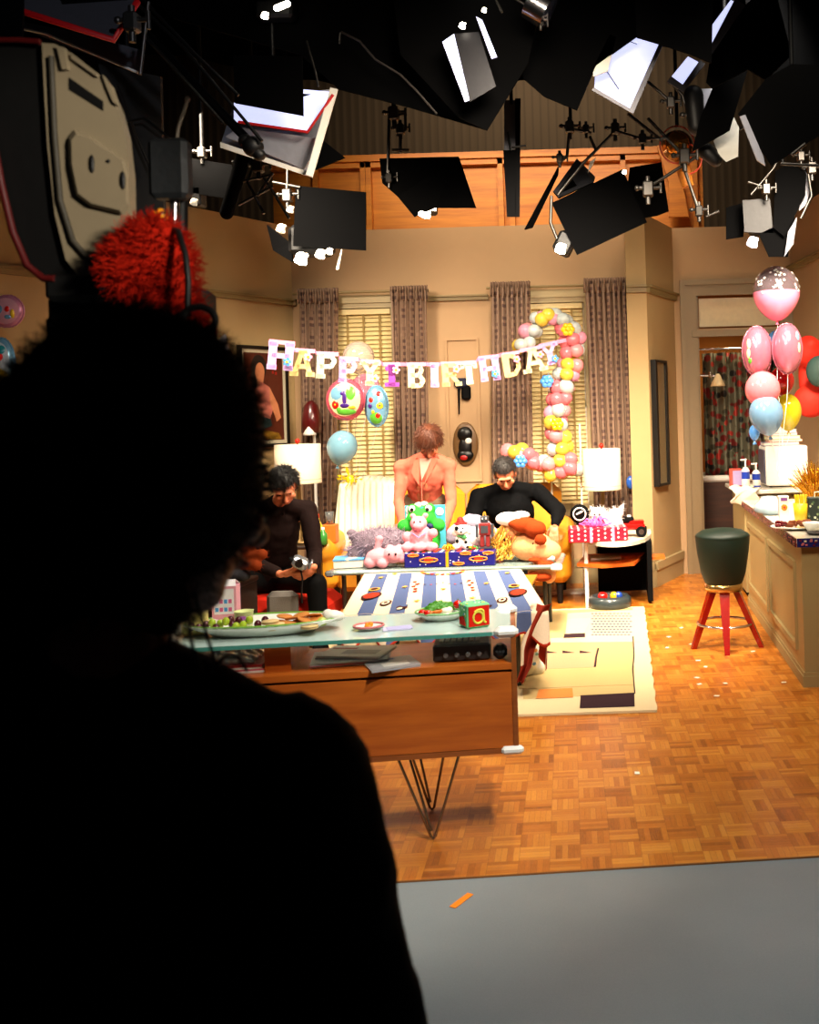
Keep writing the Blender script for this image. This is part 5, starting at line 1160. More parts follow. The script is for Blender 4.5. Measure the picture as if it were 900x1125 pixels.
# ================================================================= STOOL
sc_=V((XX(797,6.35,.05),6.35,0)); t=thing('bar_stool','bar stool with tapered dark green velvet seat, red legs, chrome ring','stool',sc_)
zs_=P(797,580,6.35).z; zb_=P(797,640,6.35).z; zc_=P(797,648,6.35).z; r0=.175
obj('seat',MB().lathe([(.001,zs_),(.07,zs_-.003),(.13,zs_-.014),(r0-.008,zs_-.035),(r0+.003,zs_-.05),(r0,zs_-.058),(r0+.001,zs_-.066),(r0-.008,zs_-.15),(.145,zb_+.07),(.125,zb_+.01),(.118,zb_),(.001,zb_)],sc_,40),mat('dark green velvet',(.015,.10,.055),.55,sheen=.6,bump=.1),t)
obj('seat_ring',MB().lathe([(.001,zb_+.0),(.122,zb_),(.122,zc_),(.001,zc_)],sc_,40),mat('brass ring',(.75,.6,.35),.22,.9),t)
obj('swivel_post',MB().cyl(sc_+V((0,0,zc_)),sc_+V((0,0,.25)),.02),M_chrome,t)
M_rl=mat('red lacquered wood',(.55,.05,.02),.25,coat=.5)
ft=[(-.21,-.05),(.225,-.06),(-.015,-.24),(.02,.2)]
for fx_,fy in ft:
    d=V((fx_,fy,0)).normalized(); a=sc_+d*.085+V((0,0,zc_)); b=sc_+V((fx_,fy,.0)); 
    s1=V((-d.y,d.x,0)); m=MB(); w0,w1=.032,.016
    pts=[a+s1*w0-d*w0*.8,a-s1*w0-d*w0*.8,a-s1*w0+d*w0*.5,a+s1*w0+d*w0*.5]; pb_=[b+s1*w1-d*w1,b-s1*w1-d*w1,b-s1*w1+d*w1,b+s1*w1+d*w1]
    m.add(pts+pb_,[(0,1,2,3),(7,6,5,4),(0,4,5,1),(1,5,6,2),(2,6,7,3),(3,7,4,0)]); obj('leg',m,M_rl,t)
zr=P(797,684,6.35).z; R=.175; m=MB(); m.tube([sc_+V((R*cos(q),R*sin(q),zr)) for q in [i*2*PI/48 for i in range(48)]],.009,10,closed=True); obj('foot_ring',m,M_chrome,t)
# paper scraps on floor
random.seed(21); sc0=None
for i,(px,py) in enumerate([(767,726),(775,733),(766,745),(769,752),(797,751),(861,750),(733,712),(760,708),(749,690),(735,700),(827,716),(700,850),(788,765)]):
    g=G(px,py); 
    if sc0 is None: sc0=obj('paper_scrap',MB().prism([(-.02,-.012,.002),(.015,-.016,.002),(.024,.008,.002),(-.01,.014,.002)],(0,0,.0015)),M_white,org=(0,0,0)); o=sc0
    else: o=sc0.copy(); C.objects.link(o)
    o.location=g; o.rotation_euler=(0,0,i*1.3); o.scale=(.8,.8,1); tag(o,'tiny white paper scrap on the parquet near the stool','paper scrap','paper scraps on the parquet')
# orange tape mark on grey floor
a=G(497,996,.0);b=G(517,981,.0); d=(b-a).normalized(); s1=V((-d.y,d.x,0))*.012
tag(obj('tape_mark',MB().prism([a+s1+V((0,0,-.003)),a-s1+V((0,0,-.003)),b-s1+V((0,0,-.003)),b+s1+V((0,0,-.003))],(0,0,.0012)),mat('orange gaffer tape',(.95,.5,.06),.5)),'short strip of orange tape on the grey studio floor','tape')
# ================================================================= BALLOONS
bm={k:balloonmat('balloon '+k,c) for k,c in dict(pink=(.93,.48,.52),rose=(.95,.6,.62),yellow=(.93,.82,.3),white=(.78,.82,.82),sky=(.35,.6,.88),blue=(.42,.56,.68),palepink=(.92,.62,.72)).items()}
Yc=8.35
def pt(path,u):
    L=[(V(path[i+1])-V(path[i])).length for i in range(len(path)-1)]; s=u*sum(L)
    for i,l in enumerate(L):
        if s<=l or i==len(L)-1: return V(path[i]).lerp(V(path[i+1]),min(1,s/l))
        s-=l
main=[(603,347,0),(622,356,0),(631,378,0),(627,400,0),(619,420,0),(614,440,0),(611,462,0),(614,480,0),(617,497,0),(628,515,0)]
hook=[(596,351,0),(580,366,0),(576,378,0)]; base=[(566,497,0),(582,503,0),(602,511,0),(612,521,0)]
base_pt=P(612,560,Yc); t=thing('balloon_tower','tall number one shaped column of pink, yellow and white balloons','balloon decoration',(base_pt.x,Yc,0))
m=MB(); sx_=P(628,500,Yc)
for px in (604,637): 
    x=XX(px,Yc,1.3); m.cyl((x,Yc+.09,.01),(x,Yc+.09,1.9 if px<610 else 1.45),.008)
m.box((base_pt.x,Yc+.09,.012),(.5,.18,.02)); m.tube([P(a,b,Yc) for a,b,_ in main],.01,6); m.tube([P(a,b,Yc) for a,b,_ in base],.01,6); m.tube([P(a,b,Yc) for a,b,_ in hook],.01,6)
obj('frame',m,M_white,t)
random.seed(17); cnt=0; protos={}
def bl(name_c,p,r,sq=1.08):
    global cnt
    if name_c not in protos:
        mm=MB(); o0=ORG[t.name]; mm.sph(o0,(1,1,sq),14,10); mm.cyl(o0+V((0,0,-1.06)),o0+V((0,0,-1.2)),.08,.14,8)
        me_=obj('balloon',mm,bm[name_c],t); protos[name_c]=me_; o=me_
    else: o=protos[name_c].copy(); C.objects.link(o)
    o.parent=t; o.location=p-ORG[t.name]; o.scale=(r,r,r); o.rotation_euler=(random.uniform(-1.4,1.4),random.uniform(-1.4,1.4),0); cnt+=1; return o
seq=['white','white','pink','yellow','pink','pink','yellow','pink','yellow','white','pink','pink','pink','white','pink','pink','white','yellow','yellow','yellow']
def cluster(c,k,cols,rad=.062):
    for j in range(4):
        q=j*PI/2+k*.55; off=V((cos(q)*rad*.95,sin(q)*rad*.8-.02,random.uniform(-.02,.02)))
        col=cols[j%len(cols)]; bl(col,c+off,rad*random.uniform(.92,1.08))
spir=[('white','white','palepink','yellow'),('white','pink','palepink','white'),('pink','pink','pink','white'),('yellow','pink','pink','palepink'),('yellow','pink','rose','white'),('palepink','yellow','rose','yellow'),('white','yellow','palepink','white'),('pink','white','rose','pink'),('pink','pink','white','pink'),('white','rose','pink','palepink'),('white','pink','pink','yellow'),('yellow','white','pink','rose'),('yellow','palepink','white','yellow'),('yellow','yellow','yellow','pink'),('yellow','yellow','pink','white')]
for k in range(15): q=pt(main,k/14); cluster(P(q.x,q.y,Yc),k,spir[k])
for k in range(3): q=pt(hook,k/2); cluster(P(q.x,q.y,Yc),k,(('white','white','white','yellow'),('white','rose','palepink','white'),('pink','yellow','white','white'))[k],.058)
for k in range(5): q=pt(base,k/4); cluster(P(q.x,q.y,Yc),k,(('yellow','pink','rose','yellow'),('pink','pink','rose','pink'),('pink','rose','pink','white'),('yellow','pink','rose','yellow'),('yellow','yellow','pink','yellow'))[k],.062)
def flowerb(px,py,c1):
    c=P(px,py,Yc-.13); m=MB()
    for i in range(6): q=i*PI/3; m.sph(c+V((.034*cos(q),-.0,.034*sin(q))),.026,12,8)
    m.sph(c+V((0,-.02,0)),.02,10,8); o=obj('flower_balloon',m,c1,t)
yf=mat('flower yellow',(.92,.72,.05),.2,coat=1); bf=mat('flower blue',(.3,.58,.92),.2,coat=1)
for a in ((624,362,yf),(601,419,bf),(612,466,yf),(572,507,bf)): flowerb(*a)
# ---- single balloons
def latex(name,label,px,py,rpx,Y,mt,asp=1.15,tilt=0,grp=None,strto=None,print_=None,cat='balloon'):
    c=P(px,py,Y); r=rpx*Y/F; t=thing(name,label,cat,c-V((0,0,r*asp*1.2)),grp); R=Matrix.Rotation(tilt,3,'Y')
    def fn(p): 
        z=p.z; k_=1 if z>0 else 1-.22*(-z)**2; return V((p.x*k_,p.y*k_,z if z>0 else z*1.12))
    m=MB(); m.sph(c,(r,r,r*asp),24,16,M=R,fn=fn); e=c+R@V((0,0,-r*asp*1.12)); m.cyl(e,e+R@V((0,0,-.025)),.006,.016,10); obj('skin',m,mt,t)
    if print_: print_(c,r,asp,R,t)
    if strto:
        a=e; b=V(strto); pts=[a.lerp(b,i/10)+V((.01*sin(i*1.3),0,-.04*sin(i/10*PI)*0)) for i in range(11)]
        obj('string',MB().tube(pts,.002,4),M_white,t)
    return t
k_clear=balloonmat('clear balloon film',(.95,.9,.9),.75,.08)
kt=V((XX(388,8.4,.7),8.4,.72))
# left cluster
latex('balloon','clear balloon at top of left bunch, partly behind letters P P',394,392,17,8.0,k_clear,1.0,strto=kt)
latex('balloon','pale blue latex balloon low in the left bunch by window',376,491,16.5,8.0,balloonmat('pale blue latex',(.48,.66,.74),.3),1.12,.25,strto=kt)
latex('balloon','plain pink latex balloon behind the foil balloon in left bunch',402,425,15,8.35,bm['palepink'],1.0,0,strto=kt)
def foil(name,label,px,py,rx,rz,Y,rim,face,motifs,yaw=0,grp=None,strto=None,thick=.35):
    c=P(px,py,Y); a=rx*Y/F; b=rz*Y/F; t=thing(name,label,'balloon',c-V((0,0,b)),grp); Rm=Matrix.Rotation(yaw,3,'Z')
    R0=max(a,b)
    n=28; vs=[];
    m=MB(); m.sph(c,(R0*(a/R0 if yaw==0 else 1),R0*thick,b),n,16,M=Rm); m.tube([c+Rm@V(((a if yaw==0 else R0)*1.02*cos(q),0,b*1.02*sin(q)))+Rm@V((0,.0,.004*sin(q*26))) for q in [i*2*PI/60 for i in range(60)]],.006,6,closed=True)
    obj('skin',m,rim,t)
    AA=a if yaw==0 else R0
    m=MB(); mats=[face]+[x[0] for x in motifs]
    def onf(x,z,lift=.003):
        q=max(0,1-x*x-z*z)**.5; return c+Rm@V((AA*x,-(R0*thick*q)-lift,b*z))
    def patch(cx,cz,r1,r2,mi,lift,n=14):
        # small domed patch following the skin
        k0=len(m.v); m.v.append(onf(cx,cz,lift)); rings=3
        for j in range(1,rings+1):
            for i in range(n): q=2*PI*i/n; m.v.append(onf(cx+r1*j/rings*cos(q),cz+r2*j/rings*sin(q),lift if j<rings else lift*.3))
        for i in range(n): m.f.append((k0,k0+1+i,k0+1+(i+1)%n)); m.mi.append(mi); m.sm.append(True)
        for j in range(1,rings):
            for i in range(n):
                A_=k0+1+(j-1)*n; B_=A_+n; m.f.append((A_+i,B_+i,B_+(i+1)%n,A_+(i+1)%n)); m.mi.append(mi); m.sm.append(True)
    patch(0,0,.84,.84,0,.003,24)
    for i,mo in enumerate(motifs):
        for (x,z,r1,r2) in mo[1]: patch(x,z,r1,r2,i+1,.006+.0015*i)
    obj('printed_face',m,mats,t)
    if strto: e=c-V((0,0,b)); obj('string',MB().tube([e.lerp(V(strto),i/8)+V((.006*sin(i),0,0)) for i in range(9)],.002,4),M_white,t)
    return t
fp=mat('foil pink',(.85,.4,.48),.18,.5,bump=.1); fs_=mat('foil sky',(.5,.72,.85),.2,.4); fr=mat('foil red print',(.85,.12,.06),.3); fpu=mat('foil purple print',(.25,.12,.45),.3); fgn=mat('foil green print',(.35,.65,.2),.3); fyl=mat('foil yellow print',(.92,.75,.15),.3); fcr=mat('foil cream print',(.85,.82,.62),.3)
foil('foil_balloon','round pink foil balloon printed with purple number 1 and flowers',380,439,20.5,22,7.9,fp,fcr,[(fs_,[(-.4,.3,.35,.35)]),(fgn,[(.1,-.62,.5,.16),(.35,.3,.25,.35),(-.3,-.5,.14,.14)]),(fpu,[(0.03,.05,.12,.42),(0.03,-.3,.26,.12),(-.08,.3,.14,.1)]),(fr,[(-.48,-.25,.2,.2)]),(fyl,[(.4,-.4,.2,.08),(-.48,-.25,.07,.07)])],0,None,kt)
foil('foil_balloon','narrow seen sky blue foil balloon with red and yellow flowers',414,446,12.5,22,7.95,fs_,fs_,[(fgn,[(0,-.6,.55,.3)]),(fr,[(-.35,.3,.2,.14),(.2,-.5,.25,.15),(.3,.6,.2,.12)]),(fyl,[(.4,.0,.28,.17),(-.2,-.3,.15,.1)]),(fpu,[(-.45,0,.2,.12),(.4,0,.1,.06)])],0,None,kt)
# yellow foil weight bow
m=MB(); random.seed(14); c=P(385,527,8.4)
for i in range(24):
    d=V((random.gauss(0,1),random.gauss(0,.5),random.gauss(0,1))).normalized(); m.prism([c,c+d*.09+V((.012,0,.01)),c+d*.12,c+d*.09-V((.012,0,.01))],(0,.004,0))
m.sph(c,.04); m.cyl(c,(c.x,c.y,.35),.006); tag(obj('balloon_weight',m,mat('yellow cellophane',(.88,.8,.15),.15,.2)),'shiny yellow foil bow weight below the pale blue balloon','balloon weight')
# right cluster
kn2=V((XX(858,7.1,1.0),7.1,1.0)); Yq=7.1
def conf(c,r,asp,R,t):
    m=MB(); random.seed(2)
    for p,nm in ellpts(c,(r,r,r*asp),60,None,lambda p:p.z>c.z-.02 and p.y<c.y+.5*r):
        s,t_,_=basis(nm); s*=.011; t_*=.011; a=random.random()*6; 
        q=[p+nm*.001+(s*cos(a+i*PI/2.5)+t_*sin(a+i*PI/2.5)) for i in range(5)]; m.prism(q,nm*.001)
    obj('confetti_print',m,M_white,t)
kk=NT('two tone balloon'); o,x,y,z=kk.xyz(); kk.col(kk.mix(kk.ma('LESS_THAN',z,.225),lin((.62,.55,.58)),lin((.93,.5,.63)))); 
kk.put(kk.b.inputs['Transmission Weight'],kk.ma('ADD',.0,kk.ma('MULTIPLY',kk.ma('GREATER_THAN',z,.225),.8))); kk.b.inputs['Roughness'].default_value=.1; kk.b.inputs['IOR'].default_value=1.05; kk.b.inputs['Coat Weight'].default_value=1
latex('balloon','large balloon with clear speckled top and pink bottom, highest at right',853,321,26,Yq,kk.m,1.1,strto=kn2,print_=conf)
M_fp=mat('foil dusty pink',(.72,.42,.5),.2,.45,bump=.1)
foil('foil_balloon','pink foil balloon seen edge-on, left of the pair under the highest balloon',832,386,16,27,7.15,M_fp,M_fp,[(fcr,[(-.65,.3,.12,.2),(-.7,-.1,.1,.2)]),(fgn,[(-.6,-.4,.1,.12)])],0,None,kn2,.6)
foil('foil_balloon','pink foil balloon seen edge-on, right of the pair near the red handset cushion',865,383,16,27,7.1,M_fp,M_fp,[(fs_,[(.65,.5,.14,.2)]),(fcr,[(.7,0,.1,.2)])],0,None,kn2,.6)
latex('balloon','round pink latex balloon directly above blue one at right',838,428,19.5,7.0,bm['pink'],1.05,strto=kn2)
latex('balloon','red balloon half hidden behind the pink foil pair',859,418,14,7.5,balloonmat('red latex',(.65,.06,.08),.2),1.1,strto=kn2)
latex('balloon','pale blue latex balloon lowest in the right bunch',842,455,19,6.95,bm['blue'],1.15,-.15,strto=kn2)
latex('balloon','yellow balloon half hidden behind the pale blue one at right',866,452,15,7.4,balloonmat('olive yellow latex',(.75,.68,.12),.3),1.3,strto=kn2)
latex('balloon','small sky blue balloon peeking between the two pink foil balloons',852,372,8,7.45,balloonmat('sky latex',(.35,.55,.8),.2),1.1,strto=kn2)
t=latex('balloon','tiny pale blue balloon end hanging below the lowest right balloon',829,475,6,7.1,bm['sky'],1.4)
# left edge foil balloon
foil('foil_balloon','pink printed foil balloon at the left edge behind the camera',8,342,18,17,6.0,mat('foil light pink',(.8,.5,.6),.3,.2),mat('foil face pink',(.85,.6,.65),.3),[(fs_,[(-.3,.1,.25,.3),(.2,-.4,.2,.15)]),(fr,[(.2,.1,.15,.2)]),(fyl,[(.5,-.2,.12,.3)])])
foil('foil_balloon','multicoloured foil balloon at left edge beside operator\'s hair',2,398,14,26,5.9,fs_,mat('foil print white',(.7,.75,.8),.3),[(fr,[(.1,.2,.4,.2),(.3,-.9,.1,.1)]),(fyl,[(.2,-.6,.5,.3)]),(mat('foil teal',(.1,.5,.55),.3),[(.2,.5,.4,.2)]),(fpu,[(0,0,.3,.15)])])
# ================================================================= BANNER
LET={ # slab letters as filled strokes (x0,z0,x1,z1) or thick lines in a unit box
'H':[((.18,0),(.18,1)),((.82,0),(.82,1)),((.18,.5),(.82,.5)),((.02,.04),(.34,.04)),((.02,.96),(.34,.96)),((.66,.04),(.98,.04)),((.66,.96),(.98,.96))],
'A':[((.16,0),(.46,1)),((.84,0),(.54,1)),((.3,.36),(.7,.36)),((0,.04),(.32,.04)),((.68,.04),(1,.04)),((.34,.95),(.66,.95))],
'P':[((.22,0),(.22,1)),((.22,.95),(.7,.93)),((.7,.93),(.84,.72)),((.84,.72),(.7,.48)),((.7,.48),(.22,.46)),((.05,.04),(.42,.04))],
'Y':[((.5,0),(.5,.5)),((.5,.5),(.14,1)),((.5,.5),(.86,1)),((.3,.04),(.7,.04)),((0,.96),(.3,.96)),((.7,.96),(1,.96))],
'1':[((.5,0),(.5,1)),((.12,.06),(.88,.06)),((.5,.92),(.18,.8)),((.5,.5),(.5,.98))],
'B':[((.2,0),(.2,1)),((.2,.96),(.68,.94)),((.68,.94),(.76,.74)),((.76,.74),(.6,.53)),((.2,.53),(.64,.53)),((.64,.53),(.84,.28)),((.84,.28),(.68,.06)),((.68,.06),(.2,.04))],
'I':[((.5,0),(.5,1)),((.15,.05),(.85,.05)),((.15,.95),(.85,.95))],
'R':[((.2,0),(.2,1)),((.2,.96),(.7,.94)),((.7,.94),(.8,.72)),((.8,.72),(.64,.5)),((.64,.5),(.2,.48)),((.5,.48),(.82,.06)),((.04,.04),(.38,.04)),((.7,.04),(.98,.04))],
'T':[((.5,0),(.5,1)),((.06,.94),(.94,.94)),((.08,.94),(.08,.76)),((.92,.94),(.92,.76)),((.3,.04),(.7,.04))],
'D':[((.2,0),(.2,1)),((.2,.95),(.6,.92)),((.6,.92),(.84,.66)),((.84,.66),(.84,.34)),((.84,.34),(.6,.08)),((.6,.08),(.2,.05))]}
lc={'lav':mat('card lavender',(.78,.62,.85),.6,bump=.05),'cream':mat('card cream',(.88,.84,.62),.6,bump=.05),'yel':mat('card yellow',(.88,.78,.5),.6,bump=.05),'grey':mat('card grey green',(.75,.8,.72),.6,bump=.05),'pur':mat('card purple',(.58,.2,.6),.6,bump=.05),'pink':mat('card pink',(.9,.55,.68),.6,bump=.05)}
data=[('H',308.5,391,27,28,'lav',-6),('A',332.5,399,25,26,'yel',-4),('P',359,402,24,25,'grey',-3),('P',382.5,407,21,24,'lav',-3),('Y',406.5,410,21,24,'cream',-3),('1',430.5,412.5,19,23,'pur',0),
('B',458,413,20,24,'cream',0),('I',477.5,412.5,11,23,'lav',0),('R',496,411.5,22,23,'yel',2),('T',515.5,410,17,22,'grey',3),('H',538,405,22,24,'lav',6),('D',562.5,401,21,24,'yel',8),('A',586.5,395.5,27,24,'cream',10),('Y',604,389,21,21,'lav',12)]
def byd(px): return 7.0+(px-300)/310*1.2
bt=thing('birthday_banner','pastel letter banner reading HAPPY 1 BIRTHDAY strung across the room','banner',P(458,430,byd(458)))
tops=[]
for (ch,px,py,w,h,c_,tilt) in data:
    Y=byd(px); c=P(px,py,Y); W=w*Y/F; Hh=h*Y/F; Ra=Matrix.Rotation(math.radians(-tilt),3,'Y'); th=.22*Hh if ch!='I' else .25*Hh; m=MB()
    yaw=Matrix.Rotation(math.atan2(1.2,2.1)*.6,3,'Z')
    def lp(x,z,o=0): return c+yaw@(Ra@V(((x-.5)*W,0,(z-.5)*Hh)))+V((0,o,0))
    for (a,b) in LET[ch]:
        A_=lp(*a);B_=lp(*b); d=(B_-A_).normalized(); nn=yaw@V((0,-1,0)); s=d.cross(nn).normalized()*th*.62*(1.15 if abs(a[0]-b[0])<.15 and abs(a[1]-b[1])>.4 else .72); e=d*th*.12
        m.prism([A_-s-e,B_-s+e,B_+s+e,A_+s-e],nn*.003+V((0,0,0)))
    L=obj('letter',m,lc[c_],bt)
    L['label']='%s card letter %s'%({'lav':'lavender','cream':'cream','yel':'yellow','grey':'pale green','pur':'purple','pink':'pink'}[c_],ch)
    tops.append(lp(.0,1.03)); tops.append(lp(1.0,1.03))
    if ch in 'HRYD1A' :
        q=c+V((W*.28,-.012,Hh*(-.25 if ch in 'YH' else .25))); m=MB(); 
        for i in range(5): a=i*2*PI/5; m.prism([q+V((.02*cos(a)+.012*cos(b),0,.02*sin(a)+.012*sin(b))) for b in [j*PI/4 for j in range(8)]],(0,-.003,0))
        m.prism([q+V((.01*cos(b),-.004,.01*sin(b))) for b in [j*PI/4 for j in range(8)]],(0,-.003,0),1); obj('card_flower',m,[lc['pink'] if c_!='lav' else bf,fyl],L)
m=MB(); 
def rib(a,b):
    m.prism([a+V((0,.006,-.014)),b+V((0,.006,-.014)),b+V((0,.006,.016)),a+V((0,.006,.016))],(0,.003,0))
seqp=[P(296,381,7.0)]+tops+[P(636,371,8.3)]
for i in range(len(seqp)-1): rib(seqp[i],seqp[i+1])
obj('ribbon',m,lc['pink'],bt)
# ================================================================= PEOPLE
M_skin=mat('skin warm',(.78,.46,.32),.5,var=.05,ss=.1,bump=.1); 
def hand_prims(m,w,d,pn,thumb,curl=.5,s=1.0):
    """palm and five fingers; w wrist, d finger direction, pn palm normal, thumb=+-1 side"""
    d=d.normalized(); pn=(pn-d*pn.dot(d)).normalized(); sd=d.cross(pn)*thumb
    kn=[]
    for i,(o,l) in enumerate(((-.030,.078),(-.010,.086),(.011,.083),(.031,.072))):
        # i=0 little ... i=3 index side
        k=w+d*(.092-.004*abs(i-2))*s+sd*o*s; m.cap(w+d*.015*s+sd*o*.55*s,k,.0125*s,.0105*s,10); kn.append((k,l*s))
    m.sph(w+d*.045*s,(.034*s,.034*s,.018*s),M=Matrix((sd,d,pn)).transposed())
    for i,(k,l) in enumerate(kn):
        q=k; a=curl*.5; 
        for j,f in enumerate((.46,.31,.23)):
            a+=curl*(.55+.06*i); dd=d*cos(a)+pn*sin(a)+sd*(.05*(i-1.5)); dd.normalize(); e=q+dd*l*f; m.cap(q,e,(.0095-.0011*j)*s,(.0088-.0012*j)*s,8); q=e
    b=w+d*.028*s+sd*.026*s; t1=b+(sd*.75+d*.5+pn*.45).normalized()*.036*s; t2=t1+(sd*.25+d*.8+pn*(.4+.4*curl)).normalized()*.03*s; t3=t2+(d*.8+pn*(.5+.5*curl)-sd*.1).normalized()*.024*s
    m.cap(b-d*.01*s,t1,.014*s,.011*s,10); m.cap(t1,t2,.0105*s,.0098*s,10); m.cap(t2,t3,.0098*s,.008*s,10)
def head_prims(m,c,f,u,s=1.0):
    f=f.normalized(); u=(u-f*u.dot(f)).normalized(); r=f.cross(u); M=Matrix((r,f,u)).transposed()
    m.sph(c+(u*.028-f*.012)*s,(.075*s,.093*s,.085*s),M=M); m.sph(c+(u*-.03+f*.022)*s,(.058*s,.066*s,.078*s),M=M); m.sph(c+(u*-.078+f*.05)*s,(.03*s,.03*s,.024*s),M=M)
    m.cap(c+(f*.083+u*.012)*s,c+(f*.106-u*.022)*s,.009*s,.0145*s,10); m.sph(c+(f*.078+u*.03)*s,(.058*s,.016*s,.012*s),M=M)
    m.sph(c+(f*.084-u*.05)*s,(.024*s,.010*s,.008*s),M=M)
    for q in (-1,1): m.sph(c+(r*.074*q-f*.0-u*.005)*s,(.012*s,.02*s,.032*s),M=M); m.sph(c+(r*.042*q+f*.066-u*.018)*s,(.024*s,.02*s,.022*s),M=M)
    return M,r,f,u
def person(label,J,hair,top,trou,shoe,top_vox=.011,skin=M_skin,hs=1.0,extra=None,name='person',sole=True,eyes=True,cuff=.9):
    pel,ch,nk,hc=J['pelvis'],J['chest'],J['neck'],J['head']
    gx=pel.x; gy=pel.y; t=thing(name,label,'person',(gx,gy,0))
    m=MB(); M,r,f,u=head_prims(m,hc,J['face'],J['up'],hs)
    m.cap(nk,hc-u*.05-f*.02,.053,.05); m.cap(ch,nk,.08,.055)
    m.cap(pel,ch,.10,.11)
    for s in 'LR':
        sh,el,wr=J['sh'+s],J['el'+s],J['wr'+s]; m.cap(ch.lerp(sh,.3),sh,.05,.034); m.cap(sh,el,.034,.03); m.cap(el,wr,.031,.023)
        hand_prims(m,wr,*J['hand'+s])
        hp,kn,an=J['hip'+s],J['kn'+s],J['an'+s]; m.cap(pel,hp,.09,.07); m.cap(hp,kn,.07,.045); m.cap(kn,an,.045,.03); m.cap(an,an+J['toe'+s]*.12-V((0,0,.05)),.03,.025)
    body=blob('body',m,skin,t,.0055,2)
    # shirt
    m=MB(); R_=lambda a,b,ra,rb:m.cap(a,b,ra,rb,16)
    sL,sR=J['shL'],J['shR']; ax=(sR-sL).normalized(); dn=(pel-ch).normalized(); fr_=ax.cross(dn); 
    Mt=Matrix((ax,fr_.normalized(),-dn)).transposed(); bw=J.get('bw',1.0)
    m.sph(ch,(.175*bw,.125*bw,.17),20,14,M=Mt); m.sph(ch.lerp(pel,.5),(.165*bw,.125*bw,.22),20,14,M=Mt); m.sph(ch.lerp(pel,.22),(.172*bw,.128*bw,.2),20,14,M=Mt); m.sph(ch.lerp(nk,.4),(.15*bw,.1,.1),20,14,M=Mt); m.sph(pel.lerp(ch,.12),(.165*bw,.125*bw,.13),20,14,M=Mt)
    m.cap(sL,sR,.068,.068); m.cap(ch,nk-u*.0,.11,.066); m.cap(sL.lerp(nk,.25),nk,.06,.06); m.cap(sR.lerp(nk,.25),nk,.06,.06)
    for s in 'LR':
        sh,el,wr=J['sh'+s],J['el'+s],J['wr'+s]; R_(sh,el,.066*J.get('aw',1),.053*J.get('aw',1)); R_(el,el.lerp(wr,cuff),.053*J.get('aw',1),.038); 
    o=blob(top[0],m,top[1],t,top_vox,3)
    dsp=bpy.data.textures.get('folds') or bpy.data.textures.new('folds','CLOUDS'); dsp.noise_scale=.09
    md=o.modifiers.new('folds','DISPLACE'); md.texture=dsp; md.strength=.02; md.mid_level=.5
    # trousers
    m=MB(); m.sph(pel,(.168*bw,.13*bw,.12),20,14)
    for s in 'LR':
        hp,kn,an=J['hip'+s],J['kn'+s],J['an'+s]; m.cap(pel,hp,.115,.095,16); m.cap(hp,kn,.095,.068,16); m.cap(kn,kn.lerp(an,.96),.068,.05,16)
    blob('trousers',m,trou,t,.012,3)
    for s in 'LR':
        an=J['an'+s]; td=J['toe'+s]; m=MB(); b=V((an.x,an.y,.045)); m.cap(b-td*.05,b+td*.13,.04,.036,14); m.cap(b-td*.03+V((0,0,.03)),b+td*.02+V((0,0,.025)),.04,.04)
        sh_=blob('shoe',m,shoe,t,.009,2)
        if sole:
            m=MB(); m.cap(V((an.x,an.y,.012))-td*.05,V((an.x,an.y,.012))+td*.135,.012,.012); m.box(V((an.x,an.y,.01))+td*.04,(.075,.24,.02),M=Matrix((td.cross(V((0,0,1))),td,V((0,0,1)))).transposed(),bev=.008); obj('sole',m,M_black,sh_)
    if eyes:
        for q in (-1,1): obj('eye',MB().sph(hc+(r*.031*q+f*.079+u*.012)*hs,(.009*hs,.006*hs,.0035*hs),10,6,M=M),mat('eye dark',(.1,.06,.05),.2),t); 
        m=MB(); [m.cap(hc+(r*.016*q+f*.090+u*.032)*hs,hc+(r*.045*q+f*.077+u*.034)*hs,.0025,.002,8) for q in (-1,1)]; obj('eyebrow',m,hair[1],t)
        obj('lips',MB().sph(hc+(f*.092-u*.052)*hs,(.02*hs,.006*hs,.005*hs),12,8,M=M),mat('lips',(.6,.28,.24),.5),t)
    # hair
    hair[0](t,hc,M,r,f,u,hair[1],hs)
    if extra: extra(t,M,r,f,u)
    return t
def short_hair(t,c,M,r,f,u,mt,s,n=900,ln=.02,thick=.008,front=.072,back=-.05,lift=.45):
    m=MB(); m.sph(c+(u*.036-f*.018)*s,((.076+thick)*s,(.093+thick)*s,(.086+thick)*s),20,14,M=M)
    # trim the face side
    o=blob('hair',m,mt,t,.006,2); me=o.data; base=ORG[t.name]
    import bmesh
    b=bmesh.new(); b.from_mesh(me); kill=[]
    for v in b.verts:
        p=v.co+base-c; fx=p.dot(f);ux=p.dot(u)
        if (fx>.035*s and ux<front*s) or (fx>-.0 and ux<.0) or ux<back*s: kill.append(v)
    bmesh.ops.delete(b,geom=kill,context='VERTS'); pts=[]
    b.faces.ensure_lookup_table(); b.normal_update()
    for i in range(n):
        fa=b.faces[random.randrange(len(b.faces))]; cc=fa.calc_center_median(); nn=fa.normal.copy(); tg=(-u+f*.35+r*random.uniform(-.3,.3)); tg=tg-nn*tg.dot(nn); tg=tg.normalized() if tg.length>.05 else nn; pts.append((base+cc,(tg+nn*lift).normalized()))
    fm=MB()
    for fa in b.faces: pass
    b.to_mesh(me); b.free()
    strands(fm,pts,ln,.0024,.15,4); obj('hair_tufts',fm,mt,o)
M_hb=mat('brown hair',(.34,.16,.06),.5,bump=.8,scale=90); M_hd=mat('black brown hair',(.035,.022,.018),.5,bump=.8,scale=90); M_hg=mat('dark grey hair',(.12,.10,.09),.6,bump=.8,scale=90)
Z=V((0,0,1))
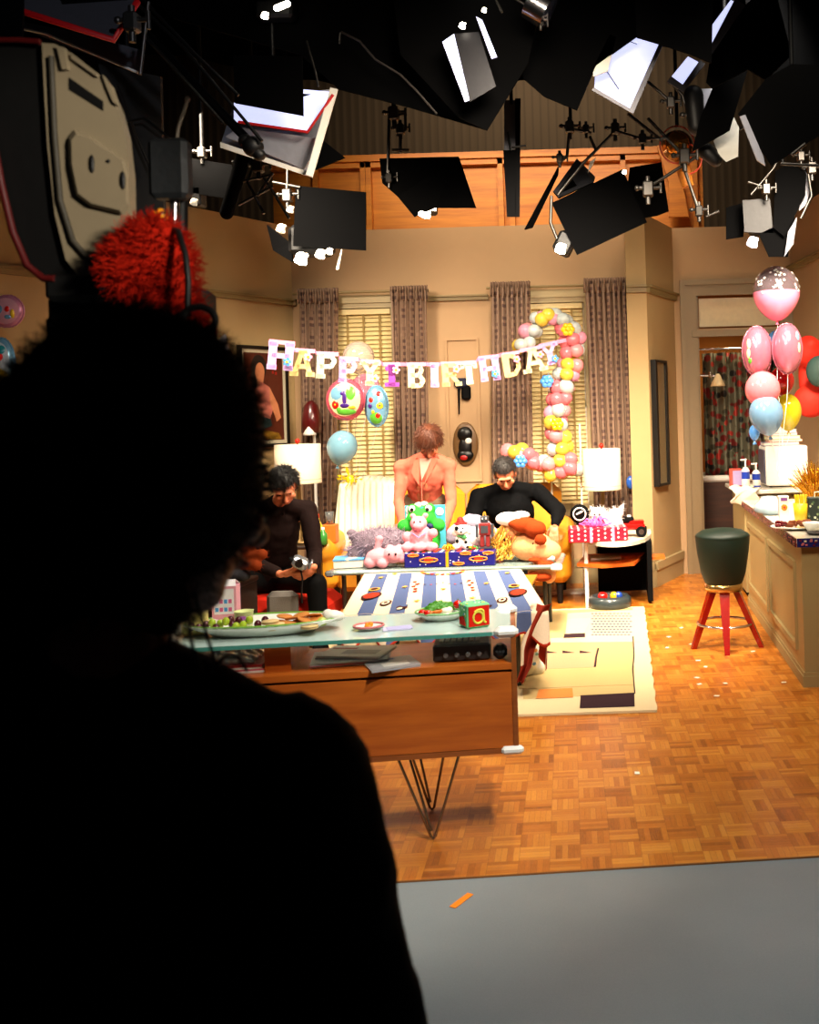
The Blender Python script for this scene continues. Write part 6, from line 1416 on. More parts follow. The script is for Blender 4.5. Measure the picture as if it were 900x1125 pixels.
# --- woman in salmon jacket, bending over the toys
Yw=7.62; hc=P(472,487,7.45)
J=dict(pelvis=P(467,572,7.66)); J['pelvis'].z=.9; J['chest']=P(467,527,7.55); J['neck']=P(470,503,7.5)
J.update(head=hc,face=V((.02,-.62,-.78)),up=V((0,-.78,.62)))
J['shL']=P(442,514,7.55); J['shR']=P(492,512,7.55); J['elL']=P(438,552,7.48); J['elR']=P(496,552,7.48); J['wrL']=P(446,588,7.3); J['wrR']=P(484,588,7.3)
J['handL']=(V((.3,-.7,-.5)),V((.5,.2,-.5)),1,.5); J['handR']=(V((-.3,-.7,-.5)),V((-.5,.2,-.5)),-1,.5)
px_=J['pelvis']; 
for s,dx in (('L',-.1),('R',.1)):
    J['hip'+s]=V((px_.x+dx,px_.y,.86)); J['kn'+s]=V((px_.x+dx,px_.y-.02,.48)); J['an'+s]=V((px_.x+dx,px_.y+.02,.08)); J['toe'+s]=V((0,-1,0))
J['bw']=.82; J['aw']=.8
M_sal2=mat('salmon lapel',(.66,.27,.22),.85); M_sal=mat('salmon wool',(.80,.39,.31),.85,sheen=.3,bump=.2)
def wom_extra(t,M,r,f,u):
    ch=J['chest']; m=MB()
    for s in (-1,1):
        a=J['neck']+V((s*.045,-.075,-.0)); b=ch+V((s*.02,-.135,-.03)); c_=ch+V((s*.075,-.12,.06))
        m.prism([a,b,c_,a+V((s*.045,.01,-.01))],(0,-.008,0))
    m.box(J['chest']+V((0,-.135,-.09)),(.006,.012,.16)); obj('lapel',m,M_sal,t); m=MB(); nk=J['neck']; m.tube([nk+V((.08*cos(a),.06*sin(a)-.01,-.0+.02*sin(a))) for a in [i*PI/12-.3 for i in range(16)]],.016,8); obj('collar',m,M_sal,t); m=MB(); m.prism([nk+V((-.05,-.075,.0)),nk+V((.05,-.075,0)),J['chest']+V((.0,-.128,.0))],(0,-.004,0)); obj('blouse',m,mat('pale pink blouse',(.78,.56,.5),.8),t)
    for s in 'LR': obj('sleeve_cuff',MB().cyl(J['wr'+s].lerp(J['el'+s],.12),J['wr'+s].lerp(J['el'+s],.2),.043,.044),M_sal2,t)
def bob(t,c,M,r,f,u,mt,s):
    short_hair(t,c,M,r,f,u,mt,s,1600,.045,.02,.05,-.07,.08)
person('woman in salmon pink jacket, head bowed, standing behind toy-covered table',J,(bob,M_hb),('jacket',M_sal),mat('beige trousers',(.45,.36,.28),.8),M_black,extra=wom_extra)
# --- man in black sweater on the sofa
hc=P(555,521,7.6); J=dict(head=hc,face=V((.12,-.72,-.68)),up=V((.0,-.68,.72)))
J['neck']=P(556,535,7.78); J['chest']=P(560,560,7.83); J['pelvis']=V((P(566,600,8.05).x,8.08,.585))
J['shL']=P(526,546,7.8); J['shR']=P(590,540,7.85); J['elL']=P(516,583,7.65); J['elR']=P(614,562,7.75); J['wrL']=P(538,604,7.35); J['wrR']=P(610,577,7.62)
J['handL']=(V((.4,-.7,-.3)),V((.5,.3,-.6)),1,.5); J['handR']=(V((-.12,-.35,-.9)),V((-.1,-.8,.25))*-1,-1,.25)
J['hipL']=V((J['pelvis'].x-.1,7.98,.57)); J['hipR']=V((J['pelvis'].x+.1,7.98,.57)); J['knL']=V((J['pelvis'].x-.13,7.6,.53)); J['knR']=V((J['pelvis'].x+.13,7.6,.53))
for s,d in (('L',-.14),('R',.14)): J['an'+s]=V((J['pelvis'].x+d,7.6,.08)); J['toe'+s]=V((0,-1,0))
J['bw']=1.1; J['aw']=1.12
def man_extra(t,M,r,f,u):
    m=MB(); nk=J['neck']; m.tube([nk+(r*.06*cos(q)+f*.035*sin(q)*1.5)+u*.012 for q in [i*2*PI/20 for i in range(20)]],.008,6,closed=True); obj('collar',m,M_white,t)
person('man in black sweater with grey hair, leaning forward on the sofa',J,(lambda *a:short_hair(*a,n=900,ln=.018),M_hg),('sweater',mat('black knit',(.012,.014,.02),.85,bump=.3)),mat('charcoal trousers',(.03,.03,.035),.8),M_black,extra=man_extra,hs=1.03,cuff=.88)
# --- man in brown shirt with camcorder
hc=P(313,535,6.5); J=dict(head=hc,face=V((.25,-.68,-.69)),up=V((.12,-.69,.71)))
J['neck']=P(306,553,6.66); J['chest']=P(302,582,6.76); J['pelvis']=V((P(300,650,6.9).x,6.92,.45))
J['shL']=P(273,566,6.72); J['shR']=P(338,560,6.72); J['elL']=P(262,612,6.6); J['elR']=P(346,606,6.58); J['wrL']=P(309,631,6.30); J['wrR']=P(345,623,6.33)
J['handL']=(V((.75,-.05,.15)),V((.25,.5,.8)),-1,.6); J['handR']=(V((-.55,-.25,-.4)),V((-.6,.5,.3)),1,.6)
pe=J['pelvis']; J['hipL']=V((pe.x-.1,6.85,.44)); J['hipR']=V((pe.x+.1,6.85,.44)); J['knL']=V((pe.x-.12,6.42,.47)); J['knR']=P(348,648,6.42); J['knR'].z=.47
J['anL']=V((pe.x-.14,6.4,.08)); J['anR']=V((J['knR'].x+.02,6.4,.08)); J['toeL']=J['toeR']=V((0,-1,0)); J['bw']=1.0
def m3(t,M,r,f,u):
    nk=J['neck']; m=MB()
    for s in (-1,1): m.prism([nk+r*.03*s+f*.06,nk+r*.085*s+f*.01-u*.0,nk+r*.075*s+f*.05-u*.05,nk+r*.02*s+f*.09-u*.05],f*.006)
    obj('collar',m,M_shb,t)
    m=MB(); [m.sph(J['chest']+V((.0,-.135,.08-.07*i)),(.006,.004,.006),8,6) for i in range(3)]; obj('button',m,M_black,t)
M_shb=mat('dark brown corduroy',(.085,.035,.028),.85,bump=.5,scale=120)
person('man in dark brown shirt, seated, looking down at a silver camcorder',J,(lambda *a:short_hair(*a,n=1400,ln=.03,thick=.014),M_hd),('shirt',M_shb),mat('black trousers',(.012,.013,.015),.8),M_black,extra=m3,cuff=.9)
# camcorder
c=P(330,618,6.26); t=thing('camcorder','small silver camcorder held in the seated man\'s hands','camcorder',c-V((0,0,.04))); Rc=Matrix.Rotation(.5,3,'Y')@Matrix.Rotation(.3,3,'Z')
obj('case',MB().box(c,(.1,.11,.065),M=Rc,bev=.015),mat('silver plastic',(.55,.57,.6),.25,.6),t)
obj('lens_barrel',MB().cyl(c+Rc@V((-.01,-.05,.012)),c+Rc@V((-.01,-.09,.012)),.024),mat('dark lens ring',(.1,.1,.11),.2,.5),t)
obj('flip_screen',MB().box(c+Rc@V((.062,.0,.015)),(.012,.07,.05),M=Rc,bev=.003),MC['silver plastic'],t); obj('grip_strap',MB().tube([c+Rc@V((-.05,-.04,0)),c+Rc@V((-.068,0,0)),c+Rc@V((-.05,.04,0))],.008),M_black,t)
m=MB(); m.tube([c+V((0,0,-.04)),c+V((.01,-.0,-.1)),c+V((0,.01,-.2)),c+V((.0,.01,-.26))],.006); obj('dangling_strap',m,M_blackmetal,t)
# teddy beside him (only limbs seen)
M_tb=mat('brown teddy plush',(.45,.17,.05),.9,sheen=.5,bump=.5,scale=110); c=P(262,620,6.0)
def q(px,py,Y): return P(px,py,Y)-c
plush('teddy_bear','brown teddy bear with raised paws beside the operator\'s face','soft toy',c,[('s',q(258,618,6.0),(.1,.08,.1)),('s',q(252,596,6.0),(.075,.07,.065)),('c',q(270,600,5.97),q(284,594,5.93),.034,.034),('c',q(268,612,5.95),q(288,609,5.9),.03,.034),('c',q(264,620,5.95),q(282,621,5.88),.032,.034)],M_tb,.009,(300,.02,.002,M_tb),None,[('muzzle',[('s',q(256,602,5.93),(.03,.025,.025))],M_cp),('eye',[('s',q(247,593,5.93),(.007,.007,.007)),('s',q(258,592,5.93),(.007,.007,.007))],M_eye)])
c=P(258,630,5.95); t=plush('plush_bunny','small grey plush toy under the brown teddy bear','soft toy',c,[('s',(0,0,0),(.09,.07,.05)),('s',(.06,-.02,-.01),(.045,.04,.035)),('s',(-.06,0,.02),(.05,.05,.05))],mat('dark grey plush',(.18,.18,.2),.9,bump=.5,scale=100),.009)
# stool carrying both soft toys
st=V((P(258,640,6.0).x-.02,6.02,0)); t=thing('toy_chest','small dark wooden toy chest carrying the brown teddy bear','chest',st)
ztc=min(v.co.z for v in [x for x in t.users_collection[0].objects if 0] ) if 0 else P(258,638,6.0).z
obj('chest_body',MB().b2((st.x-.2,5.85,.03),(st.x+.08,6.2,ztc-.03)),MC['dark walnut'],t); obj('lid',MB().b2((st.x-.21,5.84,ztc-.03),(st.x+.09,6.21,ztc),bev=.006),MC['dark walnut'],t)
m=MB(); [m.b2((st.x+a,5.86+b,0),(st.x+a+.04,5.9+b,.03)) for a in (-.2,.04) for b in (0,.29)]; obj('foot',m,M_blackmetal,t)
# ================================================================= STUDIO LIGHTS OVERHEAD
M_flag=mat('black flag cloth',(.014,.014,.016),.95,bump=.1,scale=80); M_flag.node_tree.nodes['Principled BSDF'].inputs['Specular IOR Level'].default_value=.05; M_sil=mat('silver lining',(.75,.76,.82),.35,.6,bump=.4,scale=25)
M_dif=mat('lit diffusion cloth',(.82,.84,1.0),.7,emit=1.1,var=.02,bump=.1); M_bulb=mat('lit lamp glass',(1,.95,.85),.3,emit=14,bump=0); M_red=mat('red edge tape',(.7,.03,.06),.5)
M_bare=mat('worn steel',(.30,.29,.28),.38,.9); M_gold=mat('gold reflector',(.85,.55,.2),.2,.9); M_gry=mat('grey barn door',(.33,.33,.36),.45,.5)
def pts_(l,Y): return [P(p[0],p[1],Y+(p[2] if len(p)>2 else 0)) for p in l]
def fix(label,l,Y,name='studio_light',cat='studio light'):
    c=P(l[0],l[1],Y); return thing(name,label,cat,c)
def flag(t,l,Y,mt=None,mt2=None,nm='barn_door',th=.012):
    return obj(nm,MB().plate(pts_(l,Y),th,0,1 if mt2 else None),[mt or M_flag]+([mt2] if mt2 else []),t)
def rods(t,ls,Y,r=.008,mt=None,nm='arm'):
    for l in ls: o=obj(nm,MB().tube(pts_(l,Y),r,8),mt or M_bare,t)
    return o
def bulb(t,px,py,Y,r,em=None): 
    c=P(px,py,Y); m=MB(); m.sph(c,(r*.7,r*.5,r*.8)); m.cap(c+V((-r*.5,0,-r*.2)),c+V((r*.6,0,r*.35)),r*.35,r*.25); m.box(c+V((r*.3,0,-r*.5)),(r*.7,r*.4,r*.5),M=Matrix.Rotation(.5,3,'Y'),bev=r*.1); return obj('lamp_glass',m,em or M_bulb,t)
def housing(t,px,py,Y,w,h,d,rot=0,mt=None,nm='housing'):
    c=P(px,py,Y); m=MB(); m.box(c+V((0,d/2,0)),(w,d,h),M=Matrix.Rotation(rot,3,'Y'),bev=min(w,h)*.15); return obj(nm,m,mt or M_blackmetal,t)
def clamp(t,px,py,Y,s=1.0):
    c=P(px,py,Y); m=MB(); m.box(c,(.05*s,.05*s,.07*s),bev=.008); m.cyl(c+V((-.05*s,0,.01)),c+V((.06*s,0,.01)),.009*s); m.cyl(c+V((.06*s,0,-.025)),c+V((.06*s,0,.04)),.007*s); m.cyl(c+V((0,0,-.07*s)),c+V((0,0,.06*s)),.012*s); m.sph(c+V((-.05*s,0,.01)),.014*s,8,6)
    return obj('clamp',m,M_bare,t)
def topipe(t,px,py,Y,r=.012): 
    a=P(px,py,Y); return obj('hanging_pole',MB().cyl(a,(a.x,a.y,max(a.z+.2,4.9)),r),M_blackmetal,t)
# C: silver softbox upper left
t=fix('open silver-lined softbox with red tape edge, upper left',(300,190),5.2); Y=5.2
flag(t,[(257,113),(243,157,-.05),(342,193,-.1),(370,97)],Y+.25,M_sil,M_flag,'back_lining')
flag(t,[(257,113,.2),(257,134,.05),(338,145,.0),(366,101,.2),(331,98,.2)],Y,M_dif,M_flag,'diffuser')
flag(t,[(363,96),(371,98),(343,194,-.1),(336,192,-.1)],Y-.03,M_white,None,'frame_edge'); flag(t,[(242,156),(343,190),(343,195),(242,162)],Y-.03,M_white,None,'frame_edge')
rods(t,[[(262,134),(338,145),(366,104)]],Y-.05,.008,M_red,'red_trim')
flag(t,[(248,150,.05),(334,186,.05),(345,168,.05),(350,152,.05),(262,140,.05)],Y-.02,M_sil,None,'crinkled_lining')
flag(t,[(256,60),(332,62),(333,127),(258,113)],Y-.15); flag(t,[(345,187,.1),(379,173,.1),(350,150,.1)],Y+.1); topipe(t,300,70,Y+.2)
rods(t,[[(337,45),(347,80),(350,95)]],Y-.1,.006)
# A: top left light
t=fix('large grey lamp head with red trimmed flaps at top left',(90,60),3.6); Y=3.6
flag(t,[(24,-20),(152,-20),(150,2),(126,43,-.15),(27,12,-.1)],Y+.1,M_gry,M_flag); rods(t,[[(26,13,-.1),(125,44,-.15),(151,2)]],Y+.06,.012,M_red,'red_trim')
flag(t,[(20,30),(26,24),(95,38),(155,55),(153,81)],Y+.2,M_gry,M_flag); rods(t,[[(21,31),(50,37),(152,80)]],Y+.17,.005,M_white,'edge_strip'); rods(t,[[(163,2),(154,82)]],Y+.1,.007)
flag(t,[(0,-20),(25,-20),(24,40),(0,45)],Y-.1); clamp(t,145,25,Y-.1,1); topipe(t,90,-10,Y+.3)
# H-beam panel behind TV camera (grey wall panel visible)
t=fix('tall dark grey flat leaning behind the studio camera',(150,235),5.5,'studio_flat','flat'); flag(t,[(108,70),(176,84),(180,235),(140,240)],5.5,mat('grey flat',(.17,.17,.17),.7),None,'flat_panel',.03); rods(t,[[(130,93),(150,150),(166,186)],[(138,134),(158,130),(187,152)]],5.4,.007); topipe(t,140,75,5.55)
# F: little panel left
t=fix('small black barn door lamp beside the silver light stand',(230,190),6.2); Y=6.2
flag(t,[(205,173),(255,181),(255,219),(205,211)],Y); housing(t,215,215,Y,.06,.12,.1); bulb(t,213,222,Y-.02,.03,mat('dim lamp glass',(.85,.8,.7),.4,emit=.6)); clamp(t,222,168,Y); topipe(t,222,160,Y)
# cluster of clamps
t=fix('chrome clamp cluster with black tube lamp near left back corner',(270,200),6.0); Y=6.0
m=MB(); m.cap(P(268,172,Y),P(249,234,Y),.045,.04); obj('lamp_tube',m,M_flag,t); clamp(t,278,162,Y,1.6); clamp(t,284,182,Y,1.2); clamp(t,266,180,Y,1); 
rods(t,[[(262,200),(300,192)],[(285,165),(272,200),(290,235)],[(300,190),(283,215)],[(290,195),(318,240)],[(262,225),(300,205)]],Y,.009); topipe(t,278,155,Y)
# B: boom arm
t=fix('long diagonal black boom arm carrying cables, upper left',(200,80),4.6,'boom_arm','boom arm'); rods(t,[[(118,-8),(278,160)]],4.7,.022,M_flag); rods(t,[[(138,-8),(200,50),(288,155)],[(150,-8),(215,60),(262,105)],[(160,40),(245,135)]],4.65,.008,M_blackmetal,'cable'); rods(t,[[(168,50),(247,137)]],4.6,.003,M_bare,'thin_rod')
m=MB(); m.sph(P(278,161,4.7),.05); m.cap(P(270,155,4.7),P(285,170,4.7),.035,.03); obj('end_knob',m,M_blackmetal,t)
# G
t=fix('square black barn door lamp above left curtain',(350,270),7.0); Y=7.0
flag(t,[(325,204),(402,211),(402,275),(322,270)],Y); flag(t,[(293,247,.2),(320,268,.1),(321,288,.1),(300,275,.2)],Y+.05); flag(t,[(375,274),(376,274),(372,296),(369,296)],Y,M_white)
housing(t,338,262,Y+.05,.3,.22,.2); bulb(t,331,284,Y-.02,.06); bulb(t,352,279,Y-.02,.045); bulb(t,362,276,Y,.03); bulb(t,319,230,Y,.035,MC['dim lamp glass']); bulb(t,309,251,Y,.045,MC['dim lamp glass'])
clamp(t,316,215,Y,1.3); rods(t,[[(316,215),(316,150)],[(300,200),(330,206)]],Y,.012); topipe(t,316,160,Y)
# E
t=fix('black barn door lamp hanging from chrome clamps in front of plywood header',(470,200),7.2); Y=7.2
flag(t,[(417,174),(504,172),(523,228,-.1),(478,228,-.1),(455,238),(437,216),(420,201)],Y); housing(t,466,225,Y+.03,.14,.1,.18); bulb(t,467,233,Y-.02,.058); bulb(t,477,229,Y-.02,.022)
clamp(t,433,125,Y,1.4); clamp(t,440,142,Y,1.1); clamp(t,428,196,Y,1.0); rods(t,[[(428,118),(426,200)],[(433,128),(445,125),(446,142),(436,150)],[(440,150),(440,168)],[(431,165),(450,165)]],Y,.012); topipe(t,433,120,Y)
# H
t=fix('narrow black flag hanging edge-on in front of the header',(563,200),6.6,'light_flag','flag'); flag(t,[(554,110),(571,110),(571,170),(567,236),(558,236),(554,165)],6.6,M_gry,M_flag,'flag_panel'); flag(t,[(566,108,-.03),(572,108,-.03),(571,238,-.03),(567,238,-.03)],6.6); flag(t,[(553,165,-.02),(567,165,-.02),(567,238,-.02),(557,238,-.02)],6.6); rods(t,[[(562,162),(578,160)],[(558,145),(562,165)]],6.55,.008,M_blackmetal); topipe(t,562,115,6.6)
# I: big centre blacks
t=fix('cluster of large black flags top centre with lit strip lamp',(500,90),5.0); Y=5.0
flag(t,[(150,-20),(480,-20),(560,60),(535,143),(450,118),(372,98),(330,60),(190,20)],Y+.4,nm='flag_panel'); flag(t,[(430,-20),(600,-20),(580,70),(535,143),(505,130),(440,60)],Y+.2,nm='flag_panel')
flag(t,[(486,46),(499,37),(516,110),(511,112)],Y,M_dif,M_flag,'diffuser'); flag(t,[(500,37),(526,35),(545,95),(516,112)],Y+.01,mat('dark sheen metal',(.10,.10,.12),.4,.5),M_flag,'reflector')
flag(t,[(523,18),(530,22),(546,62),(540,64)],Y-.05,M_dif,None,'diffuser'); bulb(t,508,28,Y-.05,.022); bulb(t,532,11,Y-.05,.016)
m=MB(); m.cyl(P(583,2,Y),P(603,14,Y),.09,.085,20); obj('chrome_barrel',m,M_chrome,t); clamp(t,594,24,Y,.6); rods(t,[[(560,-5),(585,10)],[(545,0),(552,14)]],Y-.05,.006); topipe(t,500,-10,Y+.3)
t=fix('black flag pair above the narrow hanging flag',(600,80),5.4,'light_flag','flag'); flag(t,[(565,-20),(700,-20),(700,40),(655,72),(634,121),(598,106),(575,86)],5.4,nm='flag_panel'); topipe(t,600,-10,5.45)
# small highlights and wires in the black
t=fix('far lit lamp pair glimpsed in the black at top left centre',(290,18),5.2); bulb(t,291,17,5.2,.026); m=MB(); m.cap(P(304,9,5.2),P(316,4,5.2),.016); obj('lamp_glass',m,M_bulb,t); housing(t,300,8,5.3,.2,.1,.1); topipe(t,300,0,5.35)
t=fix('loose cable drooping from a small clamp in the top centre',(400,60),5.3,'hanging_cable','cable'); rods(t,[[(375,35),(395,45),(412,65),(440,82),(458,100),(480,125)]],5.25,.006,mat('dull cable',(.15,.13,.12),.6),'cable'); rods(t,[[(374,36),(373,48)]],5.25,.005)
# J
t=fix('white square softbox glowing near top right of centre',(690,100),5.4); Y=5.4
flag(t,[(672,38),(654,80),(653,100,.0),(694,122),(727,50),(700,42)],Y+.12,M_dif,M_flag,'diffuser'); flag(t,[(696,4),(672,38),(700,48),(699,20)],Y+.05,M_dif,M_flag,'diffuser')
flag(t,[(670,38),(677,41),(668,78),(652,84),(651,76)],Y,M_white,None,'frame_edge'); flag(t,[(650,99),(653,96),(692,119),(724,48),(728,50),(696,125)],Y,M_gry,None,'frame_edge'); rods(t,[[(664,74),(680,98)],[(677,42),(664,74),(652,72)]],Y+.08,.003,M_blackmetal,'seam'); topipe(t,690,10,Y+.3)
# K
t=fix('small white softbox between two black flags, top right',(755,85),5.8); Y=5.8
flag(t,[(738,84),(756,62),(769,69),(752,94)],Y,M_dif,M_flag,'diffuser'); flag(t,[(769,66),(775,70),(751,101),(733,90),(737,84),(750,93)],Y-.02,M_gry,None,'frame_edge'); rods(t,[[(712,90),(737,112)],[(735,88),(750,105),(758,130)]],Y,.01); clamp(t,737,113,Y,1); clamp(t,762,128,Y,1.3)
m=MB(); m.cap(P(762,105,Y),P(765,140,Y),.06,.05); obj('housing',m,M_blackmetal,t); flag(t,[(762,98),(783,97),(774,124)],Y+.05,M_sil,None,'reflector'); topipe(t,760,60,Y)
# L big flag
t=fix('large black flag cutting across top right of centre',(740,30),5.1,'light_flag','flag'); flag(t,[(697,-20),(784,-20),(782,69),(760,60),(700,40)],5.1,nm='flag_panel'); topipe(t,740,-10,5.15)
# M strip
t=fix('tilted strip light with grey frame at top right',(800,30),5.3); Y=5.3
flag(t,[(780,31),(803,0),(810,3),(781,50)],Y,M_dif,M_flag,'diffuser'); flag(t,[(808,-2),(819,6),(782,60),(781,50)],Y-.03,M_gry,M_flag,'frame_edge'); flag(t,[(818,6),(850,-20),(870,60),(842,88),(822,76),(783,97),(776,90),(781,60)],Y+.05); topipe(t,800,-5,Y+.1)
# N
t=fix('pair of overlapping black flags around the bright reflectors at right',(800,110),5.6,'light_flag','flag'); flag(t,[(783,97),(822,76),(802,143),(760,167),(770,128)],5.6,nm='flag_panel'); flag(t,[(815,-20),(905,-20),(905,80),(842,90),(835,78)],5.7,nm='flag_panel'); rods(t,[[(850,-5),(863,60)]],5.5,.005,M_bare,'edge_rod'); topipe(t,810,80,5.65)
# O
t=fix('biggest black barn door lamp at right edge with greyish sheen',(860,130),5.0); Y=5.0
flag(t,[(842,86),(870,70),(905,72),(905,146),(848,182),(811,125)],Y); flag(t,[(813,128),(819,126),(839,172),(841,182),(832,176)],Y-.02,M_sil,None,'frame_edge'); rods(t,[[(870,170),(885,158)],[(858,180),(900,182)]],Y,.008); topipe(t,870,75,Y+.1)
# P white cloth
t=fix('crumpled white reflector beside the round gold lamp',(800,160),5.7,'reflector','reflector'); flag(t,[(784,155),(806,128),(812,140),(811,172),(798,178),(790,170)],5.7,mat('reflector white',(.85,.84,.8),.5),M_flag,'cloth'); m=MB(); m.cap(P(776,166,5.72),P(786,176,5.72),.05,.04); obj('housing',m,M_blackmetal,t); topipe(t,800,135,5.75)
# Q gold fresnel
t=fix('round gold reflector lamp with red rim, right of plywood header',(745,160),6.6); Y=6.6
c=P(744,160,Y); m=MB(); m.lathe([(.001,.09),(.06,.07),(.1,.0),(.105,.0),(.065,.08),(.001,.1)],c,28,M=Matrix.Rotation(PI/2,3,'X')); obj('reflector',m,M_gold,t); m=MB(); m.sph(c+V((-.03,-.02,.02)),(.035,.03,.06)); obj('lamp_glass',m,M_bulb,t)
m=MB(); m.tube([c+V((.115*cos(a),-.02,.125*sin(a))) for a in [i*PI/16 for i in range(32)]],.006,6,closed=True); m.tube([c+V((.06+.1*cos(a),-.03,-.1+.1*sin(a))) for a in [-.2+i*PI/16-1.5 for i in range(18)]],.006,6); obj('red_rim',m,mat('coral rim',(.8,.3,.2),.4),t)
m=MB(); m.cyl(P(750,183,Y),P(756,205,Y),.05,.04); obj('wooden_yoke',m,M_ply,t); rods(t,[[(714,205),(772,168),(800,150),(900,95)],[(712,130),(745,165),(770,238)],[(676,144),(706,153),(735,152)],[(690,125),(728,155)]],Y-.1,.011); clamp(t,712,208,Y-.1,1.4); clamp(t,706,153,Y-.1,1); clamp(t,768,232,Y-.1,1); clamp(t,752,172,Y-.12,1.4); topipe(t,744,140,Y+.05)
# orange wood block
t=thing('plywood_bracket','orange plywood bracket hanging below the round gold lamp','bracket',P(745,238,9.38)); obj('board',MB().prism(pts_([(722,160),(732,158),(748,190),(757,238),(735,238),(735,200)],9.38),(0,.06,0)),M_ply,t)
# R
t=fix('largest tilted black barn door lamp in front of right curtain',(660,230),7.0); Y=7.0
flag(t,[(606,223),(684,186),(711,244),(634,280)],Y); flag(t,[(692,184),(727,178),(735,232),(722,237),(705,240),(690,200)],Y+.3,M_flag,None,'diffusion_frame'); flag(t,[(608,210,.1),(634,174,.3),(654,194,.3),(652,200,.1),(614,217)],Y+.05,M_gry,M_flag,'reflector'); flag(t,[(648,178),(655,173),(652,180),(646,190)],Y,M_white,None,'edge_strip')
flag(t,[(576,252,.2),(604,200,.1),(613,183,.1),(612,192),(584,250,.2)],Y+.05); housing(t,620,266,Y+.02,.13,.16,.16,.5); bulb(t,616,273,Y-.03,.05); bulb(t,686,189,Y,.02)
rods(t,[[(676,144),(640,180),(613,214)],[(627,132),(623,172),(613,180)],[(606,215),(605,245),(612,262)],[(648,150),(655,165)],[(620,140),(650,146)]],Y-.05,.011); clamp(t,676,142,Y-.05,1.2); clamp(t,626,140,Y-.05,1.2); clamp(t,644,142,Y-.05,.9); clamp(t,615,174,Y-.05,.9); topipe(t,627,135,Y)
# V
t=fix('black four-leaf barn door lamp hanging before the right kitchen wall',(840,240),6.8); Y=6.8
flag(t,[(798,228),(820,222),(817,260),(798,263)],Y+.1); flag(t,[(816,220),(846,218),(850,256),(818,255)],Y,mat('dark grey leaf',(.09,.09,.1),.5,.3),M_flag); flag(t,[(852,188),(870,178),(886,190),(885,215),(872,240),(862,260),(850,250)],Y-.03); flag(t,[(834,257),(874,238),(866,282),(845,282)],Y); flag(t,[(866,255,-.05),(876,238,-.05),(872,268,-.05),(862,282,-.05)],Y,M_gry)
housing(t,836,245,Y+.05,.14,.14,.15); bulb(t,827,266,Y-.02,.05,mat('bright housing glass',(.9,.92,1),.4,emit=3)); rods(t,[[(776,238),(790,232)],[(825,214),(850,185),(860,165)],[(822,200),(848,208)],[(888,190),(892,215),(880,240)]],Y-.05,.01); clamp(t,842,208,Y-.05,1.1); clamp(t,892,185,Y-.05,1.2); clamp(t,880,172,Y-.05,1); topipe(t,860,180,Y+.02)
flag(t,[(884,184),(892,200),(886,225),(878,232)],Y,M_gry,M_flag,'edge_strip')
# grid pipes out of frame
for i,(x0,x1,y) in enumerate(((-6,4,3.4),(-6,4,5.2),(-6,4,7.0))): tag(obj('lighting_pipe',MB().cyl((x0,y,5.0),(x1,y,5.0),.03),M_blackmetal),'black lighting grid pipe across the studio ceiling','pipe','lighting grid pipes')
# added black sheet standing in for the dark void along the top
t=fix('black sheet standing in for the dark void at top of studio',(400,20),8.0,'dark_void_sheet','drape'); m=MB(); a=P(-60,0,9.9); b=P(960,0,9.9)
z0=P(450,75,9.9).z
m.grid(lambda u,v:V((a.x+(b.x-a.x)*u,9.9+.06*sin(u*90),z0+(7.2-z0)*v+(.25*sin(u*9) if v<.05 else 0))),160,6,thick=(0,.02,0)); obj('drape',m,M_flag,t)
# ================================================================= FOREGROUND: STUDIO CAMERA
M_bg=mat('aged beige plastic',(.52,.47,.38),.45,var=.05,bump=.1); M_bk=mat('black camera shell',(.02,.018,.018),.55)
Y=1.5
t=thing('studio_camera','beige and black television studio camera above the operator','television camera',P(80,320,Y+.15))
outl=[(46,47),(60,48),(78,58),(100,76),(119,92),(129,115),(137,145),(142,190),(143,240),(139,285),(126,303),(108,308),(86,303),(72,285),(60,235),(52,160),(48,90)]
ex=V((-.035,.17,.01))
m=MB(); m.prism([P(x,y,Y) for x,y in outl],V((-.01,.04,0))); obj('end_panel',m,M_bg,t)
# raised inner contour
m=MB(); m.tube([P(x,y,Y-.003) for x,y in [(56,62),(60,150),(66,220),(80,265),(104,292),(134,288)]],.0045,6); obj('panel_seam',m,mat('beige shadow groove',(.2,.18,.14),.6),t)
bo=[(76,152),(82,144),(98,150),(136,176),(141,195),(141,225),(133,234),(100,226),(84,214),(77,180)]; gx_=sum(q[0] for q in bo)/10; gy_=sum(q[1] for q in bo)/10
rr_=[[P(gx_+(x-gx_)*k_,gy_+(y-gy_)*k_,Y-d_) for x,y in bo] for k_,d_ in ((1.04,-.002),(1.02,.006),(.93,.014))]
m=MB(); m.add(rr_[0]+rr_[1]+rr_[2],[(l*10+i,l*10+(i+1)%10,(l+1)*10+(i+1)%10,(l+1)*10+i) for l in range(2) for i in range(10)]+[tuple(range(20,30)),tuple(range(9,-1,-1))]); obj('handle_boss',m,M_bg,t)
m=MB()
for x,y in ((101,180),(135,198)): m.sph(P(x,y,Y-.015),(.004,.003,.014),10,8)
m.sph(P(119,177,Y-.015),(.003,.002,.003),8,6); obj('boss_slots',m,M_bk,t)
m=MB(); m.prism([P(x,y,Y-.002) for x,y in [(76,85),(113,111),(113,121),(76,98)]],V((0,.004,0))); obj('vent_slot',m,M_bk,t)
m=MB(); m.prism([P(x,y,Y-.008) for x,y in [(62,50),(70,52),(74,76),(68,76)]],V((0,.01,0))); m.prism([P(x,y,Y-.006) for x,y in [(78,58),(106,80),(106,84),(78,64)]],V((0,.01,0))); m.prism([P(x,y,Y-.006) for x,y in [(112,82),(122,95),(128,115),(124,112),(118,98)]],V((0,.01,0))); obj('grip_ridges',m,M_bg,t)
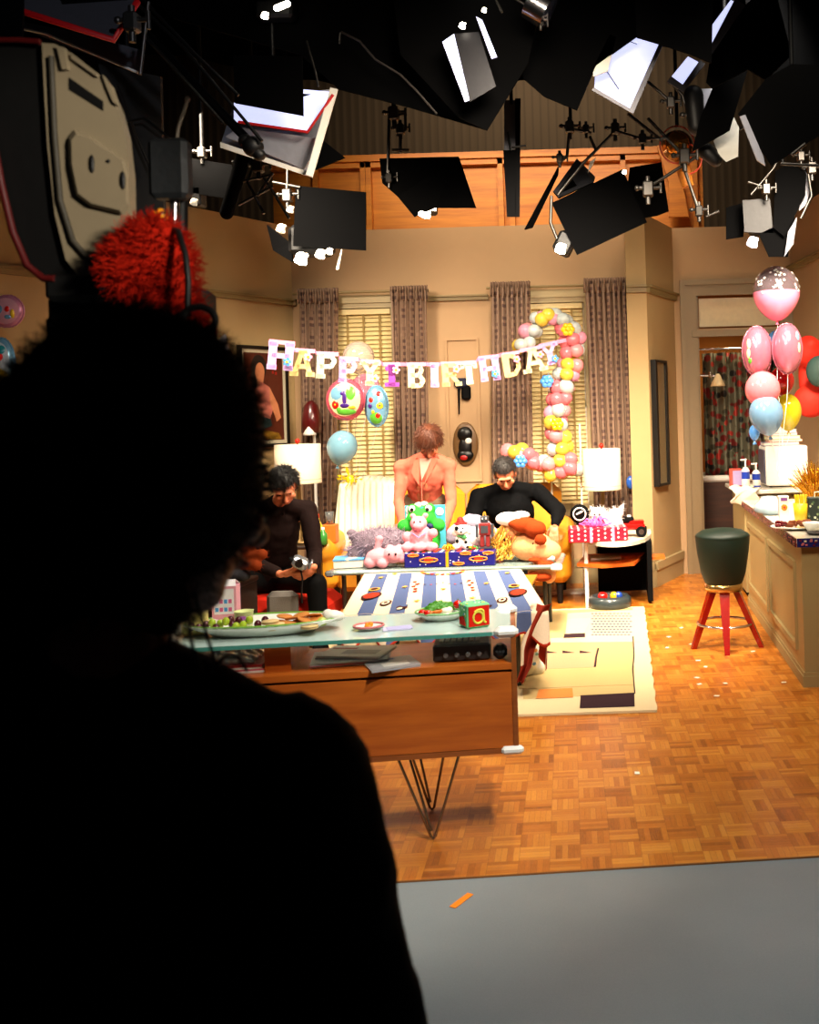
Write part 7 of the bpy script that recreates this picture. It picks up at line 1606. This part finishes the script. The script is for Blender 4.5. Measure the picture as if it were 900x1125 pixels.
body=[(46,46),(48,90),(52,160),(60,235),(72,285),(86,304),(60,306),(35,300),(18,270),(5,215),(-8,150),(-12,60),(0,46)]
m=MB(); m.prism([P(x,y,Y+.012) for x,y in body],V((-.03,.3,0))); obj('shell',m,M_bk,t)
m=MB(); m.tube([P(x,y,Y+.0) for x,y in [(-12,130),(2,205),(14,255),(30,292),(48,306),(60,306)]],.0055,8); m.tube([P(x,y,Y+.0) for x,y in [(-10,44),(20,44),(44,46)]],.0045,8); obj('red_trim',m,mat('deep red trim',(.28,.015,.015),.5),t)
m=MB(); m.box(P(140,322,Y+.1),(.16,.2,.045),bev=.008); m.box(P(162,332,Y+.12),(.17,.16,.05),bev=.01); m.box(P(130,345,Y+.14),(.14,.18,.05),bev=.01); m.box(P(150,368,Y+.16),(.2,.2,.06),bev=.01); obj('pan_head',m,M_bk,t)
obj('tally_light',MB().sph(P(146.5,306.5,Y+.0),.0035,10,8),mat('red tally lamp',(1,.05,.08),.4,emit=6,bump=0),t); obj('white_tab',MB().box(P(113,313,Y-.005),(.008,.004,.015)),M_white,t)
pc_=P(110,360,Y+.16); m=MB(); m.cyl((pc_.x,pc_.y,.3),(pc_.x,pc_.y,pc_.z),.06,.05,20); m.cyl((pc_.x,pc_.y,.06),(pc_.x,pc_.y,.3),.12,.09,20); m.box((pc_.x,pc_.y,.045),(.6,.5,.05),bev=.02)
for a,b in ((-.25,-.2),(.25,-.2),(0,.22)): m.cyl((pc_.x+a-.02,pc_.y+b,.05),(pc_.x+a+.02,pc_.y+b,.05),.05)
obj('pedestal',m,M_bk,t)
# grey box with antenna on rod
t=thing('wireless_receiver','dark grey receiver box with short antenna standing on the camera rig','receiver box',P(187,222,1.72)); 
obj('case',MB().box(P(187.5,186,1.72),(.068,.035,.105),bev=.008),mat('ribbed grey plastic',(.16,.17,.18),.5,bump=.4,scale=60),t)
m=MB(); m.tube([P(194,155,1.72),P(196,140,1.72),P(206,110,1.72)],.0032); m.sph(P(206,109,1.72),.005,8,6); obj('antenna',m,mat('pale antenna',(.6,.55,.48),.4),t)
m=MB(); m.cyl(P(192,220,1.74),P(191,262,1.74),.008); obj('rod',m,M_chrome,t); obj('bracket',MB().cyl(P(199,215,1.76),P(199,330,1.76),.012),M_bk,t)
# red shaggy plush draped over rig
c=P(165,290,1.46); t=thing('plush_toy','red shaggy plush toy draped over the camera pan head, seen from behind','soft toy',c-V((0,0,.1)))
m=MB()
for (x,y,r) in [(160,282,.05),(150,295,.05),(170,272,.048),(182,290,.045),(190,312,.035),(200,335,.028),(212,358,.024),(222,374,.018),(140,290,.03),(130,285,.022)]: m.sph(P(x,y,1.47),(r*.92,r*.75,r*.92),14,10)
M_rp=mat('red shaggy plush',(.62,.085,.015),.85,sheen=.3,bump=.5,scale=80); b=blob('body',m,M_rp,t,.006,2)
me=b.data; o0=ORG[t.name]; pts=[]; random.seed(31)
for i in range(2200):
    f=me.polygons[random.randrange(len(me.polygons))]; pts.append((o0+f.center,f.normal.copy()))
fm=MB(); strands(fm,pts,.02,.0011,.5,4,.05); obj('fur',fm,M_rp,t)
t=thing('bead_garland','tangle of orange and yellow beads above the red plush','beads',P(175,255,1.62)); m=MB()
for i in range(46): m.sph(P(174+6*sin(i*2.4)*(i/46)**.5,240+8*cos(i*2.4)*(i/46)**.5,1.48),.0062,8,6,mi=i%3)
for i in range(8): m.tube([P(178,248,1.62),P(182+i*.5,256,1.61),P(184,264,1.6)],.003,5,mi=i%3)
obj('beads',m,[mat('orange bead',(.9,.3,.04),.4),mat('yellow bead',(.9,.6,.1),.4),mat('dark bead',(.12,.04,.02),.4)],t)
# cable and ring
t=thing('camera_cable','black cable loop running down beside the red plush','cable',P(210,350,1.55)); m=MB()
m.tube([P(185,248,1.5),P(196,255,1.44),P(204,280,1.41),P(207,310,1.41),P(206,340,1.41),P(200,352,1.41)],.0045)
m.tube([P(218+19*cos(a),352+15*sin(a),1.41) for a in [i*PI/14 for i in range(28)]],.005,8,closed=True); m.tube([P(130,345,1.55),P(160,344,1.54),P(185,352,1.53),P(200,360,1.53)],.003); obj('cable',m,M_bk,t)
t=thing('cue_card','white square card lit at edge behind operator\'s hair','card',P(245,395,1.9)); obj('card',MB().plate([P(236,392,1.9),P(239,376,1.92),P(248,367,1.95),(P(252,385,1.95)),P(243,398,1.9)],.01),mat('white lit card',(.85,.82,.85),.5),t)
# ================================================================= FOREGROUND OPERATOR
Y=.92
hc=P(152,520,Y); hc.y=Y
f=V((.62,.75,-.22)).normalized(); u=V((.05,.2,1)); u=(u-f*u.dot(f)).normalized()
J=dict(head=P(165,545,Y),face=f,up=u); J['neck']=P(112,752,Y-.0); J['chest']=V((J['neck'].x-.02,Y,1.12)); J['pelvis']=V((J['neck'].x-.02,Y-.03,.86))
nk=J['neck']; 
J['shR']=P(320,852,Y-.01); J['shL']=V((2*nk.x-J['shR'].x-.03,Y+.0,J['shR'].z+.07))
J['elR']=V((J['shR'].x+.06,Y-.02,.93)); J['elL']=V((J['shL'].x-.05,Y-.02,.93)); J['wrR']=V((J['elR'].x-.12,Y+.2,.98)); J['wrL']=V((J['elL'].x+.05,Y+.2,.98))
J['handR']=(V((-.2,.9,.1)),V((0,.1,-1)),1,.5); J['handL']=(V((.2,.9,.1)),V((0,.1,-1)),-1,.5)
for s,dx in (('L',-.1),('R',.1)):
    J['hip'+s]=V((J['pelvis'].x+dx,Y-.03,.82)); J['kn'+s]=V((J['pelvis'].x+dx,Y-.02,.45)); J['an'+s]=V((J['pelvis'].x+dx,Y-.04,.08)); J['toe'+s]=V((0,1,0))
J['bw']=1.18; J['aw']=1.12
M_frz=mat('dark frizzy hair',(.022,.013,.008),.75,bump=.3)
def frizz(t,c,M,r,f,u,mt,s):
    m=MB(); random.seed(40)
    L=[(150,470,.118,.108),(135,520,.118,.1),(165,530,.11,.1),(205,480,.075,.085),(100,500,.10,.1),(90,570,.095,.09),(130,610,.095,.085),(222,540,.055,.07),(60,480,.075,.08),(236,520,.042,.07),(55,560,.07,.08),(232,470,.045,.06),(95,640,.06,.06),(35,640,.07,.07),(20,590,.06,.06),(250,500,.022,.04),(195,590,.055,.06)]
    for (x,y,rr,ry) in L: m.sph(P(x,y,Y),(rr-.006,ry-.006,rr-.006),18,12)
    o=blob('hair',m,mt,t,.007,4); base=ORG[t.name]; me=o.data; pts=[]; n=len(me.polygons)
    for i in range(9000):
        fa=me.polygons[random.randrange(n)]; pts.append((base+fa.center,fa.normal.copy()))
    fm=MB(); strands(fm,pts,.018,.0006,.9,5); obj('hair_curls',fm,mt,o)
def op_extra(t,M,r,f,u):
    h=J['head']; m=MB()
    e=h+f*.1+r*.04+u*.012
    m.tube([e+r*(.024*cos(a))+u*(.019*sin(a)) for a in [i*PI/10 for i in range(20)]],.0015,6,closed=True)
    e=h+f*.1-r*.04+u*.012; m.tube([e+r*(.024*cos(a))+u*(.019*sin(a)) for a in [i*PI/10 for i in range(20)]],.0015,6,closed=True); m.cyl(h+f*.102-r*.016+u*.014,h+f*.102+r*.016+u*.014,.0015); 
    for q in (-1,1): m.cyl(h+f*.1+r*.064*q+u*.016,h+r*.078*q+u*.01,.0018)
    obj('spectacles',m,M_blackmetal,t)
    m=MB(); m.tube([P(204,640,.9),P(206,680,.9),P(212,712,.88),P(222,738,.88)],.0018); m.tube([P(213,650,.9),P(228,700,.9),P(238,732,.88),P(233,740,.88)],.0016); m.tube([P(236,735,.88),P(245,722,.88),P(262,722,.88),P(272,738,.88)],.0018); obj('earpiece_wire',m,M_bk,t)
M_coat=mat('black coat',(.008,.008,.009),.92,bump=.1)
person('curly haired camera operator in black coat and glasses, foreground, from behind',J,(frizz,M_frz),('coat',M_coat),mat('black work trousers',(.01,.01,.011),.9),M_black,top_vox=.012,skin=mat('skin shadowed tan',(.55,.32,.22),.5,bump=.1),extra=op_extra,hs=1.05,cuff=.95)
# ================================================================= LIGHTS
def area(name,loc,to,size,power,col=(1,.88,.72),spread=140,sy=None):
    l=bpy.data.lights.new(name,'AREA'); l.energy=power; l.size=size; l.color=col; l.spread=math.radians(spread)
    if sy: l.shape='RECTANGLE'; l.size_y=sy
    o=bpy.data.objects.new(name,l); C.objects.link(o); o.location=loc; o.rotation_euler=(V(to)-V(loc)).to_track_quat('-Z','Y').to_euler(); return o
def spot(name,loc,to,power,ang,col=(1,.88,.72),blend=.6,rad=.08):
    l=bpy.data.lights.new(name,'SPOT'); l.energy=power; l.spot_size=math.radians(ang); l.spot_blend=blend; l.shadow_soft_size=rad; l.color=col
    o=bpy.data.objects.new(name,l); C.objects.link(o); o.location=loc; o.rotation_euler=(V(to)-V(loc)).to_track_quat('-Z','Y').to_euler(); return o
WARM=(1,.84,.64)
area('key_light',(-2.7,6.3,3.5),(-1.3,8.2,.5),.6,75,WARM,95); area('key_light',(-.3,5.7,3.3),(-.8,7.7,.4),.6,115,WARM,98)
area('key_light',(1.3,5.7,3.3),(.9,7.8,.4),.6,90,WARM,98); area('fill_light',(-.2,3.6,3.4),(-.9,6.8,.7),.7,75,WARM,100)
spot('desk_spot',(1.0,1.3,3.6),(-.9,3.6,.5),430,36,(1,.9,.75)); spot('desk_top_spot',(-.2,4.6,4.2),(-1.1,3.8,.75),330,30,(1,.94,.85)); spot('table_spot',(-.5,5.0,4.6),(-1.2,6.9,.6),90,32,(1,.92,.8))  # desk_spot is an unseen lamp added to brighten the desk front
spot('kitchen_spot',(.7,5.4,4.4),(1.45,7.0,.8),380,40,(1,.93,.82)); spot('bath_light',(1.3,10.0,2.9),(1.1,10.2,1),40,120,(1,.75,.45))
spot('parquet_spot',(.9,4.4,4.6),(.3,4.9,0),190,62,(1,.88,.7)); spot('floor_light',(1.2,1.6,4.8),(.35,2.8,0),600,52,(.95,.98,.95))
area('wall_wash',(-1,11.3,6.9),(-1,13,4.0),2.5,50,(1,.82,.6),140,.4); area('header_wash',(-.9,8.0,4.5),(-.9,9.5,3.3),2.6,26,(1,.82,.6),90,.3)  # unseen washes added to brighten the studio wall and the plywood header
spot('rig_added_fill',(.9,.2,2.15),(-.86,1.5,1.87),260,15,(1,.9,.75)); spot('rig_added_fill',(.2,.8,3.2),(-1.9,3.6,3.15),110,30,(.9,.92,1))  # unseen fills added to brighten the studio camera and the top-left lamp head
w=bpy.data.worlds.new('world'); scene.world=w; w.use_nodes=True; w.node_tree.nodes['Background'].inputs[0].default_value=(.6,.7,1,1); w.node_tree.nodes['Background'].inputs[1].default_value=.004
vs=scene.view_settings; vs.view_transform='Standard'; vs.look='None'; vs.gamma=1; vs.use_curve_mapping=False; vs.exposure=0.0
